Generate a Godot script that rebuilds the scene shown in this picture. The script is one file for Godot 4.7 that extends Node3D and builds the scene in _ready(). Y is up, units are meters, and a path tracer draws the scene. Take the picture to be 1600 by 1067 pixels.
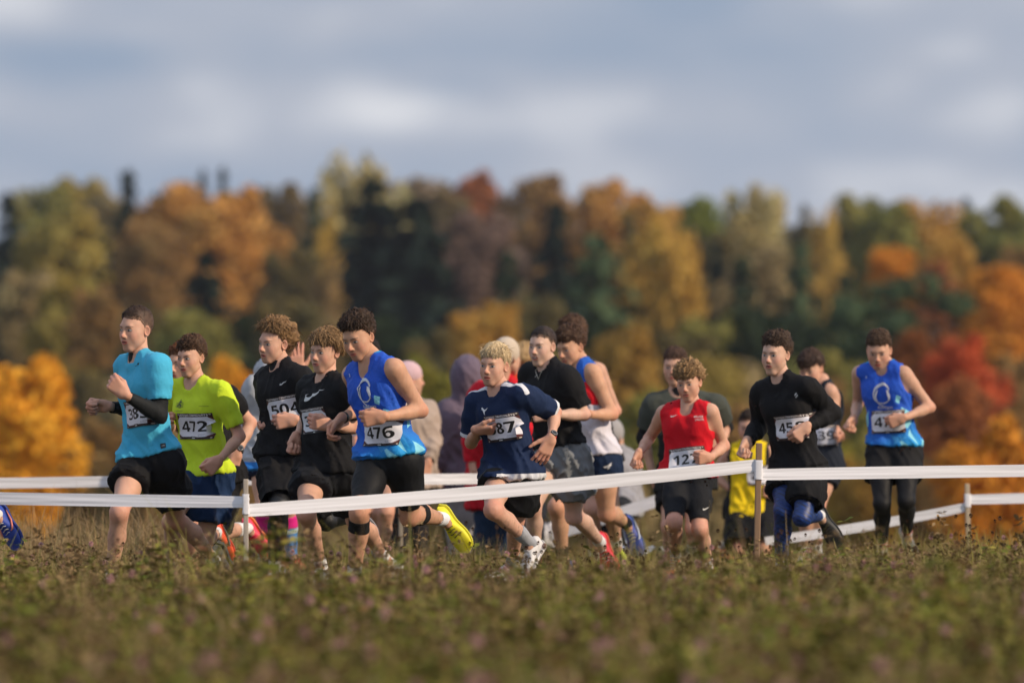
extends Node3D
# A cross-country race on a meadow crest in autumn: sixteen young runners behind white course tape, a few onlookers,
# and a mixed forest in autumn colours across the valley.

var mats := {}
var wn := FastNoiseLite.new()
var hn := FastNoiseLite.new()
var ln := FastNoiseLite.new()
var rng := RandomNumberGenerator.new()
var cloth_bump: Texture2D
var used := {}



const CAM_Y := 0.883
const CAM_PITCH := 0.018498
const FOCAL := 202.437
const EXPOSURE := 1.55
const SUN := 0.88
const FOG := 0.00012
const SUN_FROM := Vector3(0.8, 0.5, 0.42)


func _ready() -> void:
	set_stage()
	stock()
	land()
	forest()
	course()
	people()
	meadow()




# ---------------------------------------------------------------- implicit shapes and their meshing
class Blob:
	# Rounded cones (kind 0) and ellipsoids (kind 1) joined by a smooth minimum; carves are taken away from the sum.
	var a := PackedVector3Array()
	var ba := PackedVector3Array()
	var il := PackedFloat32Array()
	var ra := PackedFloat32Array()
	var dr := PackedFloat32Array()
	var bg := PackedFloat32Array()
	var kk := PackedFloat32Array()
	var kind := PackedByteArray()
	var cuts := PackedByteArray()
	var c1 := PackedVector3Array()
	var d1 := PackedFloat32Array()
	var c2 := PackedVector3Array()
	var d2 := PackedFloat32Array()
	var ca := PackedVector3Array()
	var cb := PackedVector3Array()
	var ci := PackedFloat32Array()
	var cr := PackedFloat32Array()
	var cd := PackedFloat32Array()
	var ck := PackedFloat32Array()
	var full := PackedInt32Array()

	func add(p: Vector3, q: Vector3, r0: float, r1: float, k := 0.02, bulge := 0.0) -> int:
		var v := q - p
		a.append(p)
		ba.append(v)
		il.append(1.0 / maxf(v.length_squared(), 1e-9))
		ra.append(r0)
		dr.append(r1 - r0)
		bg.append(bulge * 4.0)
		kk.append(maxf(k, 0.0005))
		kind.append(0)
		_rest()
		return a.size() - 1

	func oval(c: Vector3, r: Vector3, k := 0.02) -> int:
		a.append(c)
		ba.append(r)
		il.append(1.0)
		ra.append(maxf(r.x, maxf(r.y, r.z)))
		dr.append(0.0)
		bg.append(0.0)
		kk.append(maxf(k, 0.0005))
		kind.append(1)
		_rest()
		return a.size() - 1

	func _rest() -> void:
		cuts.append(0)
		c1.append(Vector3.ZERO)
		d1.append(0.0)
		c2.append(Vector3.ZERO)
		d2.append(0.0)
		full.append(a.size() - 1)

	func cut(from: int, pt: Vector3, n: Vector3) -> void:
		for i in range(from, a.size()):
			if cuts[i] & 1:
				c2[i] = n
				d2[i] = n.dot(pt)
				cuts[i] |= 2
			else:
				c1[i] = n
				d1[i] = n.dot(pt)
				cuts[i] |= 1

	func carve(p: Vector3, q: Vector3, r0: float, r1: float, k := 0.006) -> void:
		var v := q - p
		ca.append(p)
		cb.append(v)
		ci.append(1.0 / maxf(v.length_squared(), 1e-9))
		cr.append(r0)
		cd.append(r1 - r0)
		ck.append(k)

	func one(i: int, p: Vector3) -> float:
		var pa := p - a[i]
		if kind[i] == 1:
			var r := ba[i]
			var q := pa / r
			var k0 := q.length()
			var k1 := (q / r).length()
			return k0 * (k0 - 1.0) / maxf(k1, 1e-6)
		var h := clampf(pa.dot(ba[i]) * il[i], 0.0, 1.0)
		return (pa - ba[i] * h).length() - (ra[i] + dr[i] * h + bg[i] * h * (1.0 - h))

	func dist(p: Vector3, list: PackedInt32Array) -> float:
		var d := 9.0
		for i in list:
			var e: float
			var pa := p - a[i]
			if kind[i] == 1:
				var r := ba[i]
				var q := pa / r
				var k0 := q.length()
				e = k0 * (k0 - 1.0) / maxf((q / r).length(), 1e-6)
			else:
				var h := clampf(pa.dot(ba[i]) * il[i], 0.0, 1.0)
				e = (pa - ba[i] * h).length() - (ra[i] + dr[i] * h + bg[i] * h * (1.0 - h))
			if cuts[i]:
				e = maxf(e, c1[i].dot(p) - d1[i])
				if cuts[i] & 2:
					e = maxf(e, c2[i].dot(p) - d2[i])
			var k := kk[i]
			var x := k - absf(d - e)
			d = minf(d, e)
			if x > 0.0:
				d -= x * x / (4.0 * k)
		for i in ca.size():
			var pa := p - ca[i]
			var h := clampf(pa.dot(cb[i]) * ci[i], 0.0, 1.0)
			var e := -((pa - cb[i] * h).length() - (cr[i] + cd[i] * h))
			var x := ck[i] - absf(d - e)
			d = maxf(d, e)
			if x > 0.0:
				d += x * x / (4.0 * ck[i])
		return d

	func at(p: Vector3) -> float:
		return dist(p, full)

	func grad(p: Vector3, e := 0.004) -> Vector3:
		return Vector3(at(p + Vector3(e, 0, 0)) - at(p - Vector3(e, 0, 0)), at(p + Vector3(0, e, 0)) - at(p - Vector3(0, e, 0)), at(p + Vector3(0, 0, e)) - at(p - Vector3(0, 0, e))).normalized()

	func hit(from: Vector3, dir: Vector3, most := 1.0) -> Vector3:
		# where a ray meets the surface; INF where it does not
		var t := 0.0
		for i in 60:
			var d := at(from + dir * t)
			if d < 0.0004:
				return from + dir * t
			t += d * 0.85
			if t > most:
				break
		return Vector3.INF

	func mesh(h: float) -> Array:
		var n := 6
		var bs := h * n
		var half := bs * 0.8661
		var blocks := {}
		for i in a.size():
			var r := ra[i] + maxf(dr[i], 0.0) + maxf(bg[i], 0.0) * 0.25 + kk[i] * 0.6 + h
			var lo := a[i]
			var hi := a[i]
			if kind[i] == 0:
				lo = lo.min(a[i] + ba[i])
				hi = hi.max(a[i] + ba[i])
			var l := ((lo - Vector3.ONE * r) / bs).floor()
			var u := ((hi + Vector3.ONE * r) / bs).floor()
			for x in range(int(l.x), int(u.x) + 1):
				for y in range(int(l.y), int(u.y) + 1):
					for z in range(int(l.z), int(u.z) + 1):
						var c := (Vector3(x, y, z) + Vector3.ONE * 0.5) * bs
						if one(i, c) < half * (1.0 if kind[i] == 0 else 1.5) + kk[i] + h + (0.0 if kind[i] == 0 else 0.015):
							var key := Vector3i(x, y, z)
							if not blocks.has(key):
								blocks[key] = PackedInt32Array()
							blocks[key].append(i)
		var verts := PackedVector3Array()
		var cells := {}
		var edges := PackedInt32Array()
		var m := n + 1
		var s := PackedFloat32Array()
		s.resize(m * m * m)
		for key: Vector3i in blocks:
			var list: PackedInt32Array = blocks[key]
			var o := Vector3(key) * bs
			if absf(dist(o + Vector3.ONE * bs * 0.5, list)) > half + 0.03:
				continue
			var k := 0
			var neg := 0
			for z in m:
				for y in m:
					for x in m:
						var d := dist(o + Vector3(x, y, z) * h, list)
						s[k] = d
						if d < 0.0:
							neg += 1
						k += 1
			if neg == 0 or neg == m * m * m:
				continue
			for z in n:
				for y in n:
					for x in n:
						var i0 := x + m * (y + m * z)
						var v0 := s[i0]
						var v1 := s[i0 + 1]
						var v2 := s[i0 + m]
						var v3 := s[i0 + m + 1]
						var v4 := s[i0 + m * m]
						var v5 := s[i0 + m * m + 1]
						var v6 := s[i0 + m * m + m]
						var v7 := s[i0 + m * m + m + 1]
						var mask := int(v0 < 0.0) + int(v1 < 0.0) + int(v2 < 0.0) + int(v3 < 0.0) + int(v4 < 0.0) + int(v5 < 0.0) + int(v6 < 0.0) + int(v7 < 0.0)
						if mask == 0 or mask == 8:
							continue
						var sum := Vector3.ZERO
						var c := 0
						if (v0 < 0.0) != (v1 < 0.0):
							sum += Vector3(v0 / (v0 - v1), 0, 0)
							c += 1
						if (v2 < 0.0) != (v3 < 0.0):
							sum += Vector3(v2 / (v2 - v3), 1, 0)
							c += 1
						if (v4 < 0.0) != (v5 < 0.0):
							sum += Vector3(v4 / (v4 - v5), 0, 1)
							c += 1
						if (v6 < 0.0) != (v7 < 0.0):
							sum += Vector3(v6 / (v6 - v7), 1, 1)
							c += 1
						if (v0 < 0.0) != (v2 < 0.0):
							sum += Vector3(0, v0 / (v0 - v2), 0)
							c += 1
						if (v1 < 0.0) != (v3 < 0.0):
							sum += Vector3(1, v1 / (v1 - v3), 0)
							c += 1
						if (v4 < 0.0) != (v6 < 0.0):
							sum += Vector3(0, v4 / (v4 - v6), 1)
							c += 1
						if (v5 < 0.0) != (v7 < 0.0):
							sum += Vector3(1, v5 / (v5 - v7), 1)
							c += 1
						if (v0 < 0.0) != (v4 < 0.0):
							sum += Vector3(0, 0, v0 / (v0 - v4))
							c += 1
						if (v1 < 0.0) != (v5 < 0.0):
							sum += Vector3(1, 0, v1 / (v1 - v5))
							c += 1
						if (v2 < 0.0) != (v6 < 0.0):
							sum += Vector3(0, 1, v2 / (v2 - v6))
							c += 1
						if (v3 < 0.0) != (v7 < 0.0):
							sum += Vector3(1, 1, v3 / (v3 - v7))
							c += 1
						var gx := key.x * n + x
						var gy := key.y * n + y
						var gz := key.z * n + z
						cells[((gx + 1024) << 22) | ((gy + 1024) << 11) | (gz + 1024)] = verts.size()
						verts.append(o + (Vector3(x, y, z) + sum / c) * h)
						if (v0 < 0.0) != (v1 < 0.0):
							edges.append_array(PackedInt32Array([gx, gy, gz, 0 if v0 < 0.0 else 3]))
						if (v0 < 0.0) != (v2 < 0.0):
							edges.append_array(PackedInt32Array([gx, gy, gz, 1 if v0 < 0.0 else 4]))
						if (v0 < 0.0) != (v4 < 0.0):
							edges.append_array(PackedInt32Array([gx, gy, gz, 2 if v0 < 0.0 else 5]))
		var idx := PackedInt32Array()
		for e in range(0, edges.size(), 4):
			var gx := edges[e] + 1024
			var gy := edges[e + 1] + 1024
			var gz := edges[e + 2] + 1024
			var t := edges[e + 3]
			var k0 := (gx << 22) | (gy << 11) | gz
			var k1: int
			var k2: int
			match t % 3:
				0:
					k1 = (gx << 22) | ((gy - 1) << 11) | gz
					k2 = (gx << 22) | (gy << 11) | (gz - 1)
				1:
					k1 = (gx << 22) | (gy << 11) | (gz - 1)
					k2 = ((gx - 1) << 22) | (gy << 11) | gz
				_:
					k1 = ((gx - 1) << 22) | (gy << 11) | gz
					k2 = (gx << 22) | ((gy - 1) << 11) | gz
			var k3 := k1 + k2 - k0
			if not (cells.has(k0) and cells.has(k1) and cells.has(k2) and cells.has(k3)):
				continue
			var q0: int = cells[k0]
			var q1: int = cells[k1]
			var q2: int = cells[k2]
			var q3: int = cells[k3]
			if t < 3:
				idx.append_array(PackedInt32Array([q0, q3, q1, q0, q2, q3]))
			else:
				idx.append_array(PackedInt32Array([q0, q1, q3, q0, q3, q2]))
		return [verts, idx]

	func drop_caps(v: PackedVector3Array, idx: PackedInt32Array, h: float) -> PackedInt32Array:
		# takes away the flat lids that the cut planes leave at hems and cuffs
		var out := PackedInt32Array()
		var planes: Array = []
		for i in a.size():
			if cuts[i] & 1:
				planes.append([i, c1[i], d1[i]])
			if cuts[i] & 2:
				planes.append([i, c2[i], d2[i]])
		if planes.is_empty():
			return idx
		var lost := PackedByteArray()
		lost.resize(v.size())
		for t in range(0, idx.size(), 3):
			var p := (v[idx[t]] + v[idx[t + 1]] + v[idx[t + 2]]) / 3.0
			var gone := false
			var nn := (v[idx[t + 2]] - v[idx[t]]).cross(v[idx[t + 1]] - v[idx[t]]).normalized()
			for pl in planes:
				var cn: Vector3 = pl[1]
				if absf(cn.dot(p) - pl[2]) < h * 0.45 and absf(nn.dot(cn)) > 0.75 and one(pl[0], p) < 0.004:
					gone = true
					break
			if gone:
				lost[idx[t]] = 1
				lost[idx[t + 1]] = 1
				lost[idx[t + 2]] = 1
			else:
				out.append(idx[t])
				out.append(idx[t + 1])
				out.append(idx[t + 2])
		for k in out:
			if lost[k] == 1:
				# a hem runs straight along its plane
				lost[k] = 2
				var best := h * 1.2
				var move := Vector3.ZERO
				for pl in planes:
					var s: float = pl[1].dot(v[k]) - pl[2]
					if absf(s) < best and one(pl[0], v[k]) < 0.02:
						best = absf(s)
						move = pl[1] * -s
				v[k] += move
		return out


func normals_of(v: PackedVector3Array, idx: PackedInt32Array) -> PackedVector3Array:
	var n := PackedVector3Array()
	n.resize(v.size())
	for t in range(0, idx.size(), 3):
		var i := idx[t]
		var j := idx[t + 1]
		var k := idx[t + 2]
		var f := (v[k] - v[i]).cross(v[j] - v[i])
		n[i] += f
		n[j] += f
		n[k] += f
	for i in n.size():
		n[i] = n[i].normalized() if n[i].length_squared() > 1e-20 else Vector3.UP
	return n


# a mesh under construction: vertices, normals, colours, uvs, indices
class Geo:
	var v := PackedVector3Array()
	var n := PackedVector3Array()
	var c := PackedColorArray()
	var u := PackedVector2Array()
	var i := PackedInt32Array()

	func take(vs: PackedVector3Array, ns: PackedVector3Array, ids: PackedInt32Array, col: Color) -> void:
		var base := v.size()
		v.append_array(vs)
		n.append_array(ns)
		var cc := PackedColorArray()
		cc.resize(vs.size())
		cc.fill(col)
		c.append_array(cc)
		for k in ids:
			i.append(base + k)

	func tri(p: Vector3, q: Vector3, r: Vector3, col: Color) -> void:
		var b := v.size()
		var nn := (r - p).cross(q - p).normalized()
		v.append_array(PackedVector3Array([p, q, r]))
		n.append_array(PackedVector3Array([nn, nn, nn]))
		c.append_array(PackedColorArray([col, col, col]))
		i.append_array(PackedInt32Array([b, b + 1, b + 2]))

	func quad(p: Vector3, q: Vector3, r: Vector3, s: Vector3, col: Color) -> void:
		tri(p, q, r, col)
		tri(p, r, s, col)

	# a grid of rows of equal length, smooth; rows may close on themselves
	func grid(rows: Array, closed: bool, col: Color, cols = null) -> void:
		var w: int = rows[0].size()
		var base := v.size()
		var vs := PackedVector3Array()
		var ids := PackedInt32Array()
		for r in rows:
			vs.append_array(r)
		var last := w if closed else w - 1
		for y in rows.size() - 1:
			for x in last:
				var x1 := (x + 1) % w
				var p := y * w + x
				var q := y * w + x1
				var r := (y + 1) * w + x
				var s := (y + 1) * w + x1
				ids.append_array(PackedInt32Array([p, q, s, p, s, r]))
		var ns := PackedVector3Array()
		ns.resize(vs.size())
		for t in range(0, ids.size(), 3):
			var f := (vs[ids[t + 2]] - vs[ids[t]]).cross(vs[ids[t + 1]] - vs[ids[t]])
			ns[ids[t]] += f
			ns[ids[t + 1]] += f
			ns[ids[t + 2]] += f
		for k in ns.size():
			ns[k] = ns[k].normalized() if ns[k].length_squared() > 1e-20 else Vector3.UP
		v.append_array(vs)
		n.append_array(ns)
		if cols == null:
			var cc := PackedColorArray()
			cc.resize(vs.size())
			cc.fill(col)
			c.append_array(cc)
		else:
			for r in cols:
				c.append_array(r)
		for k in ids:
			i.append(base + k)

	# a tube along points with radii
	func tube(pts: Array, radii: Array, sides: int, col: Color, tip := Color(-1, 0, 0)) -> void:
		var rows: Array = []
		var cols: Array = []
		for k in pts.size():
			var d: Vector3 = (pts[mini(k + 1, pts.size() - 1)] - pts[maxi(k - 1, 0)]).normalized()
			var s := d.cross(Vector3(0.31, 0.87, 0.38)).normalized()
			if s.length_squared() < 0.1:
				s = d.cross(Vector3.RIGHT).normalized()
			var t := d.cross(s)
			var row := PackedVector3Array()
			var cr := PackedColorArray()
			for j in sides:
				var an := TAU * j / sides
				row.append(pts[k] + (s * cos(an) + t * sin(an)) * radii[k])
				cr.append(col if tip.r < 0.0 else col.lerp(tip, float(k) / (pts.size() - 1)))
			rows.append(row)
			cols.append(cr)
		grid(rows, true, col, cols)

	# an axis-aligned box with chamfer-free edges, placed by a transform
	func box(t: Transform3D, size: Vector3, col: Color) -> void:
		var h := size * 0.5
		for f in 6:
			var ax := f / 2
			var sg := 1.0 if f % 2 == 0 else -1.0
			var nn := Vector3.ZERO
			nn[ax] = sg
			var uu := Vector3.ZERO
			uu[(ax + 1) % 3] = 1.0
			var vv := nn.cross(uu)
			var cpt := nn * h
			quad(t * (cpt + (-uu - vv) * h), t * (cpt + (-uu + vv) * h), t * (cpt + (uu + vv) * h), t * (cpt + (uu - vv) * h), col)

	func mesh(keep_uv := false) -> ArrayMesh:
		var arr := []
		arr.resize(Mesh.ARRAY_MAX)
		arr[Mesh.ARRAY_VERTEX] = v
		arr[Mesh.ARRAY_NORMAL] = n
		if c.size() == v.size():
			arr[Mesh.ARRAY_COLOR] = c
		if keep_uv:
			arr[Mesh.ARRAY_TEX_UV] = u
		arr[Mesh.ARRAY_INDEX] = i
		var m := ArrayMesh.new()
		m.add_surface_from_arrays(Mesh.PRIMITIVE_TRIANGLES, arr)
		return m


func put(called: String, m: Mesh, mat: Material, parent: Node = self) -> MeshInstance3D:
	var o := MeshInstance3D.new()
	o.name = called
	o.mesh = m
	o.material_override = mat
	parent.add_child(o, true)
	return o


func numbered(called: String) -> String:
	used[called] = used.get(called, 0) + 1
	return called if used[called] == 1 else "%s_%03d" % [called, used[called] - 1]


func tag(o: Node, label: String, category: String, group := "", kind := "") -> void:
	if label:
		o.set_meta("label", label)
	if category:
		o.set_meta("category", category)
	if group:
		o.set_meta("group", group)
	if kind:
		o.set_meta("kind", kind)


func lin(r: float, g: float, b: float) -> Color:
	return Color(r, g, b).linear_to_srgb()


# a plain coloured surface; colours are linear, real-world values
func surf(key: String, col: Color, rough := 0.85, extra := "") -> StandardMaterial3D:
	if mats.has(key):
		return mats[key]
	var m := StandardMaterial3D.new()
	m.resource_name = key
	m.albedo_color = col.linear_to_srgb()
	m.roughness = rough
	if extra == "cloth" or extra == "shiny_cloth":
		m.normal_enabled = true
		m.normal_texture = cloth_bump
		m.normal_scale = 0.28
		m.uv1_triplanar = true
		m.uv1_scale = Vector3(4.5, 3.2, 4.5)
		m.metallic_specular = 0.3
		if col.get_luminance() > 0.03:
			m.rim_enabled = true
			m.rim = 0.2
	if extra == "vc":
		m.vertex_color_use_as_albedo = true
	mats[key] = m
	return m


# ---------------------------------------------------------------- people
# Joints are metres in the person's own frame: x to the right of someone facing them from the camera's side, y up, z towards that side.
# «a» is the person's right side, «b» the left.
func v3(p: Array) -> Vector3:
	return Vector3(p[0], p[1], p[2])


class Body:
	var j := {}
	var g := 1.0
	var hf := 1.0
	var up := Vector3.UP
	var right := Vector3.RIGHT
	var fwd := Vector3.BACK
	var pel := Vector3.ZERO
	var nk := Vector3.ZERO
	var head := Transform3D()

	func back_of(k: String) -> Vector3:
		# which way the calf lies behind the shin
		var s: Vector3 = (j["A" + k] - j["K" + k]).normalized()
		var t: Vector3 = j["P" + k] - j["K" + k]
		var b := t - s * t.dot(s)
		b = b.normalized() * minf(b.length() * 8.0, 1.0) - fwd * 0.25
		return (b - s * b.dot(s)).normalized()

	func torso(b: Blob, inf: float, low := 0.0) -> int:
		var first := b.a.size()
		var w := 0.068 * hf
		var tl := (nk - pel).length()
		var cp := nk - up * tl * 0.30
		var r := right
		b.add(cp - r * w, cp + r * w, 0.094 * g + inf, 0.094 * g + inf, 0.05)
		var uc := nk - up * tl * 0.16 - fwd * 0.005
		b.add(uc - r * 0.1 * hf, uc + r * 0.1 * hf, 0.068 * g + inf * 0.8, 0.068 * g + inf * 0.8, 0.05)
		var ab := nk - up * tl * 0.64
		b.add(cp - r * w * 0.9, ab - r * 0.058 * hf, 0.094 * g + inf, 0.083 * g + inf, 0.05)
		b.add(cp + r * w * 0.9, ab + r * 0.058 * hf, 0.094 * g + inf, 0.083 * g + inf, 0.05)
		var pr: Vector3 = (j.Pb - j.Pa).normalized()
		var pc := pel + up * 0.045
		b.add(ab - r * 0.058 * hf, pc - pr * 0.07 * hf, 0.083 * g + inf, 0.09 * g + inf, 0.05)
		b.add(ab + r * 0.058 * hf, pc + pr * 0.07 * hf, 0.083 * g + inf, 0.09 * g + inf, 0.05)
		if low > 0.0:
			var lo := inf + 0.009
			b.add(pc - pr * 0.066 * hf, pel - up * low - pr * 0.072 * hf, 0.09 * g + inf + 0.004, 0.098 * g + lo, 0.05)
			b.add(pc + pr * 0.066 * hf, pel - up * low + pr * 0.072 * hf, 0.09 * g + inf + 0.004, 0.098 * g + lo, 0.05)
			b.add(pel - up * low - pr * 0.07 * hf, pel - up * low + pr * 0.07 * hf, 0.1 * g + lo, 0.1 * g + lo, 0.04)
		return first

	func yoke(b: Blob, inf: float) -> int:
		# collar bones and the slope from the neck to the shoulders
		var first := b.a.size()
		for k in ["a", "b"]:
			var s: Vector3 = j["S" + k]
			b.add(nk - up * 0.035, s, 0.052 * g + inf, 0.052 * g + inf, 0.03)
			b.add(nk + up * 0.03 - fwd * 0.012, nk.lerp(s, 0.75) + up * 0.004, 0.042 * g + inf * 0.7, 0.036 * g + inf, 0.035)
		return first

	func arm(b: Blob, k: String, inf: float, whole := true) -> int:
		var first := b.a.size()
		var s: Vector3 = j["S" + k]
		var e: Vector3 = j["E" + k]
		var w: Vector3 = j["W" + k]
		b.add(s, s.lerp(e, 0.3), 0.055 * g + inf, 0.05 * g + inf, 0.03)
		b.add(s, e, 0.047 * g + inf, 0.037 * g + inf, 0.025, 0.004 * g)
		if whole:
			b.add(e, e.lerp(w, 0.4), 0.039 * g + inf, 0.037 * g + inf, 0.02)
			b.add(e.lerp(w, 0.3), w, 0.036 * g + inf, 0.0265 * g + inf, 0.02)
		return first

	func thigh(b: Blob, k: String, inf: float) -> int:
		var first := b.a.size()
		var p: Vector3 = j["P" + k]
		var kn: Vector3 = j["K" + k]
		b.add(p, p.lerp(kn, 0.5), 0.08 * g + inf, 0.074 * g + inf, 0.03)
		b.add(p.lerp(kn, 0.35), kn, 0.076 * g + inf, 0.052 * g + inf, 0.03, 0.004)
		return first

	func shin(b: Blob, k: String, inf: float) -> int:
		var first := b.a.size()
		var kn: Vector3 = j["K" + k]
		var an: Vector3 = j["A" + k]
		var bk := back_of(k)
		b.add(kn - bk * 0.012, kn - bk * 0.012 + (an - kn) * 0.02, 0.047 * g + inf, 0.045 * g + inf, 0.03)
		b.add(kn, an, 0.046 * g + inf, 0.033 * g + inf, 0.03)
		b.add(kn.lerp(an, 0.14) + bk * 0.014, kn.lerp(an, 0.38) + bk * 0.02, 0.044 * g + inf, 0.046 * g + inf, 0.03)
		b.add(kn.lerp(an, 0.38) + bk * 0.02, kn.lerp(an, 0.75) + bk * 0.008, 0.046 * g + inf, 0.03 * g + inf, 0.03)
		return first


func head_blob(f: Dictionary) -> Blob:
	var b := Blob.new()
	var wide: float = f.get("wide", 1.0)
	var jaw: float = f.get("jaw", 1.0)
	var nose: float = f.get("nose", 1.0)
	b.oval(Vector3(0, 0.028, -0.014), Vector3(0.0735 * wide, 0.088, 0.096), 0.02)
	b.oval(Vector3(0, -0.008, 0.026), Vector3(0.061 * wide, 0.088, 0.064), 0.03)
	b.oval(Vector3(0, -0.06, 0.02), Vector3(0.048 * wide, 0.046, 0.056), 0.03)
	b.add(Vector3(-0.006, -0.1 * jaw, 0.064), Vector3(0.006, -0.1 * jaw, 0.064), 0.0165, 0.0165, 0.03)
	for s in [-1.0, 1.0]:
		b.add(Vector3(s * 0.047 * wide, -0.052, 0.0), Vector3(s * 0.015, -0.1 * jaw, 0.058), 0.016, 0.014, 0.025)
		b.add(Vector3(s * 0.039 * wide, -0.026, 0.056), Vector3(s * 0.044 * wide, -0.022, 0.044), 0.0185, 0.0195, 0.03)
		b.add(Vector3(s * 0.032 * wide, -0.05, 0.052), Vector3(s * 0.036 * wide, -0.062, 0.036), 0.02, 0.02, 0.03)
		b.add(Vector3(s * 0.0092, -0.0365, 0.0955), Vector3(s * 0.0092, -0.036, 0.094), 0.0075, 0.0075, 0.008)
	b.add(Vector3(-0.03, 0.021, 0.078), Vector3(0.03, 0.021, 0.078), 0.0105, 0.0105, 0.02)
	b.oval(Vector3(0, -0.064, 0.07), Vector3(0.028, 0.026, 0.023), 0.02)
	b.add(Vector3(0, 0.014, 0.084), Vector3(0, -0.03, 0.1 + 0.007 * nose), 0.0066, 0.0088, 0.012)
	b.add(Vector3(0, -0.031, 0.1 + 0.008 * nose), Vector3(0, -0.032, 0.1 + 0.008 * nose), 0.0092, 0.0092, 0.008)
	for s in [-1.0, 1.0]:
		b.carve(Vector3(s * 0.026, -0.001, 0.1055), Vector3(s * 0.037, -0.002, 0.1025), 0.0142, 0.0142, 0.016)
	return b


func ear(geo: Geo, side: float, at: Transform3D, col: Color) -> void:
	var rows: Array = []
	for r in 7:
		var t := r / 6.0
		var row := PackedVector3Array()
		for k in 18:
			var an := TAU * k / 18.0
			var lobe := 1.0 - 0.28 * maxf(0.0, -sin(an))
			var rad := t
			var y := sin(an) * 0.032 * rad
			var z := -cos(an) * 0.0185 * rad * lobe
			var lift := 0.003 + 0.011 * smoothstep(0.3, 0.85, t) * (0.55 + 0.45 * smoothstep(-0.8, 0.6, -cos(an))) - 0.004 * smoothstep(0.86, 1.0, t)
			row.append(at * Vector3(side * (0.066 + lift + 0.012 * cos(an) * t), y - 0.006, z - 0.01))
		rows.append(row)
	var rim := PackedVector3Array()
	for k in 18:
		var an := TAU * k / 18.0
		rim.append(at * Vector3(side * (0.06 + 0.008 * cos(an)), sin(an) * 0.027 - 0.006, -cos(an) * 0.013 - 0.008))
	rows.append(rim)
	if side < 0.0:
		for r in rows:
			r.reverse()
	geo.grid(rows, true, col)


# left hands; thumb towards +x, fingers towards +y, back of the hand towards +z
func hand_blob(pose: String) -> Blob:
	var b := Blob.new()
	var bend: Array = {"fist": [78, 88, 55], "relaxed": [42, 62, 38], "open": [12, 18, 10], "half": [62, 75, 45]}[pose]
	b.add(Vector3(0.006, -0.012, 0), Vector3(-0.006, 0.012, 0), 0.024, 0.024, 0.01)
	var len: Array = [0.041, 0.045, 0.042, 0.033]
	for f in 4:
		var kx := 0.029 - 0.0195 * f
		var kn := Vector3(kx, 0.083 - 0.004 * absf(f - 1.0), 0.004)
		b.add(Vector3(kx * 0.55, 0.005, 0), kn, 0.0155, 0.0118, 0.012)
		var ang := 0.0
		var p := kn
		var spread: float = (1.5 - f) * (0.1 if pose == "open" else 0.02)
		for s in 3:
			ang += deg_to_rad(bend[s] * (1.0 + 0.09 * (f - 1.2)))
			var l: float = len[f] * [1.0, 0.66, 0.52][s]
			var q := p + Vector3(spread, cos(ang), -sin(ang)) * l
			b.add(p, q, 0.0102 - s * 0.0012, 0.0092 - s * 0.0012, 0.004)
			p = q
	if pose == "fist" or pose == "half":
		b.add(Vector3(0.022, 0.012, -0.006), Vector3(0.038, 0.045, -0.02), 0.0165, 0.0125, 0.012)
		b.add(Vector3(0.038, 0.045, -0.02), Vector3(0.034, 0.074, -0.032), 0.0122, 0.0108, 0.006)
		b.add(Vector3(0.034, 0.074, -0.032), Vector3(0.016, 0.09, -0.041), 0.0105, 0.0085, 0.005)
	elif pose == "relaxed":
		b.add(Vector3(0.022, 0.012, -0.006), Vector3(0.043, 0.042, -0.016), 0.0165, 0.0125, 0.012)
		b.add(Vector3(0.043, 0.042, -0.016), Vector3(0.05, 0.074, -0.024), 0.0122, 0.0105, 0.006)
		b.add(Vector3(0.05, 0.074, -0.024), Vector3(0.046, 0.1, -0.032), 0.0102, 0.008, 0.005)
	else:
		b.add(Vector3(0.022, 0.012, -0.006), Vector3(0.05, 0.04, -0.012), 0.0165, 0.0125, 0.012)
		b.add(Vector3(0.05, 0.04, -0.012), Vector3(0.07, 0.066, -0.014), 0.0122, 0.0102, 0.006)
		b.add(Vector3(0.07, 0.066, -0.014), Vector3(0.082, 0.088, -0.016), 0.0098, 0.008, 0.005)
	return b


var hands := {}
func hand(geo: Geo, pose: String, left: bool, w: Vector3, to: Vector3, thumb: Vector3, size: float, col: Color) -> void:
	if not hands.has(pose):
		var hm := hand_blob(pose).mesh(0.0042)
		hands[pose] = [hm[0], normals_of(hm[0], hm[1]), hm[1]]
	var hd: Array = hands[pose]
	var y := to.normalized()
	var x := (thumb - y * thumb.dot(y)).normalized()
	var z := x.cross(y)
	if not left:
		z = -z
	var bs := Basis(x, y, z).scaled(Vector3.ONE)
	var vs := PackedVector3Array()
	var ns := PackedVector3Array()
	for p: Vector3 in hd[0]:
		vs.append(w + (bs * p) * size)
	for p: Vector3 in hd[1]:
		ns.append(bs * p)
	var ids: PackedInt32Array = hd[2]
	if not left:
		ids = ids.duplicate()
		for t in range(0, ids.size(), 3):
			var q := ids[t + 1]
			ids[t + 1] = ids[t + 2]
			ids[t + 2] = q
	var b := geo.v.size()
	geo.take(vs, ns, ids, col)
	for k in vs.size():
		# knuckles and finger tips are redder
		var p: Vector3 = hd[0][k]
		var red := smoothstep(0.06, 0.1, p.y) * 0.5
		geo.c[b + k] = Color(col.r * (1.0 + 0.05 * red), col.g * (1.0 - 0.16 * red), col.b * (1.0 - 0.16 * red))


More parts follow.
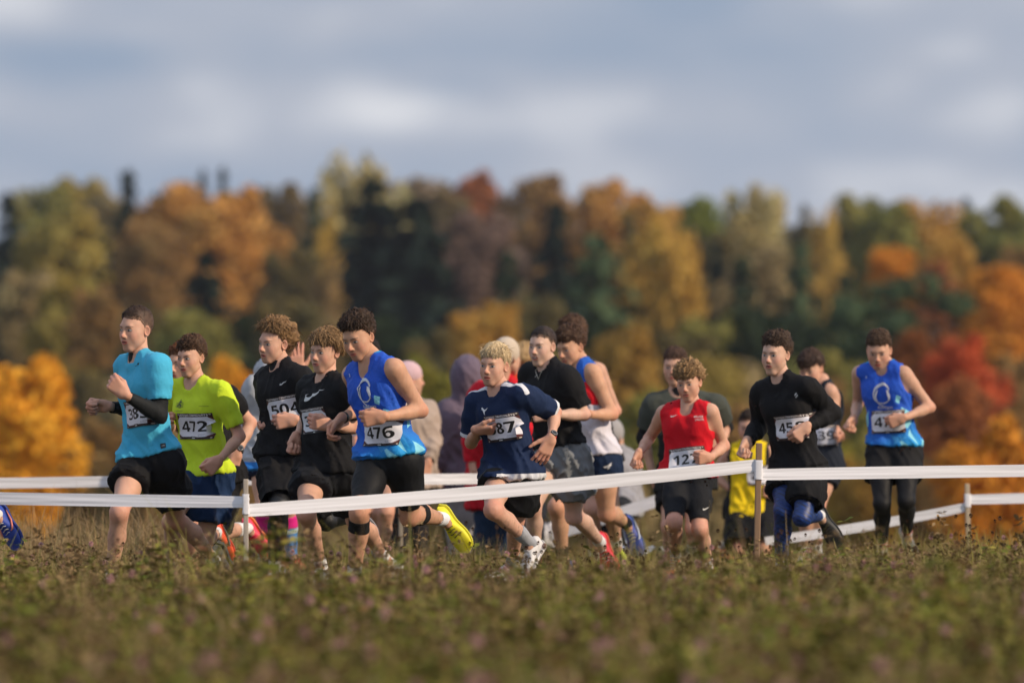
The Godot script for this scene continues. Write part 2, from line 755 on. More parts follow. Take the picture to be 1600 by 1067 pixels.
func wrinkle(q: Vector3, amp: float) -> float:
	# folds of loose cloth: long ridges that run aslant, finer ones across them
	var w := wn.get_noise_3d(q.x * 3.0, q.y * 3.0 + 5.0, q.z * 3.0) * 0.5
	var a := wn.get_noise_3d(q.x * 11.0 + q.y * 5.5 + w, q.y * 3.6 - q.x * 2.0, q.z * 8.0)
	var b := wn.get_noise_3d(q.x * 9.0 - q.y * 13.0 + 31.0, q.y * 4.0 + q.x * 7.0, q.z * 9.0 + w)
	amp *= 1.25
	var r := 1.0 - 2.4 * absf(a)
	var s := 1.0 - 2.6 * absf(b)
	return amp * (1.15 * r * absf(r) + 0.3 * s * absf(s) * (0.5 + w) - 0.1)


# meshes a garment: folds, no lids at the hems
func garment(o: Node, called: String, b: Blob, h: float, amp: float, mat: Material, caps := true, hem := Vector3.INF, amp_low := 1.0) -> MeshInstance3D:
	var m := b.mesh(h)
	var v: PackedVector3Array = m[0]
	var idx: PackedInt32Array = m[1]
	if caps:
		idx = b.drop_caps(v, idx, h)
	var n := normals_of(v, idx)
	if amp > 0.0:
		for k in v.size():
			v[k] += n[k] * wrinkle(v[k], amp)
		n = normals_of(v, idx)
	var geo := Geo.new()
	geo.take(v, n, idx, Color.WHITE)
	return put(called, geo.mesh(), mat, o)


# a thin patch laid on a garment (race number, print): grid of points found on the cloth, with its picture as texture
func patch(o: Node, called: String, b: Blob, at: Vector2, size: Vector2, turn: float, mat: Material, amp: float, lift: float, flat := 0.06, from_z := 0.9) -> MeshInstance3D:
	var c := b.hit(Vector3(at.x, at.y, from_z), Vector3(0, 0, -1), 2.0)
	if c == Vector3.INF:
		printerr("no cloth under ", called, " of ", o.name)
		return null
	var nn := (b.grad(c, flat) + b.grad(c, flat * 0.5)).normalized()
	nn = Vector3(nn.x, nn.y * 0.5, nn.z).normalized()
	var rx := Vector3.UP.cross(nn).normalized().rotated(nn, turn)
	var ry := nn.cross(rx)
	var nx := maxi(4, int(size.x / 0.012))
	var ny := maxi(4, int(size.y / 0.012))
	var geo := Geo.new()
	for y in ny + 1:
		for x in nx + 1:
			var p := c + rx * (float(x) / nx - 0.5) * size.x + ry * (0.5 - float(y) / ny) * size.y
			var q := b.hit(p + nn * 0.16, -nn, 0.36)
			if q == Vector3.INF:
				q = p
			var g := b.grad(q, 0.006)
			geo.v.append(q + g * (wrinkle(q, amp) + lift))
			geo.u.append(Vector2(float(x) / nx, float(y) / ny))
	for y in ny:
		for x in nx:
			var p := y * (nx + 1) + x
			geo.i.append_array(PackedInt32Array([p, p + 1, p + nx + 2, p, p + nx + 2, p + nx + 1]))
	geo.n = normals_of(geo.v, geo.i)
	return put(called, geo.mesh(true), mat, o)


func face(o: Node, bd: Body, hb: Blob, f: Dictionary, skin: Color, hair: Color) -> void:
	var T := bd.head
	var z_at := func(x: float, y: float) -> float:
		var q := hb.hit(Vector3(x, y, 0.16), Vector3(0, 0, -1), 0.2)
		return q.z if q != Vector3.INF else 0.05
	var open: float = f.get("mouth", 0.3)
	var squint: float = f.get("squint", 0.0) * 0.55
	var look: float = f.get("look", 0.0)
	var vc := surf("face_paint", Color.WHITE, 0.42, "vc")
	var brow_c := hair.lerp(Color(0.11, 0.065, 0.045), 0.5).lerp(skin, 0.3)
	for s in [-1.0, 1.0]:
		var geo := Geo.new()
		var rows: Array = []
		var cols: Array = []
		for y in 8:
			var t := y / 7.0
			var row := PackedVector3Array()
			var cr := PackedColorArray()
			for x in 15:
				var q := x / 7.0 - 1.0
				var env := 1.0 - q * q
				var yy := lerpf(0.0088 * (1.0 - 0.38 * squint), -0.0058 * (1.0 - 0.3 * squint), t) * (env * 0.95 + 0.05) - 0.001 + 0.0012 * q
				var xx: float = s * 0.0315 + s * q * 0.0152
				row.append(T * Vector3(xx, yy, z_at.call(xx, yy) + 0.0012 + 0.0035 * env * sin(PI * t)))
				var col := Color(0.5, 0.45, 0.42)
				if Vector2((s * q * 0.0152 - look), yy + 0.0005).length() < 0.0062:
					col = f.get("iris", Color(0.09, 0.1, 0.11))
				if Vector2((s * q * 0.0152 - look), yy + 0.0005).length() < 0.0028:
					col = Color(0.01, 0.01, 0.01)
				if t < 0.24:
					col = Color(0.035, 0.022, 0.017)
				elif absf(q) > 0.86:
					col = Color(0.3, 0.15, 0.12)
				elif t > 0.9:
					col = skin * 0.7
				cr.append(col)
			rows.append(row)
			cols.append(cr)
		if s > 0.0:
			pass
		else:
			for k in rows.size():
				rows[k].reverse()
				cols[k].reverse()
		geo.grid(rows, false, Color.WHITE, cols)
		put("eye", geo.mesh(), surf("eye_paint", Color.WHITE, 0.25, "vc"), o)
		var bg := Geo.new()
		rows = []
		for y in 4:
			var row := PackedVector3Array()
			for x in 11:
				var t := x / 10.0
				var xx: float = s * lerpf(0.012, 0.05, t)
				var yc := 0.0175 + 0.0075 * sin(t * 2.1) - 0.004 * t + float(f.get("frown", 0.0)) * (-0.004 + 0.007 * t)
				var th: float = 0.0036 * f.get("brow", 1.0) * (0.75 + 0.5 * sin(t * 2.6)) * (1.0 - 0.6 * t)
				var yy: float = yc + lerpf(th, -th, y / 3.0)
				row.append(T * Vector3(xx, yy, z_at.call(xx, yy) + (0.0022 if y in [1, 2] else -0.0006)))
			if s < 0.0:
				row.reverse()
			rows.append(row)
		bg.grid(rows, false, brow_c)
		put("eyebrow", bg.mesh(), surf("hair_paint", Color.WHITE, 0.6, "vc"), o)
	var lip := Color(skin.r * 0.84, skin.g * 0.44, skin.b * 0.45)
	var gl := Geo.new()
	var gap := 0.0008 + open * 0.012
	for part in 2:
		var rows: Array = []
		for y in 5:
			var t := y / 4.0
			var row := PackedVector3Array()
			for x in 15:
				var q := x / 7.0 - 1.0
				var env := pow(1.0 - q * q, 0.6)
				var xx := q * 0.0225
				var yy: float
				if part == 0:
					var top := 0.0068 * env * (1.0 - 0.22 * exp(-q * q * 30.0))
					yy = -0.0655 + lerpf(top + gap * 0.35 * env, gap * 0.35 * env, t)
				else:
					yy = -0.0655 + lerpf(-gap * 0.65 * env, -gap * 0.65 * env - 0.0088 * env, t)
				var bulge := 0.0038 * env * sin(PI * clampf(t * 0.8 + (0.2 if part == 0 else 0.0), 0.0, 1.0))
				row.append(T * Vector3(xx, yy, z_at.call(xx, yy) + 0.0006 + bulge))
			rows.append(row)
		gl.grid(rows, false, lip)
	put("lips", gl.mesh(), vc, o)
	var gm := Geo.new()
	var mr: Array = []
	for y in 3:
		var row := PackedVector3Array()
		for x in 11:
			var q := x / 5.0 - 1.0
			var env := pow(1.0 - q * q, 0.6)
			var yy := -0.0655 + lerpf(gap * 0.35 + 0.0008, -gap * 0.65 - 0.0008, y / 2.0) * env
			row.append(T * Vector3(q * 0.0218, yy, z_at.call(q * 0.0218, yy) + 0.0008))
		mr.append(row)
	gm.grid(mr, false, Color(0.06, 0.014, 0.012))
	put("mouth", gm.mesh(), vc, o)
	if f.get("teeth", false):
		var gt := Geo.new()
		var tr: Array = []
		for y in 2:
			var row := PackedVector3Array()
			for x in 9:
				var q := x / 4.0 - 1.0
				var yy := -0.0655 + gap * lerpf(0.3, -0.15, y) * (1.0 - q * q * 0.6)
				row.append(T * Vector3(q * 0.0145, yy, z_at.call(q * 0.0145, yy) + 0.0014))
			tr.append(row)
		gt.grid(tr, false, Color(0.62, 0.58, 0.5))
		put("teeth", gt.mesh(), vc, o)


func hair_line(az: float) -> float:
	# elevation of the hair's edge for an azimuth (0 in front, PI behind), radians
	var pts := [[0.0, 36.0], [0.55, 34.0], [0.95, 27.0], [1.25, 6.0], [1.42, -9.0], [1.62, 4.0], [1.85, -6.0], [2.2, -26.0], [2.7, -37.0], [3.15, -40.0]]
	var x := absf(az)
	for k in pts.size() - 1:
		if x <= pts[k + 1][0]:
			return deg_to_rad(lerpf(pts[k][1], pts[k + 1][1], smoothstep(pts[k][0], pts[k + 1][0], x)))
	return deg_to_rad(-40.0)


func make_hair(o: Node, bd: Body, hb: Blob, hr: Dictionary, seed_: int) -> void:
	var T := bd.head
	var c0 := Vector3(0, 0.022, -0.012)
	var col: Color = hr.col
	var tip: Color = hr.get("tip", Color(col.r * 1.5, col.g * 1.45, col.b * 1.4))
	var top: float = hr.top
	var side: float = hr.side
	var back: float = hr.get("back", side)
	var front: float = hr.get("front", top)
	var drop: float = deg_to_rad(hr.get("drop", 0.0) + 5.0)
	var sdrop: float = deg_to_rad(hr.get("side_drop", 0.0))
	var curl: float = hr.get("curl", 0.2)
	var lumps: float = hr.get("lumps", 0.35)
	var comb: Vector3 = hr.get("comb", Vector3(0, -0.2, 1))
	var r := RandomNumberGenerator.new()
	r.seed = seed_
	var nu := 64
	var nv := 20
	var radii := {}
	var rows: Array = []
	var cols: Array = []
	var spot := func(az: float, v: float) -> Array:
		var hl := hair_line(az)
		var ff := smoothstep(1.05, 0.5, absf(az))
		var sd := smoothstep(1.2, 1.6, absf(az)) * smoothstep(2.6, 1.9, absf(az))
		hl -= drop * ff + sdrop * sd
		hl += (0.055 * hn.get_noise_2d(az * 7.0, seed_) + 0.05 * hn.get_noise_2d(az * 17.0, seed_ + 5.0)) * (0.6 + hr.get("ragged", 1.7) * ff)
		var el := lerpf(PI * 0.5, hl, v)
		var dir := Vector3(cos(el) * sin(az), sin(el), cos(el) * cos(az))
		var q := hb.hit(c0 + dir * 0.2, -dir, 0.25)
		var rs: float = (q - c0).length() if q != Vector3.INF else 0.08
		var sf := smoothstep(0.75, 1.35, absf(az)) * smoothstep(2.7, 2.2, absf(az))
		var bf := smoothstep(2.0, 2.8, absf(az))
		var low := front * (1.0 - sf - bf) + side * sf + back * bf if sf + bf <= 1.0 else (side * sf + back * bf) / (sf + bf)
		var t := lerpf(top, low, smoothstep(0.25, 0.75, v))
		var edge := lerpf(1.0, hr.get("edge", 0.2), smoothstep(0.72, 1.0, v))
		t *= 0.8
		return [dir, rs, maxf(t * edge, 0.0025), el]
	for y in nv + 2:
		var v := minf(y / float(nv), 1.0)
		var row := PackedVector3Array()
		var cr := PackedColorArray()
		for x in nu:
			var az := PI - TAU * x / nu
			var s: Array = spot.call(az, v)
			var dir: Vector3 = s[0]
			var n1 := hn.get_noise_3dv(dir * (11.0 + 9.0 * curl) + Vector3(seed_, 0, 0))
			var n2 := 1.0 - 3.0 * absf(hn.get_noise_3d(dir.x * 15.0 + dir.z * 4.0, dir.y * 6.0 + seed_, dir.z * 9.0 + 2.0 * n1))
			var n3 := 1.0 - 3.0 * absf(hn.get_noise_3d(az * 9.0 + 1.5 * n1, v * 1.6 + seed_, 4.0))
			n2 = lerpf(n3, n2, clampf(curl * 1.3, 0.0, 1.0))
			var t: float = s[2] * (1.0 + lumps * (2.0 * n1 + 0.7 * n2))
			var rad: float = s[1] + t
			if y == nv + 1:
				rad = s[1] - 0.004
			row.append(T * (c0 + dir * rad))
			var hc := col.lerp(tip, clampf(0.06 + 0.5 * n2 + 0.5 * n1, 0.0, 1.0))
			var fd: float = hr.get("fade", 0.0) * smoothstep(0.018, 0.006, s[2]) * smoothstep(0.6, 0.9, absf(az))
			hc = hc.lerp(Color(0.16, 0.1, 0.075), fd)
			cr.append(hc.lerp(Color(0.33, 0.2, 0.14), 0.75 * smoothstep(0.86, 1.0, v + 0.08 * n2) * float(y <= nv)))
		rows.append(row)
		cols.append(cr)
	var geo := Geo.new()
	geo.grid(rows, true, col, cols)
	var count: int = hr.get("locks", 260) * 5
	var long: float = hr.get("long", 0.03)
	var wide: float = hr.get("lock_width", 0.0034) * 0.62
	for k in count:
		var az := r.randf_range(-PI, PI)
		var v := sqrt(r.randf()) * 1.0
		if r.randf() < 0.3:
			az = r.randf_range(-1.1, 1.1)
			v = r.randf_range(0.55, 1.0)
		var s: Array = spot.call(az, v)
		var dir: Vector3 = s[0]
		var t: float = s[2]
		var p: Vector3 = c0 + dir * (s[1] + t * r.randf_range(0.45, 1.0))
		var down := Vector3(-sin(s[3]) * sin(az), cos(s[3]), -sin(s[3]) * cos(az)) * -1.0
		var flow := (comb + down * (0.5 + 0.7 * v) + Vector3(r.randf_range(-1, 1), r.randf_range(-0.5, 0.5), r.randf_range(-1, 1)) * (0.3 + 0.8 * curl)).normalized()
		flow = (flow - dir * flow.dot(dir)).normalized()
		var lift: float = hr.get("lift", 0.35)
		var d := (flow + dir * (lift + r.randf_range(-0.2, 0.35))).normalized()
		var fly := r.randf() < 0.14
		if fly:
			d = (d + dir * 0.5 + Vector3(r.randf_range(-1, 1), r.randf_range(-1, 1), r.randf_range(-1, 1)) * 0.4).normalized()
		var l := (1.45 if fly else 1.0) * long * r.randf_range(0.6, 1.25) * clampf(t / maxf(top, 0.006) * 1.3, 0.3, 1.0)
		var pts: Array = []
		var rad: Array = []
		var axis := d.cross(dir).normalized()
		var sw := r.randf_range(0.5, 1.0) * (1.0 if r.randf() < 0.5 else -1.0)
		var flat: Array = []
		for q in 5:
			var w := q / 4.0
			pts.append(T * p)
			rad.append(wide * (0.7 + 0.5 * sin(w * 2.6)) * (1.0 - 0.85 * w))
			flat.append(T.basis * d.cross(dir.rotated(d, sw * 0.9)).normalized())
			p += d * l / 4.0
			d = (d - dir * (0.25 + 0.25 * lift)).normalized()
			d = d.rotated(dir, sw * curl * 0.9)
			if curl > 0.5:
				d = d.rotated(axis, sw * curl * 0.6)
		var c1 := col.lerp(tip, r.randf() * r.randf() * 1.1) * r.randf_range(0.6, 1.3)
		var c2 := c1.lerp(tip, 0.35)
		var rows2: Array = []
		var cols2: Array = []
		for q in 5:
			rows2.append(PackedVector3Array([pts[q] - flat[q] * rad[q], pts[q] + flat[q] * rad[q]]))
			var cc := c1.lerp(c2, q / 4.0)
			cols2.append(PackedColorArray([cc, cc]))
		geo.grid(rows2, false, c1, cols2)
	var hm := surf("hair_strands", Color.WHITE, 0.6, "vc")
	hm.metallic_specular = 0.35
	put("hair", geo.mesh(), hm, o)


func shoe(o: Node, bd: Body, k: String, sp: Dictionary) -> void:
	var an: Vector3 = bd.j["A" + k]
	var f: Vector3 = (bd.j["T" + k] - an).normalized()
	var up: Vector3 = (bd.j["K" + k] - an)
	up = (up - f * up.dot(f)).normalized()
	var sd := up.cross(f)
	var sz := bd.hf * 1.02
	var at := func(x: float, y: float, z: float) -> Vector3:
		return an + (sd * x + up * y + f * z) * sz
	var upper := Geo.new()
	var rows: Array = []
	for s in 17:
		var t := s / 16.0
		var z := lerpf(-0.062, 0.205, t)
		var w := 0.034 + 0.014 * smoothstep(0.2, 0.75, t) - 0.006 * exp(-pow((t - 0.4) / 0.16, 2.0))
		w *= sqrt(clampf(1.0 - pow(absf(2.0 * t - 1.0), 5.0), 0.0, 1.0)) * 0.97 + 0.03
		var hi := lerpf(0.008, -0.03, smoothstep(0.28, 0.62, t)) - 0.022 * smoothstep(0.7, 1.0, t) - 0.012 * smoothstep(0.1, 0.0, t)
		var lo := -0.068 + 0.02 * pow(maxf(0.0, t - 0.7) / 0.3, 2.0) + 0.008 * pow(maxf(0.0, 0.15 - t) / 0.15, 2.0)
		var mid := (hi + lo) * 0.5
		var hh := (hi - lo) * 0.5 * (1.0 if s > 0 and s < 16 else 0.5)
		var row := PackedVector3Array()
		for q in 16:
			var an2 := TAU * q / 16.0
			var cx := signf(cos(an2)) * pow(absf(cos(an2)), 0.75)
			var cy := signf(sin(an2)) * pow(absf(sin(an2)), 0.8)
			var narrow := 1.0 - 0.35 * maxf(0.0, cy) * smoothstep(0.75, 0.2, t)
			row.append(at.call(cx * w * narrow, mid + cy * hh, z))
		rows.append(row)
	upper.grid(rows, true, Color.WHITE)
	var u: MeshInstance3D = put("shoe", upper.mesh(), surf("shoe " + str(sp.col), sp.col, 0.6), o)
	var sole := Geo.new()
	rows = []
	for s in 15:
		var t := s / 14.0
		var z := lerpf(-0.068, 0.212, t)
		var w := 0.036 + 0.014 * smoothstep(0.2, 0.75, t) - 0.007 * exp(-pow((t - 0.4) / 0.16, 2.0))
		w *= sqrt(clampf(1.0 - pow(absf(2.0 * t - 1.0), 5.0), 0.0, 1.0)) * 0.96 + 0.04
		var lo := -0.086 + 0.022 * pow(maxf(0.0, t - 0.7) / 0.3, 2.0) + 0.01 * pow(maxf(0.0, 0.15 - t) / 0.15, 2.0)
		var row := PackedVector3Array()
		for q in [[-1.0, 0.022], [1.0, 0.022], [1.06, 0.012], [0.96, 0.0], [-0.96, 0.0], [-1.06, 0.012]]:
			row.append(at.call(q[0] * w, lo + q[1], z))
		rows.append(row)
	sole.grid(rows, true, Color.WHITE)
	put("sole", sole.mesh(), surf("sole " + str(sp.sole), sp.sole, 0.7), u)
	var lace := Geo.new()
	for q in 5:
		var z := 0.055 + 0.018 * q
		var y := 0.004 - 0.0095 * q - 0.004
		lace.tube([at.call(-0.02, y - 0.008, z), at.call(-0.008, y + 0.001, z + 0.003), at.call(0.008, y + 0.001, z - 0.003), at.call(0.02, y - 0.008, z)], [0.0028, 0.003, 0.003, 0.0028], 5, Color.WHITE)
	put("laces", lace.mesh(), surf("lace " + str(sp.get("lace", sp.sole)), sp.get("lace", sp.sole), 0.8), u)
	if sp.has("mark"):
		# the maker's stripe along both sides
		var mk := Geo.new()
		for s in [-1.0, 1.0]:
			var pts := [at.call(s * 0.039, -0.052, -0.01), at.call(s * 0.043, -0.05, 0.05), at.call(s * 0.0425, -0.032, 0.1), at.call(s * 0.036, -0.018, 0.11)]
			mk.tube(pts, [0.002, 0.006, 0.006, 0.002], 6, Color.WHITE)
		put("shoe_mark", mk.mesh(), surf("mark " + str(sp.mark), sp.mark, 0.6), u)


func ring(at: Vector3, axis: Vector3, r: float, w: float, thick: float, geo: Geo, squash := 1.0) -> void:
	var ax := axis.normalized()
	var s := ax.cross(Vector3(0.2, 0.3, 0.93)).normalized()
	var t := ax.cross(s)
	var rows: Array = []
	for k in 25:
		var an := TAU * k / 24.0
		var d := s * cos(an) + t * sin(an) * squash
		rows.append(PackedVector3Array([at + d * r - ax * w, at + d * (r + thick) - ax * w, at + d * (r + thick) + ax * w, at + d * r + ax * w, at + d * r - ax * w]))
	geo.grid(rows, false, Color.WHITE)


func person(d: Dictionary, seed_: int) -> Node3D:
	var bd := Body.new()
	for k in d.j:
		bd.j[k] = v3(d.j[k])
	bd.hf = d.get("hf", 1.0)
	bd.g = d.get("g", 1.0) * bd.hf * 0.895
	bd.nk = bd.j.N
	bd.pel = (bd.j.Pa + bd.j.Pb) * 0.5
	bd.up = (bd.nk - bd.pel).normalized()
	bd.right = (bd.j.Sb - bd.j.Sa)
	bd.right = (bd.right - bd.up * bd.right.dot(bd.up)).normalized()
	bd.fwd = bd.right.cross(bd.up).normalized()
	var hd: Array = d.head
	var yaw := deg_to_rad(-hd[0])
	var bs := Basis.from_euler(Vector3(deg_to_rad(hd[1]), yaw, deg_to_rad(hd[2])), EULER_ORDER_YXZ)
	var hs: float = d.get("hs", 1.0)
	bd.head = Transform3D(bs.scaled_local(Vector3.ONE * hs), bd.j.H)
	var skin: Color = d.get("skin", Color(0.55, 0.315, 0.225))
	var o := MeshInstance3D.new()
	o.name = numbered("person")
	o.position = v3(d.at)
	add_child(o)
	tag(o, d.label, "person", d.get("group", "runners in the race"))
	# the body: trunk, limbs and neck in one field, head and hands on finer grids
	var fine: float = d.get("h", 0.0115)
	var b := Blob.new()
	bd.torso(b, -0.009 if d.get("top", {}).get("style", "") != "tank" else -0.005)
	bd.yoke(b, 0.0)
	var nh := bd.head * Vector3(0, -0.05, -0.022)
	b.add(bd.nk - bd.up * 0.02, nh, 0.053 * bd.g, 0.047 * hs, 0.03)
	for k in ["a", "b"]:
		bd.arm(b, k, 0.0)
		bd.thigh(b, k, 0.0)
		bd.shin(b, k, 0.0)
		var an: Vector3 = bd.j["A" + k]
		var tt: Vector3 = bd.j["T" + k]
		var dn: Vector3 = (an - bd.j["K" + k]).normalized()
		b.add(an, an + (tt - an).normalized() * 0.03 + dn * 0.012, 0.033 * bd.g, 0.03 * bd.g, 0.015)
	var m := b.mesh(fine)
	var geo := Geo.new()
	geo.take(m[0], normals_of(m[0], m[1]), m[1], skin)
	for q in geo.v.size():
		var p := geo.v[q]
		var t := 1.0 + 0.16 * hn.get_noise_3dv(p * 9.0) + 0.07 * hn.get_noise_3dv(p * 40.0)
		var red := 0.0
		for k in ["Ka", "Kb", "Ea", "Eb"]:
			red = maxf(red, smoothstep(0.075, 0.03, (p - bd.j[k]).length()) * (0.8 if k[0] == "K" else 0.4))
		for k in ["a", "b"]:
			var kn: Vector3 = bd.j["K" + k]
			var sh: Vector3 = bd.j["A" + k] - kn
			var along := clampf((p - kn).dot(sh) / sh.length_squared(), 0.0, 1.1)
			if (p - kn - sh * along).length() < 0.08 and along > 0.0:
				# specks of mud thrown up on the shins
				t *= 1.0 - 0.62 * along * smoothstep(0.3, 0.42, hn.get_noise_3dv(p * 34.0)) - 0.12 * along
		geo.c[q] = Color(skin.r * t * (1.0 + 0.06 * red), skin.g * t * (1.0 - 0.26 * red), skin.b * t * (1.0 - 0.26 * red))
	var f: Dictionary = d.get("face", {})
	var hb := head_blob(f)
	var hm := hb.mesh(d.get("hh", 0.0048))
	var hv: PackedVector3Array = hm[0]
	var base := geo.v.size()
	var cheek: float = f.get("flush", 0.5)
	var shade := PackedColorArray()
	for q in hv.size():
		var p := hv[q]
		var s := absf(p.x)
		var red := 0.6 * cheek * smoothstep(0.042, 0.004, Vector3(s - 0.043, p.y + 0.032, p.z - 0.066).length()) + 0.55 * smoothstep(0.022, 0.006, Vector3(p.x, p.y + 0.031, p.z - 0.112).length())
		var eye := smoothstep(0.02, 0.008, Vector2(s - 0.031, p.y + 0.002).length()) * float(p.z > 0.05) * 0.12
		var t := 1.0 + 0.05 * hn.get_noise_3dv(p * 60.0)
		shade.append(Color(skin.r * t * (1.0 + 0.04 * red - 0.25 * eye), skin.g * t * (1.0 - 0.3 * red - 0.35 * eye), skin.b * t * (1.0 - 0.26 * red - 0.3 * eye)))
		hv[q] = bd.head * p
	geo.take(hv, normals_of(hv, hm[1]), hm[1], skin)
	for q in shade.size():
		geo.c[base + q] = shade[q]
	var ear_c := Color(skin.r * 1.04, skin.g * 0.92, skin.b * 0.9)
	ear(geo, 1.0, bd.head, ear_c)
	ear(geo, -1.0, bd.head, ear_c)
	for k in ["a", "b"]:
		var hp: Dictionary = d.hands[k]
		var w: Vector3 = bd.j["W" + k]
		var to: Vector3 = (bd.j["H" + k] - w)
		hand(geo, hp.pose, k == "b", w, to, v3(hp.thumb), 1.02 * bd.hf, Color(skin.r, skin.g * 0.93, skin.b * 0.92))
	o.mesh = geo.mesh()
	var sm := surf("skin", Color.WHITE, 0.58, "vc")
	sm.metallic_specular = 0.4
	sm.subsurf_scatter_enabled = true
	sm.subsurf_scatter_strength = 0.08
	o.material_override = sm
	if not f.get("hidden", false):
		face(o, bd, hb, f, skin, d.hair.col if d.has("hair") else Color(0.06, 0.04, 0.03))
	if d.has("hair"):
		make_hair(o, bd, hb, d.hair, seed_)
	dress(o, bd, d, hb, fine)
	return o


func dress(o: Node3D, bd: Body, d: Dictionary, hb: Blob, fine: float) -> void:
	var top: Dictionary = d.get("top", {})
	var hh: float = d.get("hc", 0.01)
	var cloth := func(key: String, c: Color, rough := 0.85) -> Material:
		return surf(key + " " + c.to_html(), c, rough, "cloth")
	# legs first: tights, socks, shorts
	if d.has("tights"):
		var t: Dictionary = d.tights
		for k in ["a", "b"]:
			var b := Blob.new()
			bd.thigh(b, k, 0.005)
			bd.shin(b, k, 0.005)
			var an: Vector3 = bd.j["A" + k]
			var dir: Vector3 = (an - bd.j["K" + k]).normalized()
			b.cut(0, an - dir * t.get("short", 0.03), dir)
			garment(o, "tights", b, hh, 0.002, tex_mat(t.tex, 0.5) if t.has("tex") else cloth.call("tights", t.col, 0.6))
	if d.has("socks"):
		for k in d.socks:
			var s: Dictionary = d.socks[k]
			var b := Blob.new()
			bd.shin(b, k, 0.005)
			var an: Vector3 = bd.j["A" + k]
			b.add(an, an + (an - bd.j["K" + k]).normalized() * 0.015, 0.037 * bd.g, 0.036 * bd.g, 0.01)
			var dir: Vector3 = (an - bd.j["K" + k]).normalized()
			b.cut(0, an - dir * s.high, -dir)
			garment(o, "sock", b, 0.009, 0.0015, cloth.call("sock", s.col))
			for q in s.get("bands", []):
				var bb := Blob.new()
				bd.shin(bb, k, 0.0075)
				bb.cut(0, an - dir * q[0], -dir)
				bb.cut(0, an - dir * q[1], dir)
				garment(o, "sock_band", bb, 0.008, 0.0, cloth.call("sock", q[2]))
	if d.has("shoes"):
		for k in d.shoes:
			shoe(o, bd, k, d.shoes[k])
	for q in d.get("straps", []):
		var b := Blob.new()
		bd.shin(b, q[0], 0.006)
		var kn: Vector3 = bd.j["K" + q[0]]
		var an: Vector3 = bd.j["A" + q[0]]
		var dir := (an - kn).normalized()
		b.cut(0, kn + dir * q[1], -dir)
		b.cut(0, kn + dir * q[2], dir)
		garment(o, "knee_strap", b, 0.007, 0.0, cloth.call("strap", Color(0.012, 0.012, 0.013)))
	if d.has("pants"):
		var t: Dictionary = d.pants
		var b := Blob.new()
		var inf: float = t.get("loose", 0.014)
		var pr: Vector3 = (bd.j.Pb - bd.j.Pa).normalized()
		b.add(bd.pel + bd.up * 0.05 - pr * 0.062 * bd.hf, bd.pel + bd.up * 0.05 + pr * 0.062 * bd.hf, 0.08 * bd.g + 0.004, 0.08 * bd.g + 0.004, 0.04)
		b.add(bd.pel + bd.up * 0.02 - pr * 0.07 * bd.hf, bd.pel + bd.up * 0.02 + pr * 0.07 * bd.hf, 0.09 * bd.g + inf * 0.8, 0.09 * bd.g + inf * 0.8, 0.045)
		b.add(bd.pel - bd.up * 0.025 - bd.fwd * 0.025 - pr * 0.06, bd.pel - bd.up * 0.025 - bd.fwd * 0.025 + pr * 0.06, 0.088 * bd.g + inf, 0.088 * bd.g + inf, 0.045)
		for k in ["a", "b"]:
			var p: Vector3 = bd.j["P" + k]
			var kn: Vector3 = bd.j["K" + k]
			var an: Vector3 = bd.j["A" + k]
			var e: float = t["end_" + k] if t.has("end_" + k) else t.end
			var fl: float = t.get("flare", 0.03)
			var i0 := b.a.size()
			b.add(p + bd.up * 0.015, p.lerp(kn, 0.5), 0.088 * bd.g + inf, 0.078 * bd.g + inf + fl * 0.5, 0.045)
			b.add(p.lerp(kn, 0.4), kn, 0.078 * bd.g + inf + fl * 0.4, 0.053 * bd.g + inf + fl * minf(1.0, 0.4 + e * 0.6), 0.03)
			if e > 1.0:
				b.add(kn, an, 0.053 * bd.g + inf + fl * 0.6, 0.04 * bd.g + inf + fl, 0.03)
			var dir := (kn - p).normalized() if e <= 1.0 else (an - kn).normalized()
			b.cut(i0, p.lerp(kn, e) if e <= 1.0 else kn.lerp(an, e - 1.0), dir)
		garment(o, t.get("name", "shorts"), b, hh, t.get("amp", 0.006), cloth.call("shorts", t.col, t.get("rough", 0.8)))
		for q in t.get("prints", []):
			patch(o, q.name, b, Vector2(q.at[0], q.at[1]), Vector2(q.size[0], q.size[1]), q.get("turn", 0.0), print_mat(q.tex, q.get("ink", Color.WHITE)), t.get("amp", 0.006), 0.004, 0.02)
	var under: Dictionary = d.get("under", {})
	if under:
		# close sleeves worn beneath the shirt, with the neck of the undershirt
		for k in ["a", "b"]:
			var b := Blob.new()
			bd.arm(b, k, 0.006)
			var w: Vector3 = bd.j["W" + k]
			var e: Vector3 = bd.j["E" + k]
			b.cut(0, e.lerp(w, under.end), (w - e).normalized())
			garment(o, "undersleeve", b, hh, 0.002, cloth.call("under", under.col, 0.7))
		var nb := Blob.new()
		nb.add(bd.nk - bd.up * 0.02, bd.nk.lerp(bd.head * Vector3(0, -0.05, -0.022), 0.5), 0.063 * bd.g, 0.06 * bd.g, 0.02)
		nb.cut(0, bd.nk + bd.up * 0.022 - bd.fwd * 0.02, (bd.up - bd.fwd * 0.4).normalized())
		garment(o, "undershirt_collar", nb, 0.009, 0.0, cloth.call("under", under.col, 0.7))
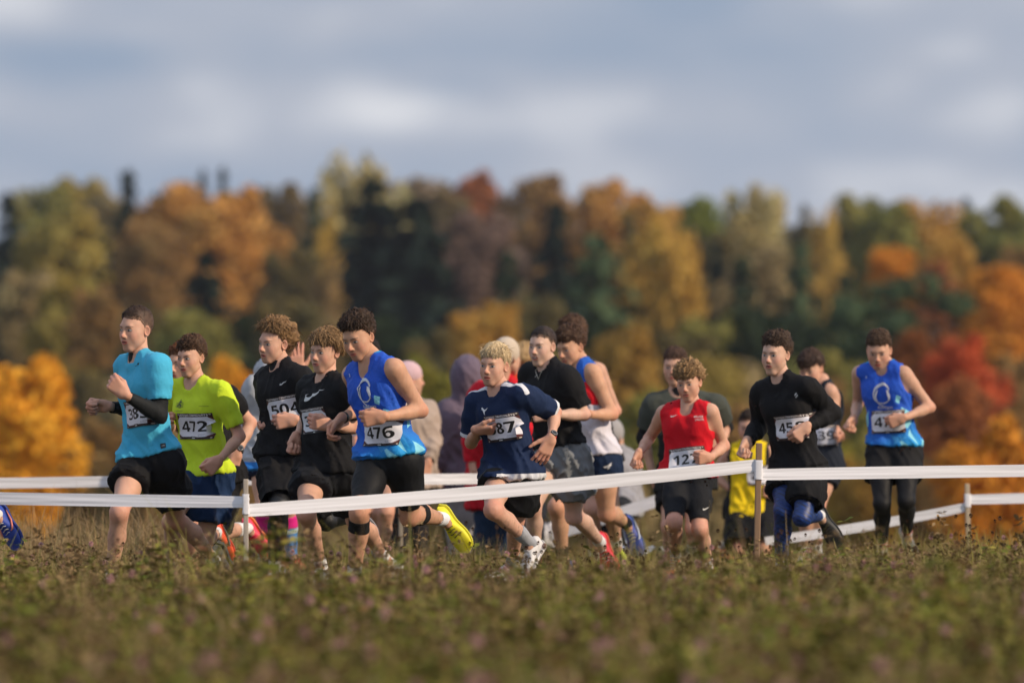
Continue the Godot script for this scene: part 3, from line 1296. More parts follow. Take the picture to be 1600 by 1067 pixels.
	if top:
		var b := Blob.new()
		var inf: float = top.get("loose", 0.014)
		var hem: float = top.get("hem", 0.1)
		bd.torso(b, inf, maxf(hem + 0.02, 0.012))
		for k in ["a", "b"]:
			var th: Vector3 = bd.j["P" + k]
			b.add(th + bd.up * 0.02, th.lerp(bd.j["K" + k], 0.4), 0.106 * bd.g + inf, 0.106 * bd.g + inf, 0.045)
		b.cut(0, bd.pel - bd.up * hem + v3(top.get("hem_at", [0, 0, 0])), (-bd.up + v3(top.get("hem_tilt", [0, 0, 0]))).normalized())
		bd.yoke(b, 0.011)
		var style: String = top.style
		if style != "tank":
			for k in ["a", "b"]:
				var i0 := b.a.size()
				var s: Vector3 = bd.j["S" + k]
				var e: Vector3 = bd.j["E" + k]
				var w: Vector3 = bd.j["W" + k]
				var end: float = top.get("sleeve", 0.6)
				var lo: float = top.get("sleeve_loose", 0.02)
				b.add(s, s.lerp(e, 0.3), 0.057 * bd.g + 0.01, 0.052 * bd.g + lo, 0.03)
				b.add(s.lerp(e, 0.1), e, 0.05 * bd.g + lo, 0.04 * bd.g + lo, 0.03)
				if end > 1.0:
					b.add(e, e.lerp(w, 0.4), 0.04 * bd.g + lo, 0.037 * bd.g + lo, 0.02)
					b.add(e.lerp(w, 0.3), w, 0.037 * bd.g + lo, 0.027 * bd.g + lo * 0.6, 0.02)
					b.cut(i0 + 2, e.lerp(w, end - 1.0), (w - e).normalized())
				else:
					b.cut(i0, s.lerp(e, end), (e - s).normalized())
			if style == "hood" or style == "coat_hood":
				b.add(bd.nk + bd.up * 0.04 - bd.fwd * 0.05, bd.nk + bd.up * 0.03 - bd.fwd * 0.08, 0.085, 0.07, 0.03)
				for s in [-1.0, 1.0]:
					b.add(bd.nk + bd.up * 0.05 - bd.fwd * 0.04, bd.nk + bd.right * s * 0.07 + bd.up * 0.02 + bd.fwd * 0.03, 0.05, 0.035, 0.03)
			if style == "hood_up":
				var hc := bd.head.origin
				b.oval(hc + bd.head.basis.y * 0.012 - bd.head.basis.z * 0.016, Vector3(0.115, 0.14, 0.13), 0.03)
				b.add(hc - bd.head.basis.y * 0.06 - bd.head.basis.z * 0.02, bd.nk, 0.1, 0.1, 0.04)
				b.carve(hc + bd.head.basis.z * 0.1, hc + bd.head.basis.z * 0.25, 0.075, 0.09, 0.02)
			var nr: float = top.get("neck", 0.062) * bd.g
			if style in ["tee", "long"]:
				var nd := (bd.head * Vector3(0, -0.05, -0.022) - bd.nk).normalized()
				b.carve(bd.nk + bd.up * 0.012 + bd.fwd * 0.014, bd.nk + bd.up * 0.02 + nd * 0.25, nr, nr + 0.03)
		else:
			var dip: float = top.get("dip", 0.06)
			b.carve(bd.nk + bd.fwd * 0.07 - bd.up * (dip - 0.05), bd.nk + bd.up * 0.2 + bd.fwd * 0.06, 0.056 * bd.g, 0.11)
			b.carve(bd.nk + bd.up * 0.03, bd.nk + bd.up * 0.3, 0.066 * bd.g, 0.09)
			for k in ["a", "b"]:
				var s: Vector3 = bd.j["S" + k]
				var sg := -1.0 if k == "a" else 1.0
				var out := bd.right * sg
				var ar: float = top.get("hole", 0.07)
				b.carve(s + out * 0.042 - bd.up * 0.03, s + out * 0.06 + bd.up * 0.1, ar * bd.hf, 0.07 * bd.hf)
				b.carve(s + out * 0.05 - bd.up * 0.07, s + out * 0.12 - bd.up * 0.1, 0.06 * bd.hf, 0.07 * bd.hf)
		var amp: float = top.get("amp", 0.007)
		var gm := b.mesh(hh)
		var v: PackedVector3Array = gm[0]
		var idx := b.drop_caps(v, gm[1], hh)
		var n := normals_of(v, idx)
		var still := v.duplicate()
		var tl := (bd.nk - bd.pel).length()
		var bib_at := Vector3.INF
		if d.has("bib"):
			bib_at = b.hit(Vector3(d.bib.at[0], d.bib.at[1], 0.9), Vector3(0, 0, -1), 2.0)
		for q in v.size():
			var lo := smoothstep(0.15, 0.75, (bd.nk - v[q]).dot(bd.up) / tl)
			v[q] += n[q] * wrinkle(v[q], amp) * (0.45 + 0.55 * lo) * (0.4 + 0.6 * smoothstep(0.11, 0.18, (v[q] - bib_at).length()) if bib_at != Vector3.INF else 1.0)
		n = normals_of(v, idx)
		# panels of other colours, cut cleanly from the same cloth
		var left := Geo.new()
		left.v = v
		left.n = n
		left.i = idx
		left.u.resize(v.size())
		for q in v.size():
			var p := still[q] - bd.pel
			left.c.append(Color(still[q].x, still[q].y, still[q].z))
			left.u[q] = Vector2(0.5 + atan2(p.dot(bd.right), p.dot(bd.fwd)) / PI, 1.0 - (p.dot(bd.up) + 0.12) / 0.68)
		for pn in top.get("panels", []):
			var cutf := PackedFloat32Array()
			cutf.resize(left.v.size())
			for q in left.v.size():
				var o0 := left.c[q]
				cutf[q] = panel_value(pn, bd, Vector3(o0.r, o0.g, o0.b), top)
			var parts := split(left, cutf)
			left = parts[1]
			if parts[0].i.size():
				parts[0].c.clear()
				put(pn.name, parts[0].mesh(true), cloth.call("panel", pn.col), o)
		left.c.clear()
		put(top.get("name", "shirt"), left.mesh(true), tex_mat(top.tex, 0.75) if top.has("tex") else cloth.call("shirt", top.col, top.get("rough", 0.8)), o)
		for q in top.get("prints", []):
			patch(o, q.name, b, Vector2(q.at[0], q.at[1]), Vector2(q.size[0], q.size[1]), q.get("turn", 0.0), print_mat(q.tex, q.get("ink", Color.WHITE)), amp, 0.0035, 0.02)
		if d.has("bib"):
			var q: Dictionary = d.bib
			var mt := bib_mat(q.number)
			patch(o, "race_number", b, Vector2(q.at[0], q.at[1]), Vector2(q.get("w", 0.21), q.get("w", 0.21) * 0.7), q.get("turn", 0.0), mt, amp * 0.4, 0.0065, 0.06)
		if top.has("chain"):
			var pts: Array = []
			var rr: Array = []
			for q in 25:
				var t := q / 24.0 * 2.0 - 1.0
				var p := bd.nk + bd.right * t * 0.062 + bd.up * (0.035 - 0.1 * (1.0 - absf(t))) + bd.fwd * 0.3
				var hp := b.hit(p, -bd.fwd, 0.4)
				var bp := hp if hp != Vector3.INF else p - bd.fwd * 0.22
				pts.append(bp + bd.fwd * 0.008)
				rr.append(0.0016)
			var cg := Geo.new()
			cg.tube(pts, rr, 5, Color.WHITE)
			var cm := surf("silver_chain", Color(0.7, 0.66, 0.58), 0.3)
			cm.metallic = 1.0
			put("necklace", cg.mesh(), cm, o)
	if d.has("cap"):
		var c: Dictionary = d.cap
		var b := Blob.new()
		b.oval(Vector3(0, 0.04, -0.016), Vector3(0.086, 0.094 + c.get("tall", 0.0), 0.108), 0.02)
		b.cut(0, Vector3(0, c.get("low", 0.012), 0), Vector3(0, -1, 0.25).normalized())
		var i0 := b.a.size()
		var m := b.mesh(0.008)
		var cv: PackedVector3Array = m[0]
		var ci := b.drop_caps(cv, m[1], 0.008)
		for q in cv.size():
			var az := atan2(cv[q].x, cv[q].z)
			cv[q] *= 1.0 + 0.006 * sin(az * 60.0)
			cv[q] = bd.head * cv[q]
		var g := Geo.new()
		g.take(cv, normals_of(cv, ci), ci, Color.WHITE)
		put("knitted_hat", g.mesh(), cloth.call("hat", c.col, 0.95), o)
	for q in d.get("bands", []):
		# watches and bracelets: [hand, place along the forearm, colour, has a dial]
		var e: Vector3 = bd.j["E" + q[0]]
		var w: Vector3 = bd.j["W" + q[0]]
		var c := e.lerp(w, q[1])
		var g := Geo.new()
		var r := lerpf(0.036, 0.0265, clampf((q[1] - 0.3) / 0.7, 0.0, 1.0)) * bd.g + 0.001
		ring(c, w - e, r, 0.0095, 0.0035, g)
		var band: MeshInstance3D = put("watch" if q[3] else "bracelet", g.mesh(), surf("band " + str(q[2]), q[2], 0.5), o)
		if q[3]:
			var ax := (w - e).normalized()
			var fc := v3(q[4])
			fc = (fc - ax * fc.dot(ax)).normalized()
			var dg := Geo.new()
			var sx := ax.cross(fc)
			var rows: Array = []
			for lv in [[0.002, 0.019], [0.012, 0.0205], [0.0135, 0.018], [0.0125, 0.0155], [0.0125, 0.0]]:
				var row := PackedVector3Array()
				for k in 20:
					var an := TAU * k / 20.0
					row.append(c + fc * (r + lv[0]) + (ax * cos(an) + sx * sin(an)) * lv[1])
				rows.append(row)
			dg.grid(rows, true, Color.WHITE)
			put("watch_dial", dg.mesh(), surf("dial", Color(0.02, 0.02, 0.022), 0.2), band)
			var dr := Geo.new()
			ring(c + fc * (r + 0.0128), fc, 0.0145, 0.0008, 0.002, dr)
			put("watch_bezel", dr.mesh(), surf("bezel", Color(0.28, 0.28, 0.29), 0.3), band)


func panel_value(pn: Dictionary, bd: Body, p: Vector3, top: Dictionary) -> float:
	# below zero inside the panel
	match pn.where:
		"cuff":
			var best := 1.0
			for k in ["a", "b"]:
				var s: Vector3 = bd.j["S" + k]
				var e: Vector3 = bd.j["E" + k]
				var l := (e - s).length()
				var t := (p - s).dot((e - s).normalized())
				var off := (p - s - (e - s).normalized() * t).length()
				if off < 0.13:
					best = minf(best, maxf(top.sleeve * l - pn.wide - t, off - 0.115))
			return best
		"hem":
			var hn_ := (-bd.up + v3(top.get("hem_tilt", [0, 0, 0]))).normalized()
			return maxf(-((p - (bd.pel - bd.up * top.hem)).dot(hn_) + pn.wide), pn.get("from", -9.0) - (p - bd.pel).dot(bd.right))
		"side":
			var u := absf((p - bd.pel).dot(bd.right))
			return pn.from - u
		"below":
			return (p - bd.pel).dot(bd.up + bd.right * pn.get("slope", 0.0)) - pn.y
		"above":
			return pn.y - (p - bd.pel).dot(bd.up + bd.right * pn.get("slope", 0.0))
		"shoulder":
			# a stripe from the collar to the sleeve along the top of the shoulder
			var best := 1.0
			for k in ["a", "b"]:
				var s: Vector3 = bd.j["S" + k]
				var ax := (s - bd.nk).normalized()
				var t := (p - bd.nk).dot(ax)
				var off := absf((p - bd.nk).dot(bd.fwd) - pn.get("fwd", 0.01))
				var hi := (p - bd.nk.lerp(s, 0.5)).dot(bd.up)
				best = minf(best, maxf(maxf(off - pn.wide, t - (s - bd.nk).length() * pn.get("long", 1.05)), -hi - 0.02))
			return best
		"edge":
			# piping round the armholes
			var best := 1.0
			for k in ["a", "b"]:
				var s: Vector3 = bd.j["S" + k]
				var sg := -1.0 if k == "a" else 1.0
				best = minf(best, (p - s - bd.right * sg * 0.05 + bd.up * 0.03).length() - pn.wide)
			return best
	return 1.0


func split(g: Geo, f: PackedFloat32Array) -> Array:
	# cuts a mesh along f = 0; returns [below zero, the rest]
	var out := [Geo.new(), Geo.new()]
	for q in 2:
		out[q].v = g.v.duplicate()
		out[q].n = g.n.duplicate()
		out[q].u = g.u.duplicate()
		out[q].c = g.c.duplicate()
	for t in range(0, g.i.size(), 3):
		var id := [g.i[t], g.i[t + 1], g.i[t + 2]]
		var neg := int(f[id[0]] < 0.0) + int(f[id[1]] < 0.0) + int(f[id[2]] < 0.0)
		if neg == 3 or neg == 0:
			var w: Geo = out[0 if neg == 3 else 1]
			w.i.append_array(PackedInt32Array(id))
			continue
		while (f[id[0]] < 0.0) == (f[id[1]] < 0.0) or (f[id[0]] < 0.0) == (f[id[2]] < 0.0):
			id = [id[1], id[2], id[0]]
		var s0 := f[id[0]] / (f[id[0]] - f[id[1]])
		var s1 := f[id[0]] / (f[id[0]] - f[id[2]])
		for q in 2:
			var w: Geo = out[q]
			var k := w.v.size()
			w.v.append_array(PackedVector3Array([g.v[id[0]].lerp(g.v[id[1]], s0), g.v[id[0]].lerp(g.v[id[2]], s1)]))
			w.n.append_array(PackedVector3Array([g.n[id[0]].lerp(g.n[id[1]], s0).normalized(), g.n[id[0]].lerp(g.n[id[2]], s1).normalized()]))
			w.c.append_array(PackedColorArray([g.c[id[0]].lerp(g.c[id[1]], s0), g.c[id[0]].lerp(g.c[id[2]], s1)]))
			w.u.append_array(PackedVector2Array([g.u[id[0]].lerp(g.u[id[1]], s0), g.u[id[0]].lerp(g.u[id[2]], s1)]))
			if (f[id[0]] < 0.0) == (q == 0):
				w.i.append_array(PackedInt32Array([id[0], k, k + 1]))
			else:
				w.i.append_array(PackedInt32Array([k, id[1], id[2], k, id[2], k + 1]))
	return out


# ---------------------------------------------------------------- pictures for flat print
var pics := {}


func fill_poly(im: Image, pts: PackedVector2Array, col: Color) -> void:
	var lo := 1e9
	var hi := -1e9
	for p in pts:
		lo = minf(lo, p.y)
		hi = maxf(hi, p.y)
	var h := im.get_height()
	var w := im.get_width()
	for y in range(maxi(0, int(floor(lo))), mini(h - 1, int(ceil(hi))) + 1):
		var yy := y + 0.5
		var xs: Array = []
		for k in pts.size():
			var p := pts[k]
			var q := pts[(k + 1) % pts.size()]
			if (p.y <= yy) != (q.y <= yy):
				xs.append(p.x + (yy - p.y) / (q.y - p.y) * (q.x - p.x))
		xs.sort()
		for k in range(0, xs.size() - 1, 2):
			var x0 := clampi(int(round(xs[k])), 0, w)
			var x1 := clampi(int(round(xs[k + 1])), 0, w)
			if x1 > x0:
				im.fill_rect(Rect2i(x0, y, x1 - x0, 1), col)


var fonts := {}
func text_into(im: Image, s: String, at: Vector2, height: float, col: Color, bold := 800, stretch := 1.0, slant := 0.0) -> void:
	if not fonts.has(bold):
		var sf := SystemFont.new()
		sf.font_names = PackedStringArray(["Droid Sans"])
		sf.font_weight = bold
		fonts[bold] = sf
	var tm := TextMesh.new()
	tm.text = s
	tm.depth = 0.0
	tm.font = fonts[bold]
	tm.font_size = 100
	tm.pixel_size = 0.01
	tm.curve_step = 1.0
	var arr := tm.get_mesh_arrays()
	var v: PackedVector3Array = arr[Mesh.ARRAY_VERTEX]
	var k := height / 0.73
	var ids: PackedInt32Array = arr[Mesh.ARRAY_INDEX] if arr[Mesh.ARRAY_INDEX] else PackedInt32Array(range(v.size()))
	for t in range(0, ids.size(), 3):
		var tri := PackedVector2Array()
		for q in 3:
			var p := v[ids[t + q]]
			tri.append(at + Vector2((p.x + p.y * slant) * k * stretch, -p.y * k))
		fill_poly(im, tri, col)


func band_poly(c: Vector2, r: Vector2, turn: float, from: float, to: float, w0: float, w1: float) -> PackedVector2Array:
	var out := PackedVector2Array()
	var inn := PackedVector2Array()
	for k in 25:
		var t := k / 24.0
		var an := lerpf(from, to, t)
		var w := lerpf(w0, w1, sin(t * PI))
		var d := Vector2(cos(an), sin(an))
		out.append(c + (d * (r + Vector2.ONE * w)).rotated(turn))
		inn.append(c + (d * (r - Vector2.ONE * w)).rotated(turn))
	inn.reverse()
	out.append_array(inn)
	return out


func scaled(pts: Array, s: Vector2, o := Vector2.ZERO) -> PackedVector2Array:
	var out := PackedVector2Array()
	for p in pts:
		out.append(Vector2(p[0], p[1]) * s + o)
	return out


func picture(name: String) -> ImageTexture:
	if pics.has(name):
		return pics[name]
	var im: Image
	var W := Color.WHITE
	if name == "swoosh":
		im = Image.create_empty(160, 72, false, Image.FORMAT_RGBA8)
		fill_poly(im, scaled([[1, 0.05], [0.62, 0.33], [0.38, 0.52], [0.27, 0.6], [0.17, 0.62], [0.115, 0.55], [0.115, 0.44], [0.16, 0.28], [0.08, 0.42], [0.02, 0.6], [0.0, 0.76], [0.03, 0.9], [0.1, 0.97], [0.2, 0.97], [0.34, 0.88], [0.6, 0.61]], Vector2(160, 72)), W)
	elif name == "leaping_cat":
		im = Image.create_empty(128, 110, false, Image.FORMAT_RGBA8)
		fill_poly(im, scaled([[0.0, 0.14], [0.05, 0.05], [0.16, 0.06], [0.3, 0.17], [0.5, 0.27], [0.66, 0.27], [0.78, 0.12], [0.84, 0.02], [1.0, 0.0], [0.9, 0.1], [0.88, 0.26], [0.78, 0.4], [0.72, 0.52], [0.78, 0.68], [0.9, 0.86], [0.94, 1.0], [0.78, 0.86], [0.64, 0.68], [0.5, 0.56], [0.36, 0.42], [0.28, 0.42], [0.26, 0.34], [0.2, 0.38], [0.12, 0.4], [0.16, 0.28], [0.06, 0.2]], Vector2(128, 110)), W)
	elif name == "running_bird":
		im = Image.create_empty(128, 96, false, Image.FORMAT_RGBA8)
		fill_poly(im, scaled([[0.0, 0.62], [0.3, 0.45], [0.56, 0.3], [0.8, 0.1], [1.0, 0.0], [0.82, 0.3], [0.95, 0.4], [0.72, 0.5], [0.66, 0.75], [0.5, 1.0], [0.46, 0.7], [0.2, 0.78]], Vector2(128, 96)), W)
	elif name == "double_slash":
		im = Image.create_empty(64, 96, false, Image.FORMAT_RGBA8)
		fill_poly(im, scaled([[0.0, 0.5], [0.55, 0.0], [0.75, 0.12], [0.2, 0.68]], Vector2(64, 96)), W)
		fill_poly(im, scaled([[0.25, 0.85], [0.85, 0.3], [1.0, 0.45], [0.45, 1.0]], Vector2(64, 96)), W)
	elif name == "stacked_words":
		im = Image.create_empty(160, 96, false, Image.FORMAT_RGBA8)
		text_into(im, "MUSĒ", Vector2(72, 28), 34, W, 800, 1.15)
		text_into(im, "ĻAUDIS", Vector2(84, 72), 28, W, 800, 1.0)
	elif name == "word_strip":
		im = Image.create_empty(160, 40, false, Image.FORMAT_RGBA8)
		text_into(im, "JOMA", Vector2(80, 20), 26, W, 800, 1.5)
	elif name == "thin_line":
		im = Image.create_empty(128, 8, false, Image.FORMAT_RGBA8)
		im.fill(W)
	elif name == "hem_tag":
		im = Image.create_empty(48, 48, false, Image.FORMAT_RGBA8)
		im.fill(Color(0.11, 0.12, 0.13))
		text_into(im, "DRI", Vector2(24, 24), 14, Color(0.75, 0.75, 0.75), 800, 0.9)
	elif name == "orienteer":
		# a little runner above wavy lines with words beneath
		im = Image.create_empty(192, 208, false, Image.FORMAT_RGBA8)
		var s := Vector2(192, 208)
		fill_poly(im, band_poly(Vector2(96, 22), Vector2(4, 4), 0, 0, TAU, 6, 6), W)
		for l in [[[0.5, 0.16], [0.48, 0.38]], [[0.48, 0.2], [0.34, 0.3]], [[0.34, 0.3], [0.36, 0.4]], [[0.5, 0.2], [0.66, 0.26]], [[0.48, 0.38], [0.62, 0.5]], [[0.62, 0.5], [0.56, 0.64]], [[0.48, 0.38], [0.36, 0.5]], [[0.36, 0.5], [0.2, 0.5]]]:
			var p := Vector2(l[0][0], l[0][1]) * s
			var q := Vector2(l[1][0], l[1][1]) * s
			var nn: Vector2 = (q - p).normalized().orthogonal() * 7.0
			fill_poly(im, PackedVector2Array([p + nn, q + nn, q - nn, p - nn]), W)
		for k in 4:
			for q in 3:
				fill_poly(im, band_poly(Vector2(30 + q * 56 + (k % 2) * 14, 74 + k * 20), Vector2(22, 9), 0, PI * (1.0 + (q % 2)), PI * (2.0 + (q % 2)), 3, 3), W)
		text_into(im, "LIEPĀJA 2019", Vector2(98, 184), 18, W, 500, 1.1, 0.1)
	elif name == "club_badge":
		im = Image.create_empty(320, 384, false, Image.FORMAT_RGBA8)
		fill_poly(im, band_poly(Vector2(150, 130), Vector2(98, 112), 0.35, 2.2, 5.6, 8, 13), W)
		fill_poly(im, band_poly(Vector2(160, 140), Vector2(112, 104), -0.5, 2.4, 5.4, 5, 9), W)
		fill_poly(im, band_poly(Vector2(205, 150), Vector2(138, 120), -0.9, 2.7, 4.6, 5, 8), W)
		fill_poly(im, PackedVector2Array([Vector2(214, 86), Vector2(244, 96), Vector2(262, 160), Vector2(258, 216), Vector2(240, 190)]), W)
		fill_poly(im, band_poly(Vector2(160, 150), Vector2(98, 96), 0.1, 0.1, 1.9, 5, 7), W)
		text_into(im, "Kuldīgas", Vector2(182, 296), 32, W, 700, 1.1)
		text_into(im, "sporta skola", Vector2(166, 346), 32, W, 700, 1.1)
	elif name == "wing":
		im = Image.create_empty(64, 64, false, Image.FORMAT_RGBA8)
		fill_poly(im, scaled([[0.1, 0.9], [0.3, 0.1], [0.5, 0.3], [0.45, 0.6], [0.9, 0.9], [0.5, 0.8]], Vector2(64, 64)), W)
	im.generate_mipmaps()
	pics[name] = ImageTexture.create_from_image(im)
	return pics[name]


func print_mat(name: String, ink: Color) -> Material:
	var key := "print " + name + ink.to_html()
	if mats.has(key):
		return mats[key]
	var m := StandardMaterial3D.new()
	m.resource_name = key
	m.albedo_texture = picture(name)
	m.albedo_color = ink.linear_to_srgb()
	m.transparency = BaseMaterial3D.TRANSPARENCY_ALPHA_SCISSOR
	m.alpha_scissor_threshold = 0.5
	m.roughness = 0.6
	m.texture_repeat = false
	mats[key] = m
	return m


func bib_mat(number: String) -> Material:
	var key := "race number " + number
	if mats.has(key):
		return mats[key]
	var im := Image.create_empty(320, 224, false, Image.FORMAT_RGBA8)
	im.fill(Color(0.84, 0.84, 0.88))
	var dark := Color(0.14, 0.07, 0.07)
	im.fill_rect(Rect2i(0, 0, 320, 30), dark)
	im.fill_rect(Rect2i(0, 204, 320, 20), dark)
	for k in [0, 1]:
		fill_poly(im, PackedVector2Array([Vector2(k * 320, 28), Vector2(k * 320 + (26 if k == 0 else -26), 28), Vector2(k * 320, 62)]), Color(0.3, 0.1, 0.08))
		fill_poly(im, PackedVector2Array([Vector2(k * 320, 206), Vector2(k * 320 + (34 if k == 0 else -50), 206), Vector2(k * 320, 180)]), Color(0.3, 0.1, 0.08))
	text_into(im, "LATVIJAS ČEMPIONĀTS", Vector2(160, 15), 16, Color(0.92, 0.9, 0.9), 800, 1.18)
	text_into(im, number, Vector2(160, 114), 96, Color(0.03, 0.03, 0.035), 800, 1.22)
	im.fill_rect(Rect2i(126, 200, 60, 24), Color(0.07, 0.06, 0.07))
	text_into(im, "@ee", Vector2(156, 212), 13, Color(0.95, 0.95, 0.95), 800, 1.0)
	for k in 3:
		im.fill_rect(Rect2i(212, 180 + k * 7, 60 - k * 9, 2), Color(0.5, 0.5, 0.55))
	for p in [Vector2(12, 10), Vector2(308, 10), Vector2(12, 214), Vector2(308, 214)]:
		fill_poly(im, band_poly(p, Vector2(2, 2), 0, 0, TAU, 3, 3), Color(0.75, 0.72, 0.68))
	im.generate_mipmaps()
	var m := StandardMaterial3D.new()
	m.resource_name = key
	m.albedo_texture = ImageTexture.create_from_image(im)
	m.roughness = 0.55
	m.texture_repeat = false
	mats[key] = m
	return m


func tex_mat(name: String, rough: float) -> Material:
	if mats.has("tex " + name):
		return mats["tex " + name]
	var m := StandardMaterial3D.new()
	m.resource_name = name
	m.roughness = rough
	var im: Image
	var r := RandomNumberGenerator.new()
	r.seed = 5
	if name == "club_cloth":
		# royal blue that turns lighter towards the hem, with pale shards
		im = Image.create_empty(384, 512, false, Image.FORMAT_RGBA8)
		for y in 512:
			for x in 384:
				var t := smoothstep(0.5, 1.05, y / 512.0 + 0.35 * absf(x / 384.0 - 0.42))
				im.set_pixel(x, y, Color(0.045, 0.3, 0.74).lerp(Color(0.06, 0.58, 0.82), t))
		var pale := Color(0.52, 0.8, 0.89)
		var mid := Color(0.2, 0.55, 0.82)
		var deep := Color(0.04, 0.16, 0.6)
		for q in [[pale, [[0.77, 0.31], [0.83, 0.33], [0.81, 0.39], [0.755, 0.37]]], [pale, [[0.84, 0.42], [0.97, 0.47], [0.98, 0.55], [0.9, 0.62], [0.81, 0.57]]], [deep, [[0.9, 0.48], [0.93, 0.5], [0.91, 0.55]]], [pale, [[0.2, 0.42], [0.1, 0.5], [0.08, 0.6], [0.18, 0.56]]],
			[pale, [[0.74, 0.68], [0.9, 0.8], [0.78, 0.78]]], [mid, [[0.62, 0.66], [0.86, 0.7], [0.7, 0.74]]], [pale, [[0.94, 0.62], [0.97, 0.78], [0.89, 0.68]]], [deep, [[0.18, 0.74], [0.5, 0.8], [0.72, 0.86], [0.3, 0.84]]], [pale, [[0.12, 0.84], [0.34, 0.83], [0.52, 0.9], [0.74, 0.88], [0.6, 0.95], [0.3, 0.95], [0.1, 0.9]]], [mid, [[0.45, 0.93], [0.8, 0.86], [0.86, 0.92], [0.7, 0.99], [0.4, 0.99]]], [pale, [[0.56, 0.8], [0.78, 0.87], [0.5, 0.84]]], [pale, [[0.05, 0.7], [0.14, 0.78], [0.04, 0.82]]]]:
			fill_poly(im, scaled(q[1], Vector2(384, 512)), q[0])
		im.resize(384, 512)
		m.normal_enabled = true
		m.normal_texture = cloth_bump
		m.normal_scale = 0.4
	else:
		# slanting stripes of compression tights
		var pair: Array = {"blue_stripes": [Color(0.06, 0.2, 0.46), Color(0.02, 0.04, 0.1)], "grey_stripes": [Color(0.06, 0.065, 0.075), Color(0.2, 0.21, 0.24)]}[name]
		im = Image.create_empty(128, 128, false, Image.FORMAT_RGBA8)
		im.fill(pair[0])
		for k in range(-8, 16):
			if name == "grey_stripes" and k % 3 != 0:
				continue
			fill_poly(im, PackedVector2Array([Vector2(0, k * 16), Vector2(128, k * 16 + 64), Vector2(128, k * 16 + 68), Vector2(0, k * 16 + 4)]), pair[1])
		m.uv1_triplanar = true
		m.uv1_scale = Vector3(5, 5, 5)
	im.generate_mipmaps()
	m.albedo_texture = ImageTexture.create_from_image(im)
	mats["tex " + name] = m
	return m


# ---------------------------------------------------------------- camera, sky, sun
func sky_picture() -> ImageTexture:
	var w := 2048
	var h := 1024
	var im := Image.create_empty(w, h, false, Image.FORMAT_RGBF)
	var n := FastNoiseLite.new()
	n.seed = 4
	n.frequency = 1.0
	n.noise_type = FastNoiseLite.TYPE_SIMPLEX_SMOOTH
	n.fractal_type = FastNoiseLite.FRACTAL_FBM
	n.fractal_octaves = 4
	var blue := Vector3(0.2, 0.25, 0.33)
	var grey := Vector3(0.285, 0.31, 0.367)
	var white := Vector3(0.46, 0.47, 0.5)
	# the banks of cloud low over the forest: azimuth, elevation, half-widths in degrees, brightness
	var banks := [[-1.25, 3.42, 0.62, 0.28, 0.85], [-0.75, 3.75, 0.4, 0.16, 0.4], [-4.6, 3.4, 1.5, 0.22, 0.45], [-3.6, 2.95, 1.7, 0.22, 0.4], [-4.9, 4.3, 0.7, 0.3, 0.35], [-2.3, 3.85, 2.4, 0.13, -0.42], [-0.6, 3.62, 0.5, 0.1, -0.3], [-4.3, 3.92, 1.2, 0.14, -0.45], [1.3, 3.9, 2.4, 0.16, -0.3], [3.6, 4.1, 1.8, 0.3, -0.25], [4.6, 2.95, 1.2, 0.25, -0.35], [0.2, 4.4, 1.2, 0.25, 0.2], [5.0, 3.4, 0.3, 0.3, 0.25]]
	for y in h:
		var el := 90.0 - (y + 0.5) / h * 180.0
		if el < -2.0:
			break
		var e := deg_to_rad(el)
		var low := smoothstep(14.0, 4.0, el)
		for x in w:
			var az := (x + 0.5) / w * 360.0
			if az > 180.0:
				az -= 360.0
			var a := deg_to_rad(az)
			var d := Vector3(cos(e) * sin(a), sin(e), -cos(e) * cos(a))
			var hi := n.get_noise_3d(d.x / (d.y + 0.16) * 0.85, 3.0, d.z / (d.y + 0.16) * 0.85)
			var lo := n.get_noise_3d(sin(a) * 16.0, el * 0.8, cos(a) * 16.0)
			var c := lerpf(hi, lo * 0.9, low) * 1.15 + 0.58
			if low > 0.0 and absf(az) < 9.0:
				for b in banks:
					var q := Vector2((az - b[0]) / b[2], (el - b[1]) / b[3]).length_squared()
					if q < 6.0:
						c += b[4] * exp(-q)
			c = clampf(c, 0.0, 1.35)
			var col := blue.lerp(grey, minf(c * 1.25, 1.0)) if c < 0.8 else grey.lerp(white, (c - 0.8) / 0.55)
			col *= lerpf(1.4, 1.0, low)  # unseen upper sky raised above its cloud colours, added fill for the shadows
			im.set_pixel(x, y, Color(col.x, col.y, col.z))
	var g := Color(0.12, 0.105, 0.06)
	im.fill_rect(Rect2i(0, int(h * 0.512), w, h - int(h * 0.512)), g)
	return ImageTexture.create_from_image(im)


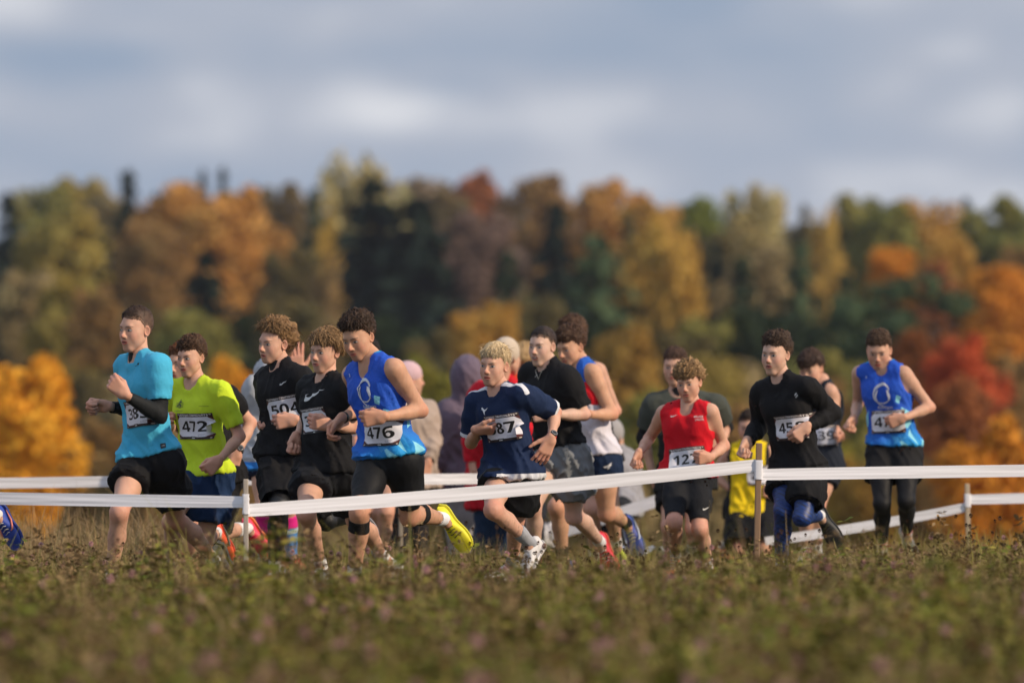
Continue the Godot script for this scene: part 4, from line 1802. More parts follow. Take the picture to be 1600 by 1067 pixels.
func set_stage() -> void:
	var cam := Camera3D.new()
	cam.name = "camera"
	cam.position = Vector3(0, CAM_Y, 0)
	cam.rotation.x = CAM_PITCH
	var at := CameraAttributesPhysical.new()
	at.frustum_focal_length = FOCAL
	at.frustum_near = 0.5
	at.frustum_far = 5000.0
	at.frustum_focus_distance = 30.4
	at.exposure_aperture = 2.2
	cam.attributes = at
	cam.far = 5000.0
	add_child(cam)
	var env := Environment.new()
	env.background_mode = Environment.BG_SKY
	var sky := Sky.new()
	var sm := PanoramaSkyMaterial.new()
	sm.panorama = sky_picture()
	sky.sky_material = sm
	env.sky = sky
	env.tonemap_mode = Environment.TONE_MAPPER_LINEAR
	env.tonemap_exposure = EXPOSURE
	env.sdfgi_enabled = true
	env.ssao_enabled = true
	env.ssil_enabled = true
	env.fog_enabled = true
	env.fog_density = FOG
	env.fog_light_color = Color(0.72, 0.74, 0.8)
	var we := WorldEnvironment.new()
	we.name = "environment"
	we.environment = env
	add_child(we)
	var sun := DirectionalLight3D.new()
	sun.name = "sun"
	sun.light_energy = SUN
	sun.light_angular_distance = 0.6
	sun.light_color = Color(1.0, 0.91, 0.79)
	sun.shadow_enabled = true
	sun.directional_shadow_max_distance = 500.0
	sun.look_at_from_position(Vector3.ZERO, -SUN_FROM, Vector3.UP)
	add_child(sun)


func stock() -> void:
	wn.seed = 11
	wn.frequency = 1.0
	wn.noise_type = FastNoiseLite.TYPE_SIMPLEX_SMOOTH
	wn.fractal_type = FastNoiseLite.FRACTAL_NONE
	hn.seed = 23
	hn.frequency = 1.0
	hn.noise_type = FastNoiseLite.TYPE_SIMPLEX_SMOOTH
	hn.fractal_octaves = 2
	ln.seed = 37
	ln.frequency = 1.0
	ln.fractal_octaves = 3
	var nz := FastNoiseLite.new()
	nz.seed = 8
	nz.noise_type = FastNoiseLite.TYPE_SIMPLEX_SMOOTH
	nz.frequency = 0.022
	nz.fractal_type = FastNoiseLite.FRACTAL_RIDGED
	nz.fractal_octaves = 3
	var im := nz.get_seamless_image(256, 256)
	im.bump_map_to_normal_map(5.0)
	cloth_bump = ImageTexture.create_from_image(im)


# ---------------------------------------------------------------- the land
func ground_y(x: float, z: float) -> float:
	var d := -z
	var pts := [[0.0, -0.02], [10.0, 0.0], [31.0, 0.0], [33.0, 0.04], [35.0, 0.1], [37.5, -0.12], [40.0, -0.42], [46.0, -1.3], [60.0, -3.0], [100.0, -5.6], [160.0, -7.2], [220.0, -6.4], [300.0, -3.4], [400.0, 0.0], [560.0, 5.0], [900.0, 9.0], [4000.0, 14.0]]
	var y := 14.0
	for k in pts.size() - 1:
		if d <= pts[k + 1][0]:
			y = lerpf(pts[k][1], pts[k + 1][1], maxf(0.0, (d - pts[k][0]) / (pts[k + 1][0] - pts[k][0])))
			break
	var near := smoothstep(60.0, 30.0, d)
	y += near * smoothstep(1.2, 3.2, x) * 0.09 * smoothstep(29.0, 33.0, d)
	y += ln.get_noise_2d(x * 0.35, z * 0.35) * 0.05 * near + ln.get_noise_2d(x * 0.012, z * 0.012) * 2.2 * (1.0 - smoothstep(120.0, 45.0, d))
	return y


func land() -> void:
	var geo := Geo.new()
	var zs: Array = []
	var z := 14.0
	while z > -4000.0:
		zs.append(z)
		z -= 0.5 if z > -48.0 else (4.0 if z > -120.0 else (14.0 if z > -600.0 else 400.0))
	var rows: Array = []
	var cols: Array = []
	for zz in zs:
		var row := PackedVector3Array()
		var cr := PackedColorArray()
		var half := 40.0 + maxf(0.0, -zz) * 0.9
		for k in 97:
			var t := k / 48.0 - 1.0
			var x := half * (0.25 * t + 0.75 * t * t * t)
			row.append(Vector3(x, ground_y(x, zz), zz))
			var n := ln.get_noise_2d(x * 0.9, zz * 0.9)
			var m := ln.get_noise_2d(x * 0.05 + 40.0, zz * 0.05)
			var c := Color(0.1, 0.085, 0.03).lerp(Color(0.06, 0.07, 0.02), clampf(0.5 + n, 0.0, 1.0))
			if zz < -50.0:
				c = Color(0.15, 0.11, 0.05).lerp(Color(0.07, 0.075, 0.025), clampf(0.5 + 1.2 * m, 0.0, 1.0))
			cr.append(c)
		rows.append(row)
		cols.append(cr)
	geo.grid(rows, false, Color.WHITE, cols)
	var o := put("ground", geo.mesh(), surf("soil", Color.WHITE, 0.95, "vc"))
	tag(o, "uneven meadow ground that drops behind the runners into a valley", "ground", "", "structure")


func blade(geo: Geo, p: Vector3, dir: Vector3, h: float, w: float, bend: float, col: Color, tip: Color, segs := 3) -> void:
	var side := dir.cross(Vector3.UP).normalized()
	var rows: Array = []
	var cols: Array = []
	for k in segs + 1:
		var t := float(k) / segs
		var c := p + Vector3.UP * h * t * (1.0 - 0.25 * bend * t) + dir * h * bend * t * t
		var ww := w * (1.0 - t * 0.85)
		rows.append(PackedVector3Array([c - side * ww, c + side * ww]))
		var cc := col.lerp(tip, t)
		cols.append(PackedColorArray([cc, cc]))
	geo.grid(rows, false, col, cols)


func leaf(geo: Geo, p: Vector3, dir: Vector3, l: float, w: float, col: Color) -> void:
	var side := dir.cross(Vector3(0.3, 0.9, 0.2)).normalized()
	var m := p + dir * l * 0.5 + Vector3.UP * l * 0.08
	geo.quad(p, m - side * w, p + dir * l, m + side * w, col)


func meadow_clump(seed_: int, what: String) -> Mesh:
	var r := RandomNumberGenerator.new()
	r.seed = seed_
	var geo := Geo.new()
	var dirv := func() -> Vector3:
		var an := r.randf() * TAU
		return Vector3(cos(an), 0, sin(an))
	if what == "clover":
		for k in 13:
			var d: Vector3 = dirv.call()
			var p: Vector3 = dirv.call() * r.randf() * 0.11
			var h := r.randf_range(0.14, 0.36)
			var g := Color(0.1, 0.085, 0.025).lerp(Color(0.13, 0.15, 0.025), r.randf())
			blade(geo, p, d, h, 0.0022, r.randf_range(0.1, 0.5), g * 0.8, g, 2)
			for q in r.randi_range(3, 7):
				var t := r.randf_range(0.35, 1.0)
				var c := p + Vector3.UP * h * t + d * h * 0.35 * t * t
				for s in 3:
					var ld: Vector3 = (dirv.call() + Vector3.UP * r.randf_range(-0.3, 0.5)).normalized()
					var lc := Color(0.1, 0.125, 0.02).lerp(Color(0.38, 0.31, 0.07), r.randf() * r.randf())
					if r.randf() < 0.16:
						lc = Color(0.16, 0.07, 0.035)
					leaf(geo, c, ld, r.randf_range(0.024, 0.055), r.randf_range(0.008, 0.016), lc)
	elif what == "grass":
		for k in 30:
			var d: Vector3 = dirv.call()
			var p: Vector3 = dirv.call() * r.randf() * 0.12
			var g := Color(0.105, 0.135, 0.02).lerp(Color(0.27, 0.24, 0.055), r.randf())
			if r.randf() < 0.3:
				g = Color(0.4, 0.3, 0.15)
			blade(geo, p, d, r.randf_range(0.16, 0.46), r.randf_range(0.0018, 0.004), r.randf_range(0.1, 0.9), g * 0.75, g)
	elif what == "brown":
		for k in 10:
			var d: Vector3 = dirv.call()
			var p: Vector3 = dirv.call() * r.randf() * 0.13
			var h := r.randf_range(0.2, 0.42)
			var g := Color(0.095, 0.055, 0.03).lerp(Color(0.28, 0.19, 0.095), r.randf())
			blade(geo, p, d, h, 0.002, r.randf_range(0.05, 0.4), g, g, 2)
			for q in r.randi_range(2, 5):
				var t := r.randf_range(0.55, 1.0)
				var c := p + Vector3.UP * h * t + d * h * 0.2 * t * t
				for s in 4:
					leaf(geo, c, (dirv.call() + Vector3.UP * r.randf_range(-0.2, 0.9)).normalized(), r.randf_range(0.012, 0.028), 0.006, g * r.randf_range(0.6, 1.2))
	elif what == "straw":
		for k in 26:
			var d: Vector3 = dirv.call()
			var p: Vector3 = dirv.call() * r.randf() * 0.16
			var g := Color(0.46, 0.34, 0.19).lerp(Color(0.34, 0.22, 0.11), r.randf())
			if r.randf() < 0.25:
				g = Color(0.13, 0.14, 0.04)
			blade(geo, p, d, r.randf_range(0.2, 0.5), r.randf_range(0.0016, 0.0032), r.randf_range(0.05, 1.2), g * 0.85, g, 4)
	return geo.mesh()


func flower(seed_: int, what: String) -> Mesh:
	var r := RandomNumberGenerator.new()
	r.seed = seed_
	var geo := Geo.new()
	var h := r.randf_range(0.3, 0.42) if what != "tall" else r.randf_range(0.42, 0.58)
	var an := r.randf() * TAU
	var d := Vector3(cos(an), 0, sin(an))
	var g := Color(0.11, 0.12, 0.035) if what == "pink" else Color(0.12, 0.075, 0.035)
	blade(geo, Vector3.ZERO, d, h, 0.002, 0.22, g, g, 4)
	var top := Vector3.UP * h * 0.945 + d * h * 0.22
	var heads := 1 if what == "pink" else r.randi_range(1, 3)
	for q in heads:
		var c := top + Vector3(r.randf_range(-0.04, 0.04), -0.05 * q, r.randf_range(-0.04, 0.04)) * float(q > 0)
		if q > 0:
			geo.tube([Vector3.UP * h * (0.6 - 0.1 * q) + d * h * 0.08, c], [0.0016, 0.0014], 3, g)
		var n := 44 if what == "pink" else 22
		for k in n:
			var y := 1.0 - 2.0 * (k + 0.5) / n
			var az := k * 2.39996
			var dd := Vector3(sqrt(1.0 - y * y) * cos(az), y, sqrt(1.0 - y * y) * sin(az))
			if what == "pink":
				var col := Color(0.4, 0.19, 0.22).lerp(Color(0.52, 0.34, 0.33), r.randf())
				leaf(geo, c + dd * 0.004, dd, 0.016, 0.004, col)
			else:
				var col := Color(0.04, 0.023, 0.016).lerp(Color(0.1, 0.055, 0.034), r.randf())
				leaf(geo, c + dd * 0.003, (dd + Vector3.UP * 0.3).normalized(), 0.0105, 0.004, col)
	for k in 3:
		var t := r.randf_range(0.2, 0.7)
		var ld := Vector3(r.randf_range(-1, 1), r.randf_range(0, 0.6), r.randf_range(-1, 1)).normalized()
		leaf(geo, Vector3.UP * h * t + d * h * 0.22 * t * t, ld, 0.035, 0.006, g)
	return geo.mesh()


func scatter(called: String, label: String, category: String, m: Mesh, spots: Array, mat: Material) -> void:
	var mm := MultiMesh.new()
	mm.transform_format = MultiMesh.TRANSFORM_3D
	mm.mesh = m
	mm.instance_count = spots.size()
	for k in spots.size():
		mm.set_instance_transform(k, spots[k])
	var o := MultiMeshInstance3D.new()
	o.name = numbered(called)
	o.multimesh = mm
	o.material_override = mat
	add_child(o)
	tag(o, label, category, "", "stuff")


func spot(r: RandomNumberGenerator, x: float, z: float, lo: float, hi: float, sink := 0.0) -> Transform3D:
	var s := r.randf_range(lo, hi)
	return Transform3D(Basis(Vector3.UP, r.randf() * TAU).rotated(Vector3(1, 0, 0), r.randf_range(-0.15, 0.15)).scaled(Vector3(s, s * r.randf_range(0.85, 1.15), s)), Vector3(x, ground_y(x, z) - sink, z))


func meadow() -> void:
	var r := RandomNumberGenerator.new()
	r.seed = 77
	var gm := surf("meadow_plants", Color.WHITE, 0.75, "vc")
	gm.metallic_specular = 0.2
	gm.backlight_enabled = true
	gm.backlight = Color(0.35, 0.35, 0.35)
	var fill := {"clover": [[], [], []], "grass": [[], []], "brown": [[], []], "straw": [[], []]}
	# the meadow between the camera and the course
	var d := 10.5
	while d < 33.5:
		var half := d * 0.089 + 1.3
		var rowstep := 0.11
		var n := int(half * 2.0 / 0.125)
		for k in n:
			var x := r.randf_range(-half, half)
			var z := -d + r.randf_range(-0.06, 0.06)
			if ln.get_noise_2d(x * 2.1 + 50.0, z * 1.2) < -0.12 and r.randf() < 0.6:
				continue
			if d > 28.0 and r.randf() < smoothstep(28.2, 30.5, d) * 0.8:
				continue
			var patch := ln.get_noise_2d(x * 1.3, z * 0.7) + 0.12 * smoothstep(22.0, 27.0, d)
			var p := r.randf()
			var kind := "clover"
			var thin := smoothstep(19.0, 25.0, d)
			if p < 0.3 + 0.7 * patch + 0.14 * thin:
				kind = "brown"
			elif p < 0.6 + 0.2 * patch + 0.26 * thin:
				kind = "grass"
			var low := lerpf(0.76, 0.92, smoothstep(14.0, 24.0, d)) if d < 27.8 else lerpf(0.92, 0.5, smoothstep(27.5, 31.0, d))
			low *= 1.0 + 0.4 * ln.get_noise_2d(x * 0.5 + 9.0, z * 0.4)
			fill[kind][r.randi() % fill[kind].size()].append(spot(r, x, z, low * 0.65, low * (1.2 if r.randf() < 0.88 else 1.65)))
		d += rowstep
	# straw and short grass round and behind the course
	for k in 6500:
		var z := -r.randf_range(29.5, 42.0)
		var half := -z * 0.089 + 1.6
		var x := r.randf_range(-half, half)
		var left := smoothstep(-1.0, -2.2, x)
		var p := r.randf()
		if p < 0.3 + 0.45 * left:
			fill.straw[r.randi() % 2].append(spot(r, x, z, 0.4 + 0.5 * left * smoothstep(31.0, 33.5, -z), 0.65 + 0.65 * left * smoothstep(31.0, 33.5, -z)))
		else:
			fill.grass[r.randi() % 2].append(spot(r, x, z, 0.35, 0.75))
	var words := {"clover": "leafy green and yellowing clover filling the meadow before the course", "grass": "thin green grass of the meadow and course", "brown": "dry brown seed stalks scattered through the meadow", "straw": "bleached straw stalks beside and behind the course"}
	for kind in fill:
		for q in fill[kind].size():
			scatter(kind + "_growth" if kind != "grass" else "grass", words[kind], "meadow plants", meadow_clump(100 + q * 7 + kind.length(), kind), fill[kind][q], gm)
	# flower heads
	for what in ["pink", "dark", "tall"]:
		for q in 3:
			var list: Array = []
			var n: int = {"pink": 200, "dark": 420, "tall": 95}[what]
			for k in n:
				var dd := r.randf_range(11.0, 32.5) if what != "tall" else r.randf_range(24.0, 31.0)
				if what == "dark":
					dd = sqrt(r.randf_range(11.0 * 11.0, 32.0 * 32.0))
				var half := dd * 0.089 + 1.0
				var x := r.randf_range(-half, half)
				if what == "tall":
					x = half * (1.0 - 1.9 * r.randf() * r.randf())
				var s := 0.85 if dd < 27.0 else lerpf(0.9, 0.75, (dd - 27.0) / 5.0)
				list.append(spot(r, x, -dd, s * 0.85, s * 1.15))
			scatter({"pink": "clover_flower", "dark": "knapweed", "tall": "tall_seedhead"}[what], {"pink": "pink clover heads among the meadow leaves", "dark": "dark brown withered flower heads on thin stalks", "tall": "taller withered seed heads standing up before the course"}[what], "flowers", flower(300 + q * 11 + what.length(), what), list, gm)


# ---------------------------------------------------------------- tapes and posts
func tape(called: String, label: String, pts: Array, width: float, mat: Material, sag := 0.0, group := "") -> void:
	var geo := Geo.new()
	var rows: Array = []
	var r := RandomNumberGenerator.new()
	r.seed = label.length() * 31
	var ph := r.randf() * 10.0
	for s in pts.size() - 1:
		var p := v3(pts[s])
		var q := v3(pts[s + 1])
		var dir := (q - p).normalized()
		var side := Vector3(-dir.z, 0, dir.x).normalized()
		if side.z < 0.0:
			side = -side
		var up := side.cross(dir).normalized()
		if up.y < 0.0:
			up = -up
		var n := 48
		for k in n + 1:
			if k == n and s < pts.size() - 2:
				continue
			var t := float(k) / n
			var c := p.lerp(q, t) - Vector3.UP * sag * 4.0 * t * (1.0 - t)
			var pinch := 1.0 - 0.1 * exp(-t * 9.0) - 0.1 * exp(-(1.0 - t) * 9.0)
			var row := PackedVector3Array()
			for m in 15:
				var v := m / 14.0
				var l := t * 6.0 + s * 7.0 + ph
				var fold := 0.0005 * sin(v * 11.0 + 1.7 * wn.get_noise_2d(l * 0.35, 1.0)) + 0.0012 * wn.get_noise_2d(l * 0.8, v * 3.0) + 0.006 * sin(l * 0.8) * (v - 0.5) + 0.0009 * sin(v * 26.0 + l * 0.3) * (1.0 - pinch) * 8.0
				row.append(c + up * (0.5 - v) * width * pinch + side * fold)
			rows.append(row)
	for k in rows.size():
		pass
	geo.grid(rows, false, Color.WHITE)
	var o := put(numbered(called), geo.mesh(), mat)
	tag(o, label, "course tape", group)


func post(label: String, at: Vector3, h: float, w: float, tape_y: float, tape_h: float, wood: Color, tape_m: Material, lean := 0.0) -> void:
	var o := Node3D.new()
	o.name = numbered("marker_post")
	o.position = at
	o.rotation.z = lean
	add_child(o)
	tag(o, label, "post", "")
	var geo := Geo.new()
	var rows: Array = []
	for lv in [[-0.25, 1.0], [0.0, 1.0], [h * 0.5, 1.0], [h - 0.004, 1.0], [h, 0.86]]:
		var row := PackedVector3Array()
		for k in 12:
			var an := TAU * (k + 0.5) / 12.0
			var c := Vector2(signf(cos(an)) * pow(absf(cos(an)), 0.35), signf(sin(an)) * pow(absf(sin(an)), 0.35)) * 0.92
			row.append(Vector3(c.x * w * 0.5 * lv[1], lv[0], c.y * w * 0.42 * lv[1]))
		rows.append(row)
	rows.append(PackedVector3Array())
	for k in 12:
		rows[-1].append(Vector3(0, h, 0))
	geo.grid(rows, true, Color.WHITE)
	var wm := StandardMaterial3D.new()
	wm.resource_name = "lath"
	var nz := FastNoiseLite.new()
	nz.seed = 3
	nz.frequency = 0.03
	nz.domain_warp_enabled = true
	var im := Image.create_empty(64, 256, false, Image.FORMAT_RGBA8)
	for y in 256:
		for x in 64:
			var t := 0.5 + 0.5 * nz.get_noise_2d(x * 9.0, y * 0.5) + 0.25 * nz.get_noise_2d(x * 30.0, y * 1.2)
			im.set_pixel(x, y, (wood * (0.65 + 0.55 * t)).linear_to_srgb())
	wm.albedo_texture = ImageTexture.create_from_image(im)
	wm.uv1_triplanar = true
	wm.uv1_scale = Vector3(14, 2.5, 14)
	wm.roughness = 0.85
	put("stake", geo.mesh(), wm, o)
	# the tape wound round it
	var tg := Geo.new()
	rows = []
	for k in 9:
		var y := tape_y + tape_h * (k / 8.0 - 0.5)
		var row := PackedVector3Array()
		for q in 16:
			var an := TAU * q / 16.0
			var c := Vector2(signf(cos(an)) * pow(absf(cos(an)), 0.5), signf(sin(an)) * pow(absf(sin(an)), 0.5))
			var f := 0.0035 + 0.0018 * sin(k * 2.4 + q * 0.8)
			row.append(Vector3(c.x * (w * 0.5 + f), y, c.y * (w * 0.42 + f)))
		rows.append(row)
	tg.grid(rows, true, Color.WHITE)
	put("tape_wrap", tg.mesh(), tape_m, o)


# ---------------------------------------------------------------- trees
var tree_kit := {}


func leaf_card(geo: Geo, p: Vector3, nn: Vector3, s: float, col: Color, r: RandomNumberGenerator) -> void:
	var a := nn.cross(Vector3(r.randf_range(-1, 1), r.randf_range(-1, 1), r.randf_range(-1, 1))).normalized()
	var b := nn.cross(a)
	var q := a * s * r.randf_range(0.6, 1.1)
	var w := b * s * r.randf_range(0.35, 0.7)
	geo.tri(p - q, p - w * r.randf_range(0.6, 1.1) + nn * s * 0.12, p + q, col)
	geo.tri(p - q, p + q, p + w * r.randf_range(0.6, 1.1) + nn * s * 0.12, col)


func crown_mesh(kind: String, seed_: int) -> Array:
	# [trunk, crown], one unit tall and about one unit across
	var r := RandomNumberGenerator.new()
	r.seed = seed_
	var tr := Geo.new()
	var cr := Geo.new()
	var bark := Color(0.09, 0.07, 0.055)
	var rd := func() -> Vector3:
		return Vector3(r.randfn(), r.randfn(), r.randfn()).normalized()
	if kind == "spruce":
		tr.tube([Vector3(0, -0.05, 0), Vector3(0, 0.4, 0), Vector3(0.004, 0.97, 0)], [0.028, 0.018, 0.003], 7, bark)
		var levels := 20
		for k in levels:
			var t := (k + r.randf() * 0.6) / levels
			var y := lerpf(0.1, 0.985, t)
			var rad := 0.5 * pow(1.0 - t, 0.78) * r.randf_range(0.8, 1.08) + 0.012
			var nb := int(lerpf(11, 5, t))
			for q in nb:
				var an := TAU * (q + r.randf() * 0.7) / nb
				var d := Vector3(cos(an), 0, sin(an))
				var l := rad * r.randf_range(0.75, 1.1)
				for s in 5:
					var w := (s + 0.6) / 5.0
					var p := Vector3(0, y, 0) + d * l * w + Vector3.UP * (-0.08 * l * w * w * 3.0 + 0.02 * w) * 0.5
					var c := 0.75 + 0.5 * r.randf()
					var nn: Vector3 = (Vector3.UP * 0.8 + d * 0.5 + rd.call() * 0.5).normalized()
					leaf_card(cr, p, nn, 0.05 + 0.07 * (1.0 - t) * (1.0 - 0.4 * w), Color(c, c, c * 0.95), r)
	elif kind == "pine":
		tr.tube([Vector3(0, -0.05, 0), Vector3(0.01, 0.4, 0.01), Vector3(-0.01, 0.85, 0)], [0.026, 0.02, 0.008], 7, Color(0.17, 0.085, 0.045))
		for k in 13:
			var y := r.randf_range(0.45, 0.93)
			var an := r.randf() * TAU
			var rad := r.randf_range(0.05, 0.34) * (1.15 - absf(y - 0.65))
			var c := Vector3(cos(an) * rad, y, sin(an) * rad)
			tr.tube([Vector3(0, y - 0.08, 0), c], [0.008, 0.004], 4, Color(0.15, 0.08, 0.05))
			var lr := r.randf_range(0.1, 0.17)
			for q in 80:
				var d: Vector3 = rd.call()
				var s := 0.75 + 0.5 * r.randf()
				leaf_card(cr, c + d * Vector3(lr, lr * 0.6, lr) * r.randf_range(0.6, 1.05), (d + rd.call() * 0.6).normalized(), r.randf_range(0.03, 0.055), Color(s, s, s), r)
	else:
		var bush := kind == "bush"
		var low := 0.04
		var cols := kind == "column"
		if bush:
			for k in 4:
				var an := TAU * k / 4.0 + r.randf()
				tr.tube([Vector3(cos(an) * 0.03, -0.05, sin(an) * 0.03), Vector3(cos(an) * 0.1, 0.3, sin(an) * 0.1), Vector3(cos(an) * 0.22, 0.7, sin(an) * 0.22)], [0.016, 0.011, 0.004], 5, bark)
		else:
			tr.tube([Vector3(0, -0.05, 0), Vector3(0.012, 0.3, 0), Vector3(-0.01, 0.6, 0.01), Vector3(0, 0.9, 0)], [0.03, 0.022, 0.013, 0.003], 8, bark if kind != "birch" else Color(0.42, 0.4, 0.37))
		for q in 420:
			# foliage inside the crown, so that it closes between the outer clumps
			var d: Vector3 = rd.call() * pow(r.randf(), 0.4)
			var s := 0.7 + 0.45 * r.randf()
			var yy := 0.53 + d.y * 0.42
			var wd := 0.4 * (1.0 - 0.45 * smoothstep(0.5, 1.0, yy))
			leaf_card(cr, Vector3(d.x * wd, yy, d.z * wd), rd.call(), r.randf_range(0.04, 0.07), Color(s, s, s), r)
		var lobes := 18 if not cols else 11
		for k in lobes:
			var t := (k + r.randf()) / lobes
			var y := lerpf(low + 0.08, 0.93, t)
			var prof := sin(PI * clampf((y - low + 0.1) / (1.12 - low), 0.0, 1.0))
			prof = pow(prof, 0.6) * 0.38
			var an := k * 2.4 + r.randf() * 0.8
			var rad := prof * r.randf_range(0.35, 0.95)
			var lr := r.randf_range(0.13, 0.2) * (1.1 - 0.4 * t)
			var c := Vector3(cos(an) * rad, y, sin(an) * rad)
			if not bush:
				cr.tube([Vector3(0, maxf(y - 0.2, 0.0), 0), c.lerp(Vector3(0, y - 0.05, 0), 0.5), c], [0.014, 0.009, 0.004], 4, Color(0.3, 0.26, 0.22))
			var hue := r.randf_range(-0.12, 0.12)
			for q in 230:
				var d: Vector3 = rd.call()
				var s := 0.84 + 0.28 * r.randf()
				var p := c + d * Vector3(lr, lr * (1.3 if kind == "birch" or cols else 0.9), lr) * r.randf_range(0.55, 1.12)
				leaf_card(cr, p, (d * 0.7 + rd.call()).normalized(), r.randf_range(0.026, 0.048), Color(s * (1.0 + hue), s, s * (1.0 - hue)), r)
	return [tr.mesh(), cr.mesh()]


func tree(called: String, label: String, kind: String, at: Vector3, height: float, width: float, crown: float, tint: Color, var_: int, group: String) -> void:
	var key := kind + str(var_)
	if not tree_kit.has(key):
		tree_kit[key] = crown_mesh(kind, 900 + var_ * 17 + kind.length())
	var o := Node3D.new()
	o.name = numbered(called)
	o.position = at
	o.rotation.y = var_ * 1.7 + at.x
	add_child(o)
	tag(o, label, "bush" if kind == "bush" else "tree", group)
	var t := put("trunk" if kind != "bush" else "stems", tree_kit[key][0], surf("bark", Color.WHITE, 0.9, "vc"), o)
	t.scale = Vector3(width if kind == "bush" else minf(width, height * 0.5), height, width if kind == "bush" else minf(width, height * 0.5))
	var m := surf("leaves " + tint.to_html(), tint, 0.7, "vc")
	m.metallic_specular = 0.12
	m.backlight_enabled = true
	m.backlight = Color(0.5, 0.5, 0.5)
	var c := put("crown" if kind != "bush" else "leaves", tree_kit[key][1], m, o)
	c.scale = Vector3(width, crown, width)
	c.position.y = height - crown



func tint(name: String) -> Color:
	return {"dark": Color(0.014, 0.024, 0.018), "deep": Color(0.03, 0.045, 0.024), "forest": Color(0.06, 0.09, 0.045), "moss": Color(0.22, 0.22, 0.06), "green": Color(0.2, 0.2375, 0.0438), "lime": Color(0.2375, 0.225, 0.0438), "olive": Color(0.25, 0.235, 0.07), "mustard": Color(0.34, 0.27, 0.075), "tan": Color(0.32, 0.25, 0.125), "gold": Color(0.52, 0.33, 0.075), "pale": Color(0.5, 0.42, 0.19), "orange": Color(0.52, 0.28, 0.08), "amber": Color(0.5, 0.3, 0.075), "bright": Color(0.6, 0.25, 0.035), "flame": Color(0.75, 0.37, 0.04), "russet": Color(0.34, 0.13, 0.055), "rust": Color(0.2375, 0.0875, 0.0312), "red": Color(0.5, 0.1, 0.04), "copper": Color(0.3, 0.185, 0.075), "ochre": Color(0.3375, 0.2063, 0.05), "brown": Color(0.2, 0.15, 0.075), "umber": Color(0.15, 0.125, 0.055), "ash": Color(0.3, 0.2375, 0.1625), "mauve": Color(0.2, 0.1375, 0.1125)}[name]


